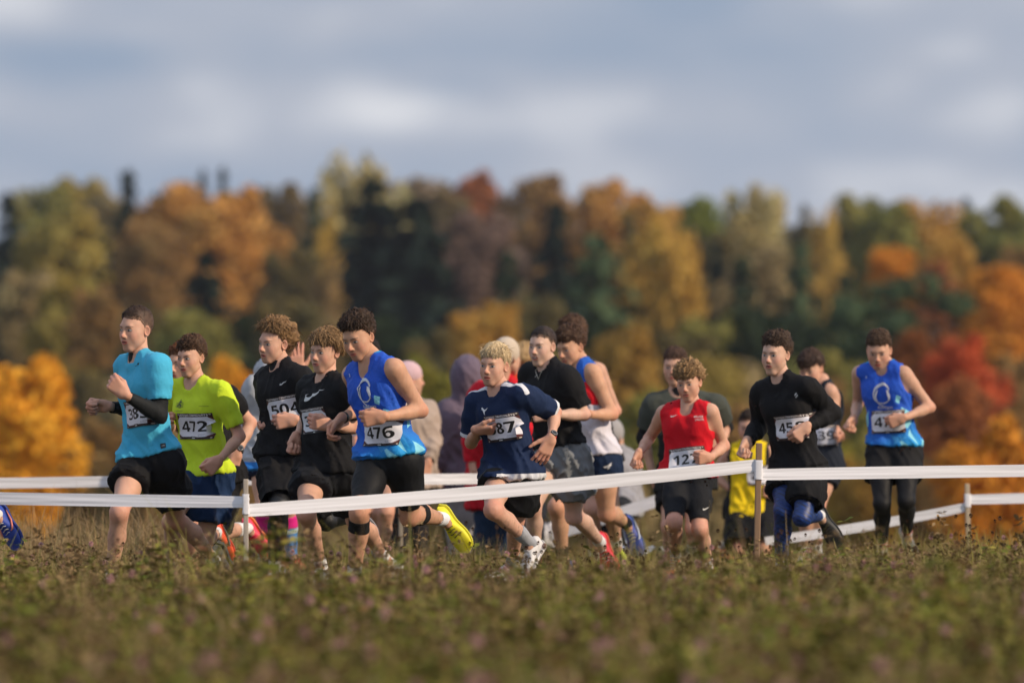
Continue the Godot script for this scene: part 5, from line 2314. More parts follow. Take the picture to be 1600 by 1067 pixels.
func forest() -> void:
	var list := [
		["spruce", "dark spruce on the skyline at the left edge of the picture", "spruce", -29.4, -2.81, -335.0, 18.9, 7.5, 18.4, "dark", 0, "trees of the far forest"],
		["broadleaf_tree", "olive yellow crown on the skyline beside the leftmost dark spruce", "round", -29.2, -1.96, -360.0, 19.5, 6.7, 7.7, "olive", 1, "trees of the far forest"],
		["broadleaf_tree", "mustard crown, second rounded top from the left on the skyline", "round", -27.5, -1.79, -365.0, 19.8, 6.0, 6.9, "mustard", 2, "trees of the far forest"],
		["broadleaf_tree", "pale tan crown between a mustard crown and the tall left spruce", "round", -24.6, -2.30, -350.0, 18.9, 4.7, 5.4, "tan", 3, "trees of the far forest"],
		["spruce", "tallest slim dark spruce above the person in cyan", "spruce", -21.7, -3.15, -325.0, 20.1, 7.3, 19.5, "dark", 0, "trees of the far forest"],
		["spruce", "shorter dark spruce just right of the slim tall one", "spruce", -19.7, -3.39, -318.0, 18.7, 7.2, 18.1, "dark", 1, "trees of the far forest"],
		["birch", "broad orange birch left half of the big orange pair", "round", -16.7, -4.00, -300.0, 18.7, 7.7, 8.8, "orange", 2, "trees of the far forest"],
		["birch", "broad orange birch right half of the big orange pair", "round", -14.4, -3.93, -302.0, 18.5, 6.0, 6.9, "orange", 3, "trees of the far forest"],
		["spruce", "dark spruce top peeping above the left orange birch", "spruce", -17.1, -3.39, -318.0, 20.0, 3.6, 19.4, "dark", 0, "trees of the far forest"],
		["spruce", "dark spruce top peeping above the right orange birch", "spruce", -16.0, -3.39, -318.0, 20.2, 3.9, 19.6, "dark", 1, "trees of the far forest"],
		["spruce", "thin dark spruce tip right of the two dark tops", "spruce", -15.5, -2.47, -345.0, 19.4, 4.2, 18.8, "dark", 2, "trees of the far forest"],
		["broadleaf_tree", "brown half bare crown on the skyline right of the orange pair", "round", -13.5, -2.64, -340.0, 19.2, 6.0, 7.0, "brown", 3, "trees of the far forest"],
		["spruce", "olive dark spruce on the skyline left of the pale yellow birch", "spruce", -11.4, -2.98, -330.0, 19.1, 6.1, 18.5, "deep", 0, "trees of the far forest"],
		["birch", "narrow golden birch column in front of the olive dark spruce", "column", -9.6, -4.00, -300.0, 17.0, 2.8, 9.0, "gold", 1, "trees of the far forest"],
		["birch", "pale yellow birch with the highest rounded top of the skyline", "birch", -9.5, -1.96, -360.0, 20.4, 9.6, 14.4, "pale", 2, "trees of the far forest"],
		["spruce", "massive dark spruce under the pale yellow birch", "spruce", -6.9, -4.52, -286.0, 19.0, 15.8, 18.5, "dark", 3, "trees of the far forest"],
		["spruce", "dark spruce joined to the right of the massive one", "spruce", -4.7, -4.60, -284.0, 18.2, 13.9, 17.7, "dark", 0, "trees of the far forest"],
		["broadleaf_tree", "pale greyish bare crown on the skyline behind dark spruces", "round", -6.0, -1.45, -375.0, 20.1, 8.0, 9.2, "ash", 1, "trees of the far forest"],
		["broadleaf_tree", "brown crown left of the small red orange top", "round", -3.8, -2.47, -345.0, 18.9, 4.9, 5.6, "brown", 2, "trees of the far forest"],
		["maple", "red orange rounded top above the middle of the forest", "round", -2.2, -1.96, -360.0, 20.2, 4.4, 5.0, "russet", 3, "trees of the far forest"],
		["spruce", "dim dark spruce below the red orange top", "spruce", -0.5, -4.38, -290.0, 17.4, 8.9, 16.8, "deep", 0, "trees of the far forest"],
		["broadleaf_tree", "broad copper brown crown on the skyline right of the middle", "round", 1.6, -2.30, -350.0, 20.0, 7.2, 8.3, "copper", 1, "trees of the far forest"],
		["spruce", "dark spruce under the copper brown crown", "spruce", 2.2, -4.30, -292.0, 17.9, 9.3, 17.4, "dark", 2, "trees of the far forest"],
		["broadleaf_tree", "bright orange dome on the skyline above the white vest", "round", 6.0, -2.64, -340.0, 19.4, 7.3, 8.3, "orange", 3, "trees of the far forest"],
		["broadleaf_tree", "amber crown stepping down right of the orange dome", "round", 8.0, -2.81, -335.0, 18.2, 5.5, 6.3, "amber", 0, "trees of the far forest"],
		["broadleaf_tree", "pale yellow crown left of the small bright green top", "round", 10.0, -2.30, -350.0, 17.8, 5.5, 6.3, "pale", 1, "trees of the far forest"],
		["broadleaf_tree", "small bright green top on the skyline", "round", 11.2, -2.47, -345.0, 18.4, 3.9, 4.5, "green", 2, "trees of the far forest"],
		["spruce", "thin dark spire behind the pale birch on the right", "spruce", 13.8, -2.13, -355.0, 19.0, 4.4, 18.4, "deep", 3, "trees of the far forest"],
		["birch", "pale yellow green birch with a pointed top right of centre", "birch", 14.4, -2.64, -340.0, 18.9, 5.7, 8.5, "pale", 0, "trees of the far forest"],
		["spruce", "brownish spire right of the pointed pale birch", "spruce", 17.8, -2.30, -350.0, 18.4, 5.4, 17.8, "umber", 1, "trees of the far forest"],
		["birch", "golden slender birch beside the brownish spire", "column", 18.2, -2.81, -335.0, 17.5, 3.5, 11.3, "gold", 0, "trees of the far forest"],
		["broadleaf_tree", "olive crown with a dark top right of the golden slender birch", "round", 20.6, -2.47, -345.0, 18.6, 6.4, 7.3, "olive", 3, "trees of the far forest"],
		["broadleaf_tree", "mossy green crown on the right skyline", "round", 22.2, -2.64, -340.0, 18.1, 5.6, 6.4, "moss", 0, "trees of the far forest"],
		["broadleaf_tree", "wide amber yellow crown on the right skyline", "round", 24.5, -2.47, -345.0, 18.4, 7.6, 8.7, "amber", 1, "trees of the far forest"],
		["spruce", "dark green pointed tree at the right skyline", "spruce", 27.6, -2.30, -350.0, 18.6, 6.8, 18.1, "deep", 2, "trees of the far forest"],
		["broadleaf_tree", "mossy green crown at the right edge of the skyline", "round", 28.4, -2.81, -335.0, 18.3, 7.4, 8.5, "moss", 3, "trees of the far forest"],
		["broadleaf_tree", "mustard olive tree below the left skyline crowns", "round", -21.8, -4.75, -280.0, 17.3, 7.0, 8.0, "mustard", 0, "trees of the far forest"],
		["spruce", "dark spruce left of the orange birch pair, lower than the skyline", "spruce", -18.3, -5.05, -272.0, 17.4, 9.7, 16.9, "dark", 1, "trees of the far forest"],
		["broadleaf_tree", "copper tan tree at the left foot of the orange birches", "round", -17.0, -5.12, -270.0, 16.7, 4.6, 5.3, "copper", 2, "trees of the far forest"],
		["spruce", "dark spruce in front of the orange birch pair", "spruce", -13.3, -5.88, -250.0, 15.4, 10.2, 14.9, "dark", 3, "trees of the far forest"],
		["broadleaf_tree", "umber olive tree above the fair wavy head numbered 504", "round", -10.3, -5.12, -270.0, 15.5, 4.2, 4.9, "umber", 0, "trees of the far forest"],
		["birch", "small orange brown tree left of the massive dark spruce", "column", -8.6, -5.42, -262.0, 14.5, 3.4, 11.0, "copper", 1, "trees of the far forest"],
		["broadleaf_tree", "greyish pink half bare tree left of centre", "round", -1.8, -4.56, -285.0, 17.1, 6.3, 7.2, "mauve", 2, "trees of the far forest"],
		["spruce", "deep green spruce above the pale blond head", "spruce", -0.2, -5.20, -268.0, 15.4, 8.2, 14.9, "deep", 3, "trees of the far forest"],
		["broadleaf_tree", "deep green rounded tree in the middle of the forest", "round", -3.2, -4.56, -285.0, 16.4, 4.5, 5.1, "deep", 0, "trees of the far forest"],
		["spruce", "well lit dark green spruce left of the golden egg-shaped tree", "spruce", 3.7, -5.88, -250.0, 16.4, 10.7, 15.9, "forest", 1, "trees of the far forest"],
		["spruce", "dim dark tree between the orange dome and the golden tree", "spruce", 5.8, -4.75, -280.0, 17.1, 5.7, 16.6, "umber", 2, "trees of the far forest"],
		["birch", "golden egg-shaped birch standing out right of centre", "birch", 6.7, -5.69, -255.0, 16.5, 5.1, 7.7, "gold", 3, "trees of the far forest"],
		["broadleaf_tree", "brown green crown right of the golden egg-shaped birch", "round", 9.8, -4.56, -285.0, 16.2, 5.5, 6.3, "umber", 0, "trees of the far forest"],
		["spruce", "small dark spruce inside the brown green crowns", "spruce", 9.8, -4.94, -275.0, 16.0, 4.5, 15.5, "dark", 1, "trees of the far forest"],
		["broadleaf_tree", "tan crown under the pointed pale birch", "round", 11.9, -4.94, -275.0, 15.5, 5.7, 6.5, "tan", 2, "trees of the far forest"],
		["spruce", "green spruce under the golden slender birch", "spruce", 12.8, -5.69, -255.0, 15.8, 7.3, 15.3, "forest", 3, "trees of the far forest"],
		["spruce", "deep green spruce left of the tan crown", "spruce", 10.1, -5.80, -252.0, 15.4, 8.2, 14.9, "deep", 0, "trees of the far forest"],
		["maple", "bright orange ball-shaped tree on the right", "round", 15.9, -6.25, -240.0, 15.6, 3.2, 3.7, "bright", 1, "trees of the far forest"],
		["maple", "amber orange tree right of the bright orange ball", "round", 18.6, -6.06, -245.0, 16.0, 3.1, 3.6, "amber", 2, "trees of the far forest"],
		["maple", "small red orange tree under the amber one", "round", 17.6, -6.33, -238.0, 15.0, 2.4, 2.7, "russet", 3, "trees of the far forest"],
		["spruce", "dark gap-filling spruce left of the flaming orange tree", "spruce", 19.9, -6.06, -245.0, 15.3, 6.0, 14.8, "dark", 0, "trees of the far forest"],
		["maple", "flaming orange tree at the right edge", "round", 19.1, -6.81, -225.0, 14.9, 4.2, 4.8, "bright", 1, "trees of the far forest"],
		["broadleaf_tree", "copper crown above the flaming orange tree", "round", 22.1, -5.88, -250.0, 15.6, 3.2, 3.7, "copper", 2, "trees of the far forest"],
		["pine", "wide green pine behind the head numbered 458", "pine", 12.3, -7.20, -205.0, 14.1, 5.5, 6.1, "forest", 1, "trees of the far forest"],
		["pine", "wide green pine above the right blue vest", "pine", 13.8, -7.27, -200.0, 14.2, 6.1, 6.7, "forest", 0, "trees of the far forest"],
		["spruce", "deep green spruce left of the wide pines", "spruce", 13.6, -6.44, -235.0, 14.8, 6.0, 14.3, "deep", 1, "trees of the far forest"],
		["broadleaf_tree", "tan olive tree low at the far left", "round", -18.0, -7.07, -215.0, 14.6, 3.5, 4.0, "tan", 2, "trees of the far forest"],
		["broadleaf_tree", "dull yellow tree low on the left", "round", -16.2, -7.13, -210.0, 14.3, 3.9, 4.5, "mustard", 3, "trees of the far forest"],
		["broadleaf_tree", "dull orange brown tree left of the person in cyan", "round", -14.8, -7.20, -205.0, 13.9, 2.8, 3.2, "copper", 0, "trees of the far forest"],
		["broadleaf_tree", "dull olive brown tree behind the person in cyan", "round", -12.5, -7.27, -200.0, 13.1, 3.7, 4.3, "umber", 1, "trees of the far forest"],
		["broadleaf_tree", "olive yellow tree behind number 472", "round", -10.8, -7.33, -195.0, 12.9, 3.6, 4.1, "olive", 2, "trees of the far forest"],
		["broadleaf_tree", "dark rounded tree between numbers 472 and 504", "round", -9.6, -7.20, -205.0, 12.8, 3.6, 4.2, "deep", 3, "trees of the far forest"],
		["broadleaf_tree", "dim brown tree behind number 504", "round", -7.8, -7.27, -200.0, 13.4, 3.6, 4.1, "umber", 0, "trees of the far forest"],
		["broadleaf_tree", "dim tan tree left of the blue vest numbered 476", "round", -6.4, -7.20, -205.0, 12.8, 3.2, 3.7, "tan", 1, "trees of the far forest"],
		["broadleaf_tree", "dark tree mass right of the blue vest numbered 476", "round", -4.2, -7.27, -200.0, 12.7, 4.3, 4.9, "deep", 2, "trees of the far forest"],
		["broadleaf_tree", "dim brown tree above the purple hood", "round", -2.6, -7.33, -195.0, 12.2, 3.6, 4.1, "umber", 3, "trees of the far forest"],
		["birch", "amber orange small tree behind the pale blond head", "round", -1.3, -7.47, -185.0, 12.8, 2.2, 2.6, "amber", 0, "trees of the far forest"],
		["birch", "amber orange small tree right of its twin", "round", -0.5, -7.45, -186.0, 13.1, 2.1, 2.4, "amber", 1, "trees of the far forest"],
		["broadleaf_tree", "dim brown tree behind the cropped black head", "round", 1.0, -7.20, -205.0, 13.5, 3.4, 3.9, "umber", 2, "trees of the far forest"],
		["broadleaf_tree", "dark green rounded tree behind the brown curls", "round", 2.3, -7.33, -195.0, 12.7, 3.6, 4.1, "deep", 3, "trees of the far forest"],
		["broadleaf_tree", "dull ochre tree between the white vest and the red vest", "round", 3.4, -7.53, -180.0, 12.2, 4.2, 4.9, "ochre", 0, "trees of the far forest"],
		["broadleaf_tree", "dim brown tree behind the red vest", "round", 5.5, -7.40, -190.0, 12.2, 3.9, 4.5, "umber", 1, "trees of the far forest"],
		["broadleaf_tree", "dim olive tree left of number 458", "round", 6.9, -7.33, -195.0, 12.7, 4.2, 4.8, "olive", 2, "trees of the far forest"],
		["broadleaf_tree", "dark green tree behind number 458", "round", 8.0, -7.40, -190.0, 12.8, 4.1, 4.7, "deep", 3, "trees of the far forest"],
		["broadleaf_tree", "dark green tree right of number 458", "round", 10.0, -7.33, -195.0, 12.5, 3.9, 4.5, "deep", 0, "trees of the far forest"],
		["maple", "orange bush-like tree between number 458 and the right blue vest", "round", 8.1, -7.53, -150.0, 10.3, 2.7, 3.1, "copper", 1, "trees of the far forest"],
		["maple", "rust brown tree beside the right blue vest", "round", 10.7, -7.53, -150.0, 11.5, 3.5, 4.0, "rust", 2, "trees of the far forest"],
		["maple", "crimson tree at the right", "round", 11.0, -7.27, -140.0, 10.9, 2.6, 3.0, "red", 3, "trees of the far forest"],
		["shrub", "red orange shrub below the crimson tree", "bush", 8.6, -6.47, -110.0, 8.7, 1.9, 2.3, "russet", 0, "trees of the far forest"],
		["shrub", "bright orange shrub behind the slim right post", "bush", 7.1, -5.22, -85.0, 6.5, 2.4, 2.9, "bright", 1, "trees of the far forest"],
		["shrub", "olive shrub behind the right blue vest", "bush", 7.8, -6.73, -120.0, 8.5, 2.4, 3.0, "olive", 0, "trees of the far forest"],
		["broadleaf_tree", "dull orange tree at the right edge under the flaming one", "round", 14.0, -7.80, -160.0, 11.3, 2.8, 3.3, "copper", 3, "trees of the far forest"],
		["shrub", "bright yellow orange shrub at the left edge", "bush", -8.1, -5.87, -95.0, 8.2, 2.5, 3.1, "flame", 0, "trees of the far forest"],
		["shrub", "dull copper shrub right of the bright left one", "bush", -7.9, -6.47, -110.0, 7.9, 1.8, 2.2, "copper", 1, "trees of the far forest"],
		["shrub", "small flaming orange shrub between numbers 472 and 504", "bush", -6.4, -7.00, -130.0, 9.9, 1.5, 1.9, "flame", 0, "trees of the far forest"],
		["shrub", "dull orange shrub behind the grey hoodie", "bush", -5.1, -6.73, -120.0, 8.5, 2.2, 2.8, "copper", 1, "trees of the far forest"],
		["shrub", "low copper shrub behind the first two people", "bush", -6.1, -6.20, -100.0, 7.3, 2.1, 2.7, "copper", 0, "trees of the far forest"],
		["shrub", "yellow green shrub between the pink hat and the purple hood", "bush", -2.0, -7.00, -130.0, 9.9, 2.3, 2.9, "lime", 1, "trees of the far forest"],
		["shrub", "dim moss green shrub left of the red vest", "bush", 2.9, -6.87, -125.0, 9.0, 2.0, 2.5, "moss", 0, "trees of the far forest"],
		["shrub", "low orange brown shrub behind the blue shoe", "bush", 2.0, -6.20, -100.0, 6.6, 1.6, 2.0, "copper", 1, "trees of the far forest"],
		["shrub", "dim orange shrub beside the yellow vest", "bush", 4.7, -6.87, -125.0, 8.7, 2.0, 2.5, "copper", 0, "trees of the far forest"],
		["shrub", "low yellow green shrub right of the striped tights", "bush", 6.3, -6.60, -115.0, 7.7, 1.8, 2.3, "lime", 1, "trees of the far forest"],
		["shrub", "low copper shrub between the grey shorts and the bags", "bush", 0.7, -6.33, -105.0, 6.8, 1.7, 2.1, "copper", 0, "trees of the far forest"],
		["shrub", "low brown shrub behind the black short tights", "bush", -2.8, -6.33, -105.0, 7.3, 1.7, 2.1, "umber", 1, "trees of the far forest"],
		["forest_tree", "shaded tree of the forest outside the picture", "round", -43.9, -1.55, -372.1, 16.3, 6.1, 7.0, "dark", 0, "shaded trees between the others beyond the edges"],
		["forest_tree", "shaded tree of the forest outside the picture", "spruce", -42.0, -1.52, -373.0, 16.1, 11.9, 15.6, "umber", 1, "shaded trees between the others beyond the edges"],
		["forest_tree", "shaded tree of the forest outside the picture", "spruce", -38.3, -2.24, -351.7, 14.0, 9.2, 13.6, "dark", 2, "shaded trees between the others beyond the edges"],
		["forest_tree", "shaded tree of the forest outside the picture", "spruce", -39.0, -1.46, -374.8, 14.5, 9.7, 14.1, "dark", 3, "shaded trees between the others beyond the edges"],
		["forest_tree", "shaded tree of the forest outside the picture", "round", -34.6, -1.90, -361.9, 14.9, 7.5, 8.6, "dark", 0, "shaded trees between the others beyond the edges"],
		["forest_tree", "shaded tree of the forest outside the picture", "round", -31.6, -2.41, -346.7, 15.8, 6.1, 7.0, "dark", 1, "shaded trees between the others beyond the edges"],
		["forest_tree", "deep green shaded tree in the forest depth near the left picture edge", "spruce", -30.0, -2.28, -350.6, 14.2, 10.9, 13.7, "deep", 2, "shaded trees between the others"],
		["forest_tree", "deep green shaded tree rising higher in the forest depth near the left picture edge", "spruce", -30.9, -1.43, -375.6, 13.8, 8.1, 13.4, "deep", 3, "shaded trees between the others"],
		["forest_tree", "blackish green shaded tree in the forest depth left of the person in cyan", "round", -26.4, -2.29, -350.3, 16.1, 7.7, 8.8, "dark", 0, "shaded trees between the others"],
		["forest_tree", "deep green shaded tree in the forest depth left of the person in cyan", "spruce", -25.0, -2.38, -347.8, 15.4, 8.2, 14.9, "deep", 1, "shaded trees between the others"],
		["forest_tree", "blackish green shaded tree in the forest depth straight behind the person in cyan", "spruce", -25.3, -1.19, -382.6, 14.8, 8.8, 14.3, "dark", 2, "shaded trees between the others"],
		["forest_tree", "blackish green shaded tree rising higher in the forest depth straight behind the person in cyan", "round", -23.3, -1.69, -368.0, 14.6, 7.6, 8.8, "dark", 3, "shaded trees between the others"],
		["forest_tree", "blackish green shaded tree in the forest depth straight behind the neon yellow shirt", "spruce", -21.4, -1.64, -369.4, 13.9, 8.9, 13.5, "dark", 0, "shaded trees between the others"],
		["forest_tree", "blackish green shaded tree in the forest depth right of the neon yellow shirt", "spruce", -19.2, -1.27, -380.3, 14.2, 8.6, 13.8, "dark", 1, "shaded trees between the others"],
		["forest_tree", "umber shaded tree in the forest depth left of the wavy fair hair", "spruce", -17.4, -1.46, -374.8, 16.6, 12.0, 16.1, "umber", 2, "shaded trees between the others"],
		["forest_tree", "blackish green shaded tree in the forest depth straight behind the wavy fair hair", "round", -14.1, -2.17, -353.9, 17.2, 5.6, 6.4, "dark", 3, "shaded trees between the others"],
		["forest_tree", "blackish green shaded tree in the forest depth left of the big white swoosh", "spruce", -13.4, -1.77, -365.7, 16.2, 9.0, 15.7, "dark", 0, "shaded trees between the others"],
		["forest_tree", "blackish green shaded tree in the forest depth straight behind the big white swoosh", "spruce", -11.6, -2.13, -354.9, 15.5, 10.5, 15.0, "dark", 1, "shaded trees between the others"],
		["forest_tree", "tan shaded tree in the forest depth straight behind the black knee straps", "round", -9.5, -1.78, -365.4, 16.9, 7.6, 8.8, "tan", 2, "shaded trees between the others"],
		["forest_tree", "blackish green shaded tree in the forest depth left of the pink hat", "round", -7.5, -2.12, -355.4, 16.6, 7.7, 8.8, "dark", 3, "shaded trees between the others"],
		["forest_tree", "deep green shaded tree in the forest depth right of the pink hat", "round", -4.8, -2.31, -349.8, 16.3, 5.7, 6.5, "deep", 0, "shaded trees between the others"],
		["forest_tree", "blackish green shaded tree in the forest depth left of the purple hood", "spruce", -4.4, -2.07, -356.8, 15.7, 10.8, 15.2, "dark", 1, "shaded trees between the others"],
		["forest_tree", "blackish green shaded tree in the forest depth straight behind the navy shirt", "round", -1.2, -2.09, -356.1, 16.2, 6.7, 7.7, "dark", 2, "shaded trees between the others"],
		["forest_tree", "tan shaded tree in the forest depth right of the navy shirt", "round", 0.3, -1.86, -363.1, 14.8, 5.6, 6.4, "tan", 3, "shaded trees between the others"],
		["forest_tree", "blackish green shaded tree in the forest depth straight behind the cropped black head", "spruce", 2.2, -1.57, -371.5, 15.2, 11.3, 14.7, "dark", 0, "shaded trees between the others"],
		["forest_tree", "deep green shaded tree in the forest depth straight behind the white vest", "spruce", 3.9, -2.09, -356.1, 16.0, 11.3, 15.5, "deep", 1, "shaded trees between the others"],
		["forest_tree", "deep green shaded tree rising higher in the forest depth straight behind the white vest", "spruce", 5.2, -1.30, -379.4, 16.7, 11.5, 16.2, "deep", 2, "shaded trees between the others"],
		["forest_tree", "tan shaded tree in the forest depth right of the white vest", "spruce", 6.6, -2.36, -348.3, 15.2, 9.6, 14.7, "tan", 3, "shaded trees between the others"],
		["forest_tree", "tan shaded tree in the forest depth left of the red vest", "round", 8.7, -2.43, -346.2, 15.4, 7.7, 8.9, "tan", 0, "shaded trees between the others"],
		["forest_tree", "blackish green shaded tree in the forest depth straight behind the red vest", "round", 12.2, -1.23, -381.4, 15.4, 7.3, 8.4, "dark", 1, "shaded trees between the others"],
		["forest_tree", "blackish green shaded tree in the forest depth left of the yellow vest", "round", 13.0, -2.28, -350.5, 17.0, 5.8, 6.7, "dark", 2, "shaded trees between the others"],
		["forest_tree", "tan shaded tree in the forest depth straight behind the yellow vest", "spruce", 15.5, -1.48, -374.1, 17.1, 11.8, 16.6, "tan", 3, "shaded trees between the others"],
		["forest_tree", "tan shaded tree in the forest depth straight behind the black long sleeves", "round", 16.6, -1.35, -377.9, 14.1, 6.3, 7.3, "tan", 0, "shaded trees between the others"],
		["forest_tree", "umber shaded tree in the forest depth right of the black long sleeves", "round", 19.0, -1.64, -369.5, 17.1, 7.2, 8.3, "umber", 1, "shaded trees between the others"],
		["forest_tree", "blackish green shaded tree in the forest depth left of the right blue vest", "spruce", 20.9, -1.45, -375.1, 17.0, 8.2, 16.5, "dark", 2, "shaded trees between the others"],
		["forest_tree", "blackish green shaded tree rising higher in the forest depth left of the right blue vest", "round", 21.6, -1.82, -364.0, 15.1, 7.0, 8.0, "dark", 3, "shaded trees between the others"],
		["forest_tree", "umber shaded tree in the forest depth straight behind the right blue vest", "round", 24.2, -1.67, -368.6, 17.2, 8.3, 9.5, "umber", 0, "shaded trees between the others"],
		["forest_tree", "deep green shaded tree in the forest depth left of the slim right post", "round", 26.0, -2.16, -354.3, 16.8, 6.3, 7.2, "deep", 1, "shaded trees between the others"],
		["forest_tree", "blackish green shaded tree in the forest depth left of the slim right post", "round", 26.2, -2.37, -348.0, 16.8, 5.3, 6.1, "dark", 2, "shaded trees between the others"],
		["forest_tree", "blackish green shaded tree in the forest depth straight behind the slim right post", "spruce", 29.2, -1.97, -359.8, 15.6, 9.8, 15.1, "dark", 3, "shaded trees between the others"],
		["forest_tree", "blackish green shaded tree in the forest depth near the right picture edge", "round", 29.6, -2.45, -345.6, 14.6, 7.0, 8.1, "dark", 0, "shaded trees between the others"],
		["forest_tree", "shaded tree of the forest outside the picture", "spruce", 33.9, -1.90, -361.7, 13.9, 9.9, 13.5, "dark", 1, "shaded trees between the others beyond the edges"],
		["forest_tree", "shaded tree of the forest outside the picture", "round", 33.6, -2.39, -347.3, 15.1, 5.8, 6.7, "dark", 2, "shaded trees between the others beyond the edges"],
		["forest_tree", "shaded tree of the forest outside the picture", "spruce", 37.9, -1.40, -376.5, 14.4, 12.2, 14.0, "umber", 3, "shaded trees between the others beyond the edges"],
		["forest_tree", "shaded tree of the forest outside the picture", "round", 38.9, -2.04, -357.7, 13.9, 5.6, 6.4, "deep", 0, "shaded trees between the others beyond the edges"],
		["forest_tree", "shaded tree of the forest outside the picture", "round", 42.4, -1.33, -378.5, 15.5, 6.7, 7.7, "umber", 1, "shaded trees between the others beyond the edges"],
		["undergrowth_tree", "low tree at the forest foot outside the picture", "round", -21.3, -7.48, -184.0, 11.7, 3.6, 4.1, "mustard", 2, "low trees at the foot of the forest beyond the edges"],
		["undergrowth_tree", "low tree at the forest foot outside the picture", "round", -18.8, -7.64, -171.8, 11.3, 3.4, 3.9, "umber", 3, "low trees at the foot of the forest beyond the edges"],
		["undergrowth_tree", "low tree at the forest foot outside the picture", "round", -19.9, -7.38, -191.3, 11.1, 3.5, 4.1, "tan", 0, "low trees at the foot of the forest beyond the edges"],
		["undergrowth_tree", "low tree at the forest foot outside the picture", "round", -18.9, -7.28, -199.2, 10.6, 3.5, 4.1, "mustard", 1, "low trees at the foot of the forest beyond the edges"],
		["undergrowth_tree", "tan low tree in the foot of the forest near the left picture edge", "round", -16.2, -7.51, -181.5, 10.6, 4.1, 4.7, "tan", 2, "low trees at the foot of the forest"],
		["undergrowth_tree", "deep green low tree in the foot of the forest near the left picture edge", "round", -15.5, -7.45, -186.6, 11.3, 3.2, 3.7, "deep", 3, "low trees at the foot of the forest"],
		["undergrowth_tree", "mustard low tree in the foot of the forest near the left picture edge", "round", -15.1, -7.35, -194.0, 10.8, 4.5, 5.1, "mustard", 0, "low trees at the foot of the forest"],
		["undergrowth_tree", "umber low tree in the foot of the forest left of the person in cyan", "round", -13.4, -7.45, -186.0, 10.9, 3.6, 4.1, "umber", 1, "low trees at the foot of the forest"],
		["undergrowth_tree", "tan low tree in the foot of the forest straight behind the person in cyan", "round", -11.2, -7.63, -172.7, 10.6, 3.4, 3.9, "tan", 2, "low trees at the foot of the forest"],
		["undergrowth_tree", "tan low tree in the foot of the forest left of the neon yellow shirt", "round", -11.8, -7.27, -199.9, 11.7, 4.7, 5.4, "tan", 3, "low trees at the foot of the forest"],
		["undergrowth_tree", "mustard low tree in the foot of the forest right of the neon yellow shirt", "round", -9.8, -7.32, -196.1, 11.3, 4.2, 4.9, "mustard", 0, "low trees at the foot of the forest"],
		["undergrowth_tree", "deep green low tree in the foot of the forest left of the wavy fair hair", "round", -7.9, -7.54, -179.6, 11.3, 3.4, 4.0, "deep", 1, "low trees at the foot of the forest"],
		["undergrowth_tree", "olive low tree in the foot of the forest right of the wavy fair hair", "round", -6.7, -7.60, -175.3, 10.8, 4.1, 4.7, "olive", 2, "low trees at the foot of the forest"],
		["undergrowth_tree", "tan low tree in the foot of the forest straight behind the big white swoosh", "round", -6.2, -7.48, -184.4, 10.9, 3.2, 3.7, "tan", 3, "low trees at the foot of the forest"],
		["undergrowth_tree", "mustard low tree in the foot of the forest straight behind the black knee straps", "round", -4.6, -7.55, -178.5, 10.6, 3.2, 3.7, "mustard", 0, "low trees at the foot of the forest"],
		["undergrowth_tree", "tan low tree in the foot of the forest straight behind the pink hat", "round", -3.4, -7.53, -179.9, 10.9, 3.4, 3.9, "tan", 1, "low trees at the foot of the forest"],
		["undergrowth_tree", "tan low tree in the foot of the forest left of the purple hood", "round", -2.1, -7.56, -178.4, 10.8, 3.1, 3.6, "tan", 2, "low trees at the foot of the forest"],
		["undergrowth_tree", "umber low tree in the foot of the forest straight behind the purple hood", "round", -1.5, -7.40, -190.1, 11.5, 4.4, 5.1, "umber", 3, "low trees at the foot of the forest"],
		["undergrowth_tree", "deep green low tree in the foot of the forest right of the navy shirt", "round", 0.0, -7.61, -174.0, 11.3, 4.0, 4.6, "deep", 0, "low trees at the foot of the forest"],
		["undergrowth_tree", "mustard low tree in the foot of the forest straight behind the cropped black head", "round", 1.1, -7.50, -182.7, 11.5, 4.1, 4.7, "mustard", 1, "low trees at the foot of the forest"],
		["undergrowth_tree", "umber low tree in the foot of the forest right of the white vest", "round", 2.8, -7.47, -184.9, 10.6, 4.2, 4.8, "umber", 2, "low trees at the foot of the forest"],
		["undergrowth_tree", "tan low tree in the foot of the forest right of the white vest", "round", 3.5, -7.49, -183.1, 10.8, 4.4, 5.1, "tan", 3, "low trees at the foot of the forest"],
		["undergrowth_tree", "umber low tree in the foot of the forest left of the red vest", "round", 5.6, -7.28, -198.9, 11.1, 4.8, 5.5, "umber", 0, "low trees at the foot of the forest"],
		["undergrowth_tree", "mustard low tree in the foot of the forest right of the red vest", "round", 6.3, -7.48, -184.1, 11.4, 3.5, 4.0, "mustard", 1, "low trees at the foot of the forest"],
		["undergrowth_tree", "tan low tree in the foot of the forest left of the yellow vest", "round", 7.0, -7.45, -186.2, 11.1, 4.5, 5.2, "tan", 2, "low trees at the foot of the forest"],
		["undergrowth_tree", "mustard low tree in the foot of the forest straight behind the black long sleeves", "round", 8.5, -7.38, -191.5, 10.5, 3.3, 3.8, "mustard", 3, "low trees at the foot of the forest"],
		["undergrowth_tree", "olive low tree in the foot of the forest right of the black long sleeves", "round", 9.3, -7.55, -178.5, 11.5, 4.2, 4.8, "olive", 0, "low trees at the foot of the forest"],
		["undergrowth_tree", "olive low tree in the foot of the forest left of the right blue vest", "round", 11.2, -7.34, -194.7, 11.3, 3.4, 4.0, "olive", 1, "low trees at the foot of the forest"],
		["undergrowth_tree", "olive low tree in the foot of the forest straight behind the right blue vest", "round", 11.3, -7.60, -175.2, 10.6, 3.0, 3.5, "olive", 2, "low trees at the foot of the forest"],
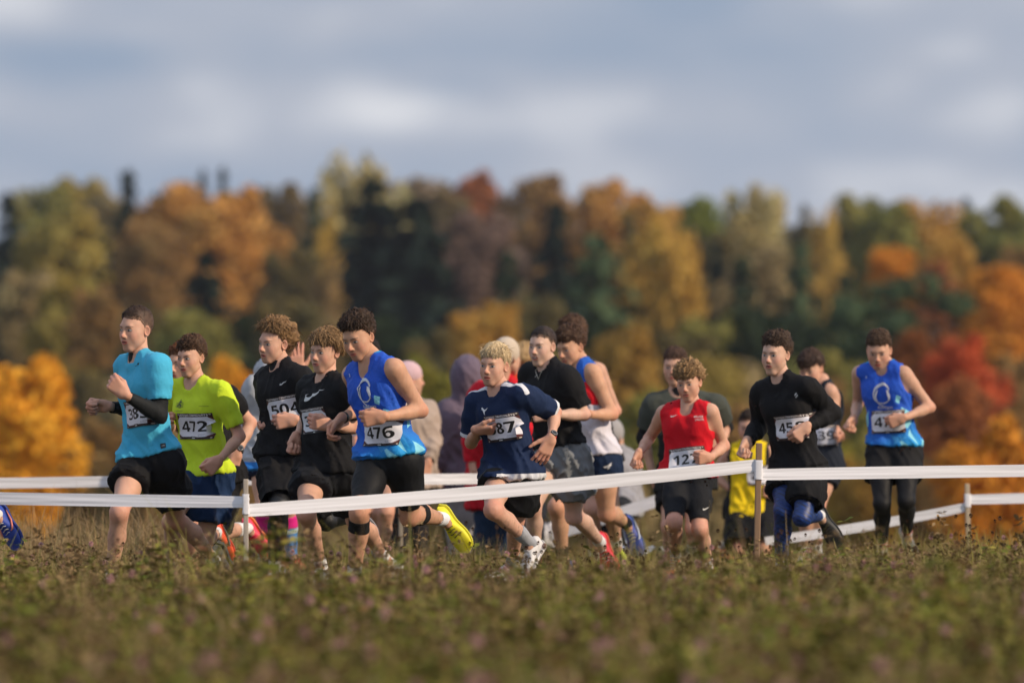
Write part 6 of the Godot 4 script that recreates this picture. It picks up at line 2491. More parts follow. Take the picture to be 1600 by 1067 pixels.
		["undergrowth_tree", "mustard low tree in the foot of the forest left of the slim right post", "round", 14.1, -7.35, -193.9, 10.9, 4.3, 4.9, "mustard", 3, "low trees at the foot of the forest"],
		["undergrowth_tree", "deep green low tree in the foot of the forest straight behind the slim right post", "round", 14.3, -7.47, -185.1, 10.8, 4.4, 5.1, "deep", 0, "low trees at the foot of the forest"],
		["undergrowth_tree", "tan low tree in the foot of the forest right of the slim right post", "round", 15.0, -7.50, -182.5, 10.5, 3.3, 3.8, "tan", 1, "low trees at the foot of the forest"],
		["undergrowth_tree", "deep green low tree in the foot of the forest near the right picture edge", "round", 15.5, -7.63, -172.8, 10.7, 3.8, 4.4, "deep", 2, "low trees at the foot of the forest"],
		["undergrowth_tree", "low tree at the forest foot outside the picture", "round", 19.3, -7.29, -198.5, 11.5, 4.3, 5.0, "tan", 3, "low trees at the foot of the forest beyond the edges"],
		["undergrowth_tree", "low tree at the forest foot outside the picture", "round", 19.6, -7.41, -189.4, 10.5, 4.3, 5.0, "deep", 0, "low trees at the foot of the forest beyond the edges"],
		["undergrowth_tree", "low tree at the forest foot outside the picture", "round", 18.6, -7.66, -170.5, 10.7, 3.2, 3.7, "deep", 1, "low trees at the foot of the forest beyond the edges"],
		["low_shrub", "low shrub on the slope outside the picture", "bush", -9.4, -5.26, -85.5, 6.1, 1.3, 1.6, "umber", 0, "low shrubs on the slope behind the course beyond the edges"],
		["low_shrub", "low shrub on the slope outside the picture", "bush", -10.0, -6.17, -99.5, 6.9, 1.7, 2.1, "ochre", 1, "low shrubs on the slope behind the course beyond the edges"],
		["low_shrub", "low shrub on the slope outside the picture", "bush", -8.8, -5.84, -94.4, 6.8, 1.6, 2.0, "copper", 0, "low shrubs on the slope behind the course beyond the edges"],
		["low_shrub", "tan low shrub in the slope near the left picture edge", "bush", -9.0, -6.33, -104.7, 7.1, 1.9, 2.4, "tan", 1, "low shrubs on the slope behind the course"],
		["low_shrub", "umber low shrub in the slope left of the person in cyan", "bush", -8.9, -6.65, -116.8, 7.2, 1.6, 2.0, "umber", 0, "low shrubs on the slope behind the course"],
		["low_shrub", "umber low shrub in the slope straight behind the person in cyan", "bush", -7.1, -6.41, -107.9, 7.3, 1.8, 2.2, "umber", 1, "low shrubs on the slope behind the course"],
		["low_shrub", "umber low shrub in the slope left of the neon yellow shirt", "bush", -6.0, -6.22, -100.7, 6.8, 1.8, 2.3, "umber", 0, "low shrubs on the slope behind the course"],
		["low_shrub", "tan low shrub in the slope right of the neon yellow shirt", "bush", -5.5, -6.35, -105.6, 6.8, 1.6, 2.0, "tan", 1, "low shrubs on the slope behind the course"],
		["low_shrub", "copper low shrub in the slope straight behind the wavy fair hair", "bush", -5.0, -6.71, -119.2, 7.1, 1.9, 2.3, "copper", 0, "low shrubs on the slope behind the course"],
		["low_shrub", "tan low shrub in the slope straight behind the big white swoosh", "bush", -3.0, -5.88, -95.0, 6.4, 1.6, 2.0, "tan", 1, "low shrubs on the slope behind the course"],
		["low_shrub", "ochre low shrub in the slope straight behind the black knee straps", "bush", -3.0, -6.77, -121.3, 7.5, 2.3, 2.8, "ochre", 0, "low shrubs on the slope behind the course"],
		["low_shrub", "umber low shrub in the slope straight behind the pink hat", "bush", -1.8, -6.17, -99.5, 7.1, 1.7, 2.1, "umber", 1, "low shrubs on the slope behind the course"],
		["low_shrub", "umber low shrub in the slope straight behind the purple hood", "bush", -1.2, -6.93, -127.5, 7.6, 2.0, 2.5, "umber", 0, "low shrubs on the slope behind the course"],
		["low_shrub", "copper low shrub in the slope right of the navy shirt", "bush", 0.0, -5.25, -85.4, 6.2, 1.3, 1.6, "copper", 1, "low shrubs on the slope behind the course"],
		["low_shrub", "tan low shrub in the slope straight behind the white vest", "bush", 1.0, -5.52, -89.6, 6.5, 1.4, 1.8, "tan", 0, "low shrubs on the slope behind the course"],
		["low_shrub", "tan low shrub in the slope right of the white vest", "bush", 1.7, -5.44, -88.3, 6.0, 1.6, 2.0, "tan", 1, "low shrubs on the slope behind the course"],
		["low_shrub", "umber low shrub in the slope left of the red vest", "bush", 2.4, -5.80, -93.9, 6.4, 1.7, 2.1, "umber", 0, "low shrubs on the slope behind the course"],
		["low_shrub", "tan low shrub in the slope right of the red vest", "bush", 3.8, -6.41, -107.8, 7.0, 1.9, 2.4, "tan", 1, "low shrubs on the slope behind the course"],
		["low_shrub", "umber low shrub in the slope straight behind the black long sleeves", "bush", 4.1, -5.40, -87.6, 6.1, 1.6, 2.0, "umber", 0, "low shrubs on the slope behind the course"],
		["low_shrub", "tan low shrub in the slope left of the right blue vest", "bush", 6.8, -6.81, -122.9, 7.7, 2.1, 2.7, "tan", 1, "low shrubs on the slope behind the course"],
		["low_shrub", "ochre low shrub in the slope left of the right blue vest", "bush", 6.6, -6.44, -109.0, 7.1, 1.8, 2.2, "ochre", 0, "low shrubs on the slope behind the course"],
		["low_shrub", "copper low shrub in the slope left of the slim right post", "bush", 7.8, -6.40, -107.4, 7.1, 1.7, 2.1, "copper", 1, "low shrubs on the slope behind the course"],
		["low_shrub", "copper low shrub in the slope straight behind the slim right post", "bush", 9.3, -6.64, -116.6, 7.6, 1.7, 2.2, "copper", 0, "low shrubs on the slope behind the course"],
		["low_shrub", "tan low shrub in the slope near the right picture edge", "bush", 9.9, -6.47, -110.1, 7.1, 1.6, 2.0, "tan", 1, "low shrubs on the slope behind the course"],
		["low_shrub", "low shrub on the slope outside the picture", "bush", 9.9, -6.33, -104.9, 6.8, 1.7, 2.1, "tan", 0, "low shrubs on the slope behind the course beyond the edges"],
		["low_shrub", "low shrub on the slope outside the picture", "bush", 10.4, -6.15, -99.3, 7.0, 1.7, 2.1, "tan", 1, "low shrubs on the slope behind the course beyond the edges"],
		["edge_tree", "tree of the far forest beyond the picture's edge", "round", -34.8, -2.81, -335.0, 16.5, 11.5, 13.2, "dark", 0, "trees beyond the edges"],
		["edge_tree", "tree of the far forest beyond the picture's edge", "birch", -34.3, -3.33, -319.7, 17.9, 9.3, 13.9, "umber", 1, "trees beyond the edges"],
		["edge_tree", "tree of the far forest beyond the picture's edge", "birch", -36.8, -3.36, -318.8, 18.0, 10.1, 15.2, "mustard", 2, "trees beyond the edges"],
		["edge_tree", "tree of the far forest beyond the picture's edge", "round", -37.0, -3.80, -305.9, 18.1, 11.9, 13.6, "dark", 3, "trees beyond the edges"],
		["edge_tree", "tree of the far forest beyond the picture's edge", "round", -40.9, -3.18, -324.1, 16.5, 11.0, 12.6, "orange", 0, "trees beyond the edges"],
		["edge_tree", "tree of the far forest beyond the picture's edge", "birch", -39.3, -3.85, -304.4, 16.7, 9.2, 13.8, "dark", 1, "trees beyond the edges"],
		["edge_tree", "tree of the far forest beyond the picture's edge", "round", -42.5, -3.62, -311.1, 17.9, 10.8, 12.5, "olive", 2, "trees beyond the edges"],
		["edge_tree", "tree of the far forest beyond the picture's edge", "round", -46.9, -2.87, -333.2, 18.2, 14.1, 16.2, "umber", 3, "trees beyond the edges"],
		["edge_tree", "tree of the far forest beyond the picture's edge", "round", -45.2, -3.74, -307.6, 18.3, 10.3, 11.9, "olive", 0, "trees beyond the edges"],
		["edge_tree", "tree of the far forest beyond the picture's edge", "round", -48.9, -3.15, -325.0, 17.1, 10.4, 11.9, "mustard", 1, "trees beyond the edges"],
		["edge_tree", "tree of the far forest beyond the picture's edge", "round", -53.9, -2.62, -340.7, 17.8, 12.6, 14.5, "olive", 2, "trees beyond the edges"],
		["edge_tree", "tree of the far forest beyond the picture's edge", "round", -49.6, -3.86, -304.2, 17.6, 12.7, 14.6, "dark", 3, "trees beyond the edges"],
		["edge_tree", "tree of the far forest beyond the picture's edge", "round", -52.6, -3.63, -311.0, 17.4, 10.8, 12.4, "umber", 0, "trees beyond the edges"],
		["edge_tree", "tree of the far forest beyond the picture's edge", "round", -54.0, -3.56, -312.8, 16.2, 11.9, 13.7, "mustard", 1, "trees beyond the edges"],
		["edge_tree", "tree of the far forest beyond the picture's edge", "birch", -56.0, -3.55, -313.4, 18.4, 11.8, 17.7, "olive", 2, "trees beyond the edges"],
		["edge_tree", "tree of the far forest beyond the picture's edge", "round", 35.1, -2.63, -340.3, 18.8, 12.7, 14.6, "dark", 3, "trees beyond the edges"],
		["edge_tree", "tree of the far forest beyond the picture's edge", "round", 35.0, -3.32, -320.1, 17.1, 12.2, 14.0, "umber", 0, "trees beyond the edges"],
		["edge_tree", "tree of the far forest beyond the picture's edge", "round", 34.9, -3.87, -303.7, 17.8, 11.6, 13.4, "olive", 1, "trees beyond the edges"],
		["edge_tree", "tree of the far forest beyond the picture's edge", "round", 38.8, -3.10, -326.5, 17.4, 10.4, 12.0, "dark", 2, "trees beyond the edges"],
		["edge_tree", "tree of the far forest beyond the picture's edge", "round", 41.3, -2.90, -332.4, 17.3, 12.7, 14.6, "dark", 3, "trees beyond the edges"],
		["edge_tree", "tree of the far forest beyond the picture's edge", "birch", 42.1, -3.11, -326.1, 16.4, 12.1, 15.9, "orange", 0, "trees beyond the edges"],
		["edge_tree", "tree of the far forest beyond the picture's edge", "birch", 45.6, -2.87, -333.3, 18.2, 12.1, 17.7, "olive", 1, "trees beyond the edges"],
		["edge_tree", "tree of the far forest beyond the picture's edge", "round", 42.6, -3.99, -300.3, 18.4, 10.6, 12.2, "umber", 2, "trees beyond the edges"],
		["edge_tree", "tree of the far forest beyond the picture's edge", "round", 49.4, -2.57, -341.9, 17.0, 13.5, 15.5, "orange", 3, "trees beyond the edges"],
		["edge_tree", "tree of the far forest beyond the picture's edge", "round", 49.9, -3.06, -327.5, 17.9, 10.2, 11.7, "olive", 0, "trees beyond the edges"],
		["edge_tree", "tree of the far forest beyond the picture's edge", "round", 48.9, -3.63, -310.8, 18.0, 9.8, 11.2, "dark", 1, "trees beyond the edges"],
		["edge_tree", "tree of the far forest beyond the picture's edge", "round", 50.8, -3.53, -313.7, 18.1, 11.7, 13.5, "orange", 2, "trees beyond the edges"],
		["edge_tree", "tree of the far forest beyond the picture's edge", "round", 52.0, -3.56, -312.9, 16.4, 12.4, 14.3, "dark", 3, "trees beyond the edges"],
		["edge_tree", "tree of the far forest beyond the picture's edge", "round", 54.2, -3.44, -316.4, 18.4, 10.1, 11.7, "dark", 0, "trees beyond the edges"],
		["edge_tree", "tree of the far forest beyond the picture's edge", "round", 54.3, -3.91, -302.7, 17.9, 9.2, 10.6, "dark", 1, "trees beyond the edges"]]
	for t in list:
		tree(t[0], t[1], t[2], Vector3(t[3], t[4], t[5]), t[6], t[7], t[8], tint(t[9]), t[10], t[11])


func course() -> void:
	var white := surf("tape_plastic", Color(0.74, 0.74, 0.79), 0.45)
	white.backlight_enabled = true
	white.backlight = Color(0.3, 0.3, 0.3)
	tape("course_tape", "front white tape running level from the left edge to the short post", [[-3.957, 0.656, -29.2], [-1.321, 0.615, -28.6]], 0.0625, white, 0.004)
	tape("course_tape", "front white tape climbing from the short left post to the brown post", [[-1.321, 0.573, -28.6], [1.242, 0.795, -29.2]], 0.069, white, 0.015)
	tape("course_tape", "front white tape running level from the brown post to the right edge", [[1.246, 0.748, -29.2], [4.209, 0.781, -29.6]], 0.0625, white, -0.004)
	tape("course_tape", "rear white tape crossing behind the left and middle of the field", [[-4.325, 0.655, -35.4], [-1.73, 0.69, -35.4], [-0.727, 0.694, -35.4], [-0.04, 0.697, -35.6]], 0.067, white, 0.004)
	tape("course_tape", "rear white tape slanting up from the bags to behind the red vest", [[0.266, 0.304, -38.6], [0.663, 0.43, -38.5], [1.322, 0.661, -38.4]], 0.08, white, 0.006)
	tape("course_tape", "rear white tape rising to the slim post at the right", [[1.61, 0.29, -36.6], [2.898, 0.509, -36.6]], 0.062, white, 0.012)
	tape("course_tape", "rear white tape going on from the slim post to the right edge", [[2.903, 0.556, -36.6], [4.879, 0.623, -36.6]], 0.066, white, 0.006)
	post("short weathered post holding the front tape at the left", v3([-1.321, 0.169, -28.6]), 0.56, 0.027, 0.436, 0.1, Color(0.4, 0.35, 0.3), white, 0.004)
	post("brown wooden post holding the front tape right of the red vest", v3([1.239, 0.218, -29.2]), 0.69, 0.0345, 0.555, 0.098, Color(0.24, 0.15, 0.09), white, -0.022)
	post("slim pale post holding the rear tape at the right", v3([2.904, 0.184, -36.6]), 0.472, 0.033, 0.366, 0.085, Color(0.45, 0.36, 0.26), white, 0.02)
	post("thin grey stake of the rear tape behind the yellow shoe", v3([-0.686, 0.205, -35.5]), 0.5, 0.028, 0.48, 0.07, Color(0.3, 0.26, 0.21), white, 0.0)
	# things left on the grass beyond the course
	bag("sports_bag", "white and black sports bag on the ground behind the grey shorts", v3([0.198, 0.211, -38.8]), Vector3(0.24, 0.2, 0.16), Color(0.62, 0.61, 0.64), Color(0.02, 0.02, 0.022))
	bag("sports_bag", "red sports bag on the ground left of the yellow vest", v3([1.389, 0.103, -38.6]), Vector3(0.11, 0.13, 0.12), Color(0.6, 0.035, 0.02), Color(0.1, 0.01, 0.01))
	bag("sports_bag", "lilac and white bag beside the small red bag", v3([1.484, 0.152, -39.2]), Vector3(0.1, 0.13, 0.1), Color(0.4, 0.34, 0.5), Color(0.6, 0.6, 0.62))
	var sheet := Geo.new()
	var c := v3([0.875, 0.183, -37.5])
	var rows: Array = []
	for y in 8:
		var row := PackedVector3Array()
		for x in 14:
			var p := Vector3((x / 13.0 - 0.5) * 0.36, 0.0, (y / 7.0 - 0.5) * 0.3)
			row.append(c + p + Vector3.UP * (0.03 + 0.035 * sin(x * 0.9 + y * 0.4) * sin(y * 0.7)))
		rows.append(row)
	sheet.grid(rows, false, Color.WHITE)
	var o := put(numbered("plastic_sheet"), sheet.mesh(), white)
	tag(o, "crumpled white plastic sheet lying on the grass left of the red vest", "plastic sheet")


func bag(called: String, label: String, at: Vector3, size: Vector3, col: Color, trim: Color) -> void:
	var o := Node3D.new()
	o.name = numbered(called)
	o.position = at
	add_child(o)
	tag(o, label, "bag")
	var b := Blob.new()
	var h := size * 0.5
	b.add(Vector3(-h.x + h.y * 0.6, h.y * 0.75, 0), Vector3(h.x - h.y * 0.6, h.y * 0.8, 0), h.y * 0.85, h.y * 0.8, 0.02)
	b.add(Vector3(-h.x * 0.6, h.y * 0.5, 0), Vector3(h.x * 0.6, h.y * 0.5, 0), h.y * 0.7, h.y * 0.75, 0.03)
	garment(o, "bag_body", b, 0.016, 0.014, surf("bag " + col.to_html(), col, 0.7, "cloth"))
	var g := Geo.new()
	for s in [-1.0, 1.0]:
		g.tube([Vector3(-h.x * 0.5, h.y * 1.5, s * 0.02), Vector3(-h.x * 0.25, h.y * 2.1, s * 0.03), Vector3(h.x * 0.25, h.y * 2.1, s * 0.03), Vector3(h.x * 0.5, h.y * 1.5, s * 0.02)], [0.008, 0.008, 0.008, 0.008], 6, Color.WHITE)
	put("handle", g.mesh(), surf("bag trim " + trim.to_html(), trim, 0.8), o)
	var e := Blob.new()
	e.add(Vector3(-h.x + h.y * 0.5, h.y * 0.78, 0), Vector3(-h.x + h.y * 0.62, h.y * 0.78, 0), h.y * 0.88, h.y * 0.9, 0.01)
	garment(o, "end_panel", e, 0.016, 0.006, surf("bag trim " + trim.to_html(), trim, 0.8))


func people() -> void:
	var out: Array = []
	out.append({"label": "person running in a cyan t-shirt over black sleeves, number 385, leading at the left", "at": [-1.883, 0, -30], "hf": 1.03, "g": 0.93, "hs": 0.945, "head": [40, 3, -2],
		"j": {"H": [-0.079, 1.499, 0], "N": [-0.067, 1.343, 0], "Sa": [-0.14, 1.312, -0.145], "Sb": [0.048, 1.314, 0.145], "Pa": [-0.076, 0.803, -0.045], "Pb": [0.076, 0.803, 0.045], "Ea": [-0.098, 1.085, -0.322], "Wa": [-0.238, 1.1, -0.117], "Ha": [-0.332, 1.107, -0.117], "Ka": [-0.143, 0.553, 0.294], "Aa": [-0.198, 0.204, 0.163], "Ta": [-0.263, 0.124, 0.271], "Eb": [0.061, 1.049, 0.176], "Wb": [-0.119, 1.16, 0.31], "Hb": [-0.202, 1.246, 0.31], "Kb": [0.115, 0.51, -0.271], "Ab": [0.301, 0.293, -0.562], "Tb": [0.342, 0.162, -0.634]},
		"hands": {"a": {"pose": "fist", "thumb": [0.2, 0.8, 0.5]}, "b": {"pose": "half", "thumb": [0.6, 0.9, 0.1]}},
		"bib": {"number": "385", "at": [-0.07, 1.063], "turn": 0.1, "w": 0.2},
		"face": {"wide": 0.95, "jaw": 1.01, "nose": 0.92, "mouth": 0.5, "squint": 0.5, "flush": 0.7, "look": -0.003},
		"hair": {"col": Color(0.022, 0.013, 0.009), "tip": Color(0.06, 0.035, 0.025), "fade": 0.55, "top": 0.021, "side": 0.004, "back": 0.004, "front": 0.018, "drop": 3.0, "curl": 0.1, "lumps": 0.22, "locks": 420, "long": 0.016, "lock_width": 0.0022, "lift": 0.5, "comb": Vector3(0, 0, 1)},
		"under": {"col": Color(0.012, 0.014, 0.016), "end": 0.86},
		"shoes": {"a": {"col": Color(0.05, 0.05, 0.055), "sole": Color(0.05, 0.05, 0.05)}, "b": {"col": Color(0.05, 0.05, 0.055), "sole": Color(0.05, 0.05, 0.05)}},
		"top": {"style": "tee", "col": Color(0.06, 0.4, 0.62), "sleeve": 0.68, "sleeve_loose": 0.021, "loose": 0.009, "hem": -0.06, "hem_tilt": [0.12, 0, 0], "neck": 0.058, "prints": [{"name": "swoosh_print", "tex": "swoosh", "at": [-0.064, 1.311], "size": [0.022, 0.01], "turn": 0.3, "ink": Color(0.01, 0.03, 0.06)}, {"name": "hem_tag", "tex": "hem_tag", "at": [0.072, 0.896], "size": [0.028, 0.024], "turn": 0.12, "ink": Color(1, 1, 1)}]},
		"pants": {"col": Color(0.007, 0.007, 0.0085), "end_a": 0.46, "end_b": 0.62, "flare": 0.045, "loose": 0.016, "amp": 0.008}, "socks": {"a": {"col": Color(0.6, 0.6, 0.62), "high": 0.05}, "b": {"col": Color(0.6, 0.6, 0.62), "high": 0.05}}})
	out.append({"label": "person running in a neon yellow t-shirt and navy shorts, number 472", "at": [-1.683, 0, -31.6], "hf": 0.97, "g": 0.91, "hs": 0.87, "head": [32, 6, 0],
		"j": {"H": [-0.081, 1.378, 0], "N": [-0.058, 1.234, 0], "Sa": [-0.181, 1.204, -0.115], "Sb": [0.084, 1.194, 0.115], "Pa": [-0.064, 0.721, -0.05], "Pb": [0.064, 0.722, 0.05], "Ea": [-0.216, 0.996, -0.296], "Wa": [-0.209, 1.017, -0.054], "Ha": [-0.218, 1.041, 0.023], "Ka": [-0.176, 0.483, 0.251], "Aa": [-0.187, 0.25, -0.065], "Ta": [-0.202, 0.165, 0.049], "Eb": [0.194, 0.946, 0.131], "Wb": [0.087, 0.813, 0.298], "Hb": [0.029, 0.765, 0.32], "Kb": [-0.007, 0.357, 0.016], "Ab": [0.04, 0.415, -0.361], "Tb": [0.074, 0.322, -0.393]},
		"hands": {"a": {"pose": "fist", "thumb": [0, 1, 0.2]}, "b": {"pose": "fist", "thumb": [-0.75, 0.35, 0.3]}},
		"bib": {"number": "472", "at": [-0.06, 1.002], "turn": -0.02, "w": 0.205},
		"face": {"wide": 0.99, "jaw": 1.00, "nose": 1.05, "mouth": 0.55, "squint": 0.45, "frown": 1.0, "flush": 0.7, "look": -0.003},
		"hair": {"col": Color(0.038, 0.02, 0.012), "tip": Color(0.1, 0.05, 0.025), "top": 0.034, "side": 0.017, "back": 0.018, "front": 0.03, "drop": 9.0, "curl": 0.65, "lumps": 0.45, "locks": 420, "long": 0.03, "lock_width": 0.0032, "lift": 0.45, "comb": Vector3(0.5, 0, 0.8)},
		"top": {"style": "tee", "col": Color(0.52, 0.68, 0.03), "sleeve": 0.78, "sleeve_loose": 0.019, "loose": 0.009, "hem": -0.03, "neck": 0.07, "prints": [{"name": "orienteer_print", "tex": "orienteer", "at": [-0.139, 1.115], "size": [0.07, 0.076], "turn": 0, "ink": Color(0.015, 0.03, 0.03)}, {"name": "chest_line", "tex": "thin_line", "at": [-0.002, 1.111], "size": [0.05, 0.002], "turn": 0, "ink": Color(0.1, 0.14, 0.02)}]},
		"pants": {"col": Color(0.009, 0.028, 0.085), "end": 0.62, "flare": 0.06, "loose": 0.018, "amp": 0.008},
		"shoes": {"b": {"col": Color(0.75, 0.08, 0.03), "sole": Color(0.55, 0.05, 0.03), "lace": Color(0.03, 0.03, 0.03), "mark": Color(0.1, 0.11, 0.1)}}, "socks": {"a": {"col": Color(0.6, 0.6, 0.62), "high": 0.05}, "b": {"col": Color(0.6, 0.6, 0.62), "high": 0.05}}})
	out.append({"label": "person with reddish hair running half hidden behind the neon yellow shirt, in black", "at": [-1.692, 0, -32.9], "hf": 1, "g": 1, "hs": 0.92, "head": [35, 4, 0],
		"j": {"H": [-0.194, 1.362, 0], "N": [-0.136, 1.223, 0], "Sa": [-0.205, 1.206, -0.12], "Sb": [0.06, 1.182, 0.12], "Pa": [-0.057, 0.729, -0.05], "Pb": [0.057, 0.73, 0.05], "Ea": [-0.208, 0.994, -0.309], "Wa": [-0.249, 1.029, -0.068], "Ha": [-0.274, 1.047, 0.009], "Ka": [-0.12, 0.466, 0.264], "Aa": [-0.128, 0.191, 0.117], "Ta": [-0.215, 0.141, 0.214], "Eb": [0.197, 1.026, 0.005], "Wb": [0.127, 0.85, 0.134], "Hb": [0.094, 0.763, 0.134], "Kb": [-0.004, 0.387, 0.05], "Ab": [0.162, 0.418, -0.304], "Tb": [0.258, 0.264, -0.304]},
		"hands": {"a": {"pose": "fist", "thumb": [0, 1, 0.2]}, "b": {"pose": "fist", "thumb": [-0.6, 0.4, 0.4]}},
		"face": {"wide": 0.98, "jaw": 1.04, "nose": 1.28, "mouth": 0.45, "squint": 0.5, "flush": 0.8},
		"hair": {"col": Color(0.09, 0.032, 0.013), "tip": Color(0.17, 0.065, 0.025), "top": 0.03, "side": 0.014, "front": 0.026, "drop": 6.0, "curl": 0.7, "lumps": 0.45, "locks": 300, "long": 0.024, "comb": Vector3(0, 0, 1)},
		"top": {"style": "tee", "col": Color(0.007, 0.007, 0.0085), "sleeve": 0.6, "loose": 0.016, "hem": 0.06},
		"pants": {"col": Color(0.007, 0.007, 0.0085), "end": 0.95, "flare": 0.03, "loose": 0.014, "amp": 0.006},
		"socks": {"b": {"col": Color(0.68, 0.68, 0.7), "high": 0.13}},
		"shoes": {"b": {"col": Color(0.8, 0.04, 0.1), "sole": Color(0.75, 0.2, 0.04), "lace": Color(0.8, 0.02, 0.12), "mark": Color(0.25, 0.02, 0.03)}, "a": {"col": Color(0.8, 0.04, 0.1), "sole": Color(0.7, 0.2, 0.04)}},
		"bands": [["b", 0.9, Color(0.015, 0.015, 0.016), true, [0.3, 0.3, 1.0]]]})
	out.append({"label": "person in a light grey hoodie with a raised hand behind number 504", "at": [-1.433, 0, -34.5], "hf": 1, "g": 1, "hs": 0.92, "head": [150, 0, 0],
		"j": {"H": [0.042, 1.466, 0], "N": [0.007, 1.312, 0], "Sa": [-0.103, 1.254, 0.1], "Sb": [0.107, 1.267, -0.1], "Pa": [-0.052, 0.799, 0.05], "Pb": [0.052, 0.799, -0.05], "Ea": [-0.122, 1.017, 0.021], "Wa": [-0.08, 0.837, 0.106], "Ha": [-0.063, 0.768, 0.13], "Ka": [-0.047, 0.521, 0.144], "Aa": [-0.043, 0.252, 0.055], "Ta": [0.046, 0.202, 0.149], "Eb": [0.195, 1.115, -0.32], "Wb": [0.142, 1.347, -0.282], "Hb": [0.131, 1.451, -0.282], "Kb": [0.086, 0.519, 0.043], "Ab": [0.11, 0.239, -0.042], "Tb": [0.199, 0.189, 0.052]},
		"hands": {"a": {"pose": "fist", "thumb": [0, 1, 0.2]}, "b": {"pose": "open", "thumb": [1, 0.2, 0]}}, "group": "people around the course",
		"face": {"wide": 1.00, "jaw": 1.04, "nose": 0.81, "hidden": true}, "hair": {"col": Color(0.06, 0.035, 0.02), "top": 0.02, "side": 0.012, "curl": 0.2, "locks": 80},
		"top": {"style": "hood", "name": "hoodie", "col": Color(0.36, 0.38, 0.42), "sleeve": 1.95, "sleeve_loose": 0.026, "loose": 0.03, "hem": 0.03, "amp": 0.01, "panels": [{"name": "shirt_tail", "where": "hem", "wide": 0.03, "col": Color(0.03, 0.2, 0.62)}]},
		"pants": {"col": Color(0.012, 0.02, 0.06), "end": 0.3, "flare": 0.02, "loose": 0.014},
		"socks": {"a": {"col": Color(0.62, 0.02, 0.22), "high": 0.24}, "b": {"col": Color(0.06, 0.22, 0.55), "high": 0.24, "bands": [[0.24, 0.18, Color(0.62, 0.02, 0.22)], [0.165, 0.15, Color(0.55, 0.65, 0.75)]]}},
		"shoes": {"a": {"col": Color(0.6, 0.62, 0.66), "sole": Color(0.2, 0.22, 0.24)}, "b": {"col": Color(0.7, 0.1, 0.09), "sole": Color(0.6, 0.08, 0.07)}}})
	out.append({"label": "person with swept wavy fair hair, black t-shirt and long tights, number 504", "at": [-1.214, 0, -31.1], "hf": 1.01, "g": 1, "hs": 0.92, "head": [44, 5, -5],
		"j": {"H": [-0.071, 1.449, 0], "N": [-0.04, 1.315, 0], "Sa": [-0.119, 1.258, -0.145], "Sb": [0.076, 1.261, 0.145], "Pa": [-0.066, 0.841, -0.05], "Pb": [0.066, 0.842, 0.05], "Ea": [-0.07, 1.04, -0.324], "Wa": [-0.088, 1.039, -0.073], "Ha": [-0.145, 0.994, -0.038], "Ka": [-0.033, 0.575, 0.244], "Aa": [-0.065, 0.247, 0.125], "Ta": [-0.173, 0.197, 0.198], "Eb": [0.157, 1.035, 0.098], "Wb": [0.045, 1.03, 0.32], "Hb": [-0.04, 1.023, 0.322], "Kb": [0.206, 0.496, -0.011], "Ab": [0.347, 0.512, -0.384], "Tb": [0.409, 0.41, -0.431]},
		"hands": {"a": {"pose": "fist", "thumb": [0.2, 0.9, 0.3]}, "b": {"pose": "half", "thumb": [0.1, 1, 0]}},
		"bib": {"number": "504", "at": [-0.009, 1.094], "turn": 0.2, "w": 0.2},
		"face": {"wide": 0.93, "jaw": 0.96, "nose": 0.94, "mouth": 0.5, "squint": 0.55, "frown": 0.5, "flush": 0.5},
		"hair": {"col": Color(0.12, 0.065, 0.028), "tip": Color(0.3, 0.18, 0.085), "top": 0.05, "side": 0.012, "back": 0.06, "front": 0.046, "drop": -3.0, "curl": 0.4, "lumps": 0.36, "locks": 460, "long": 0.05, "lock_width": 0.004, "lift": 0.4, "comb": Vector3(0.3, 0.2, -1)},
		"top": {"style": "tee", "col": Color(0.007, 0.007, 0.0085), "sleeve": 0.75, "sleeve_loose": 0.024, "loose": 0.014, "hem": -0.02, "neck": 0.06, "amp": 0.008, "prints": [{"name": "swoosh_print", "tex": "swoosh", "at": [-0.012, 1.232], "size": [0.05, 0.02], "turn": 0.25, "ink": Color(0.5, 0.5, 0.5)}]},
		"tights": {"tex": "grey_stripes", "short": 0.02},
		"pants": {"col": Color(0.007, 0.007, 0.0085), "end_a": 0.93, "end_b": 0.93, "flare": 0.035, "loose": 0.015, "amp": 0.009},
		"under": {"col": Color(0.012, 0.012, 0.014), "end": 0.55},
		"shoes": {"a": {"col": Color(0.5, 0.52, 0.56), "sole": Color(0.2, 0.2, 0.22)}, "b": {"col": Color(0.5, 0.52, 0.56), "sole": Color(0.2, 0.2, 0.22)}},
		"bands": [["b", 0.9, Color(0.012, 0.012, 0.013), true, [0.5, 0.2, 1.0]]], "socks": {"a": {"col": Color(0.6, 0.6, 0.62), "high": 0.05}, "b": {"col": Color(0.6, 0.6, 0.62), "high": 0.05}}})
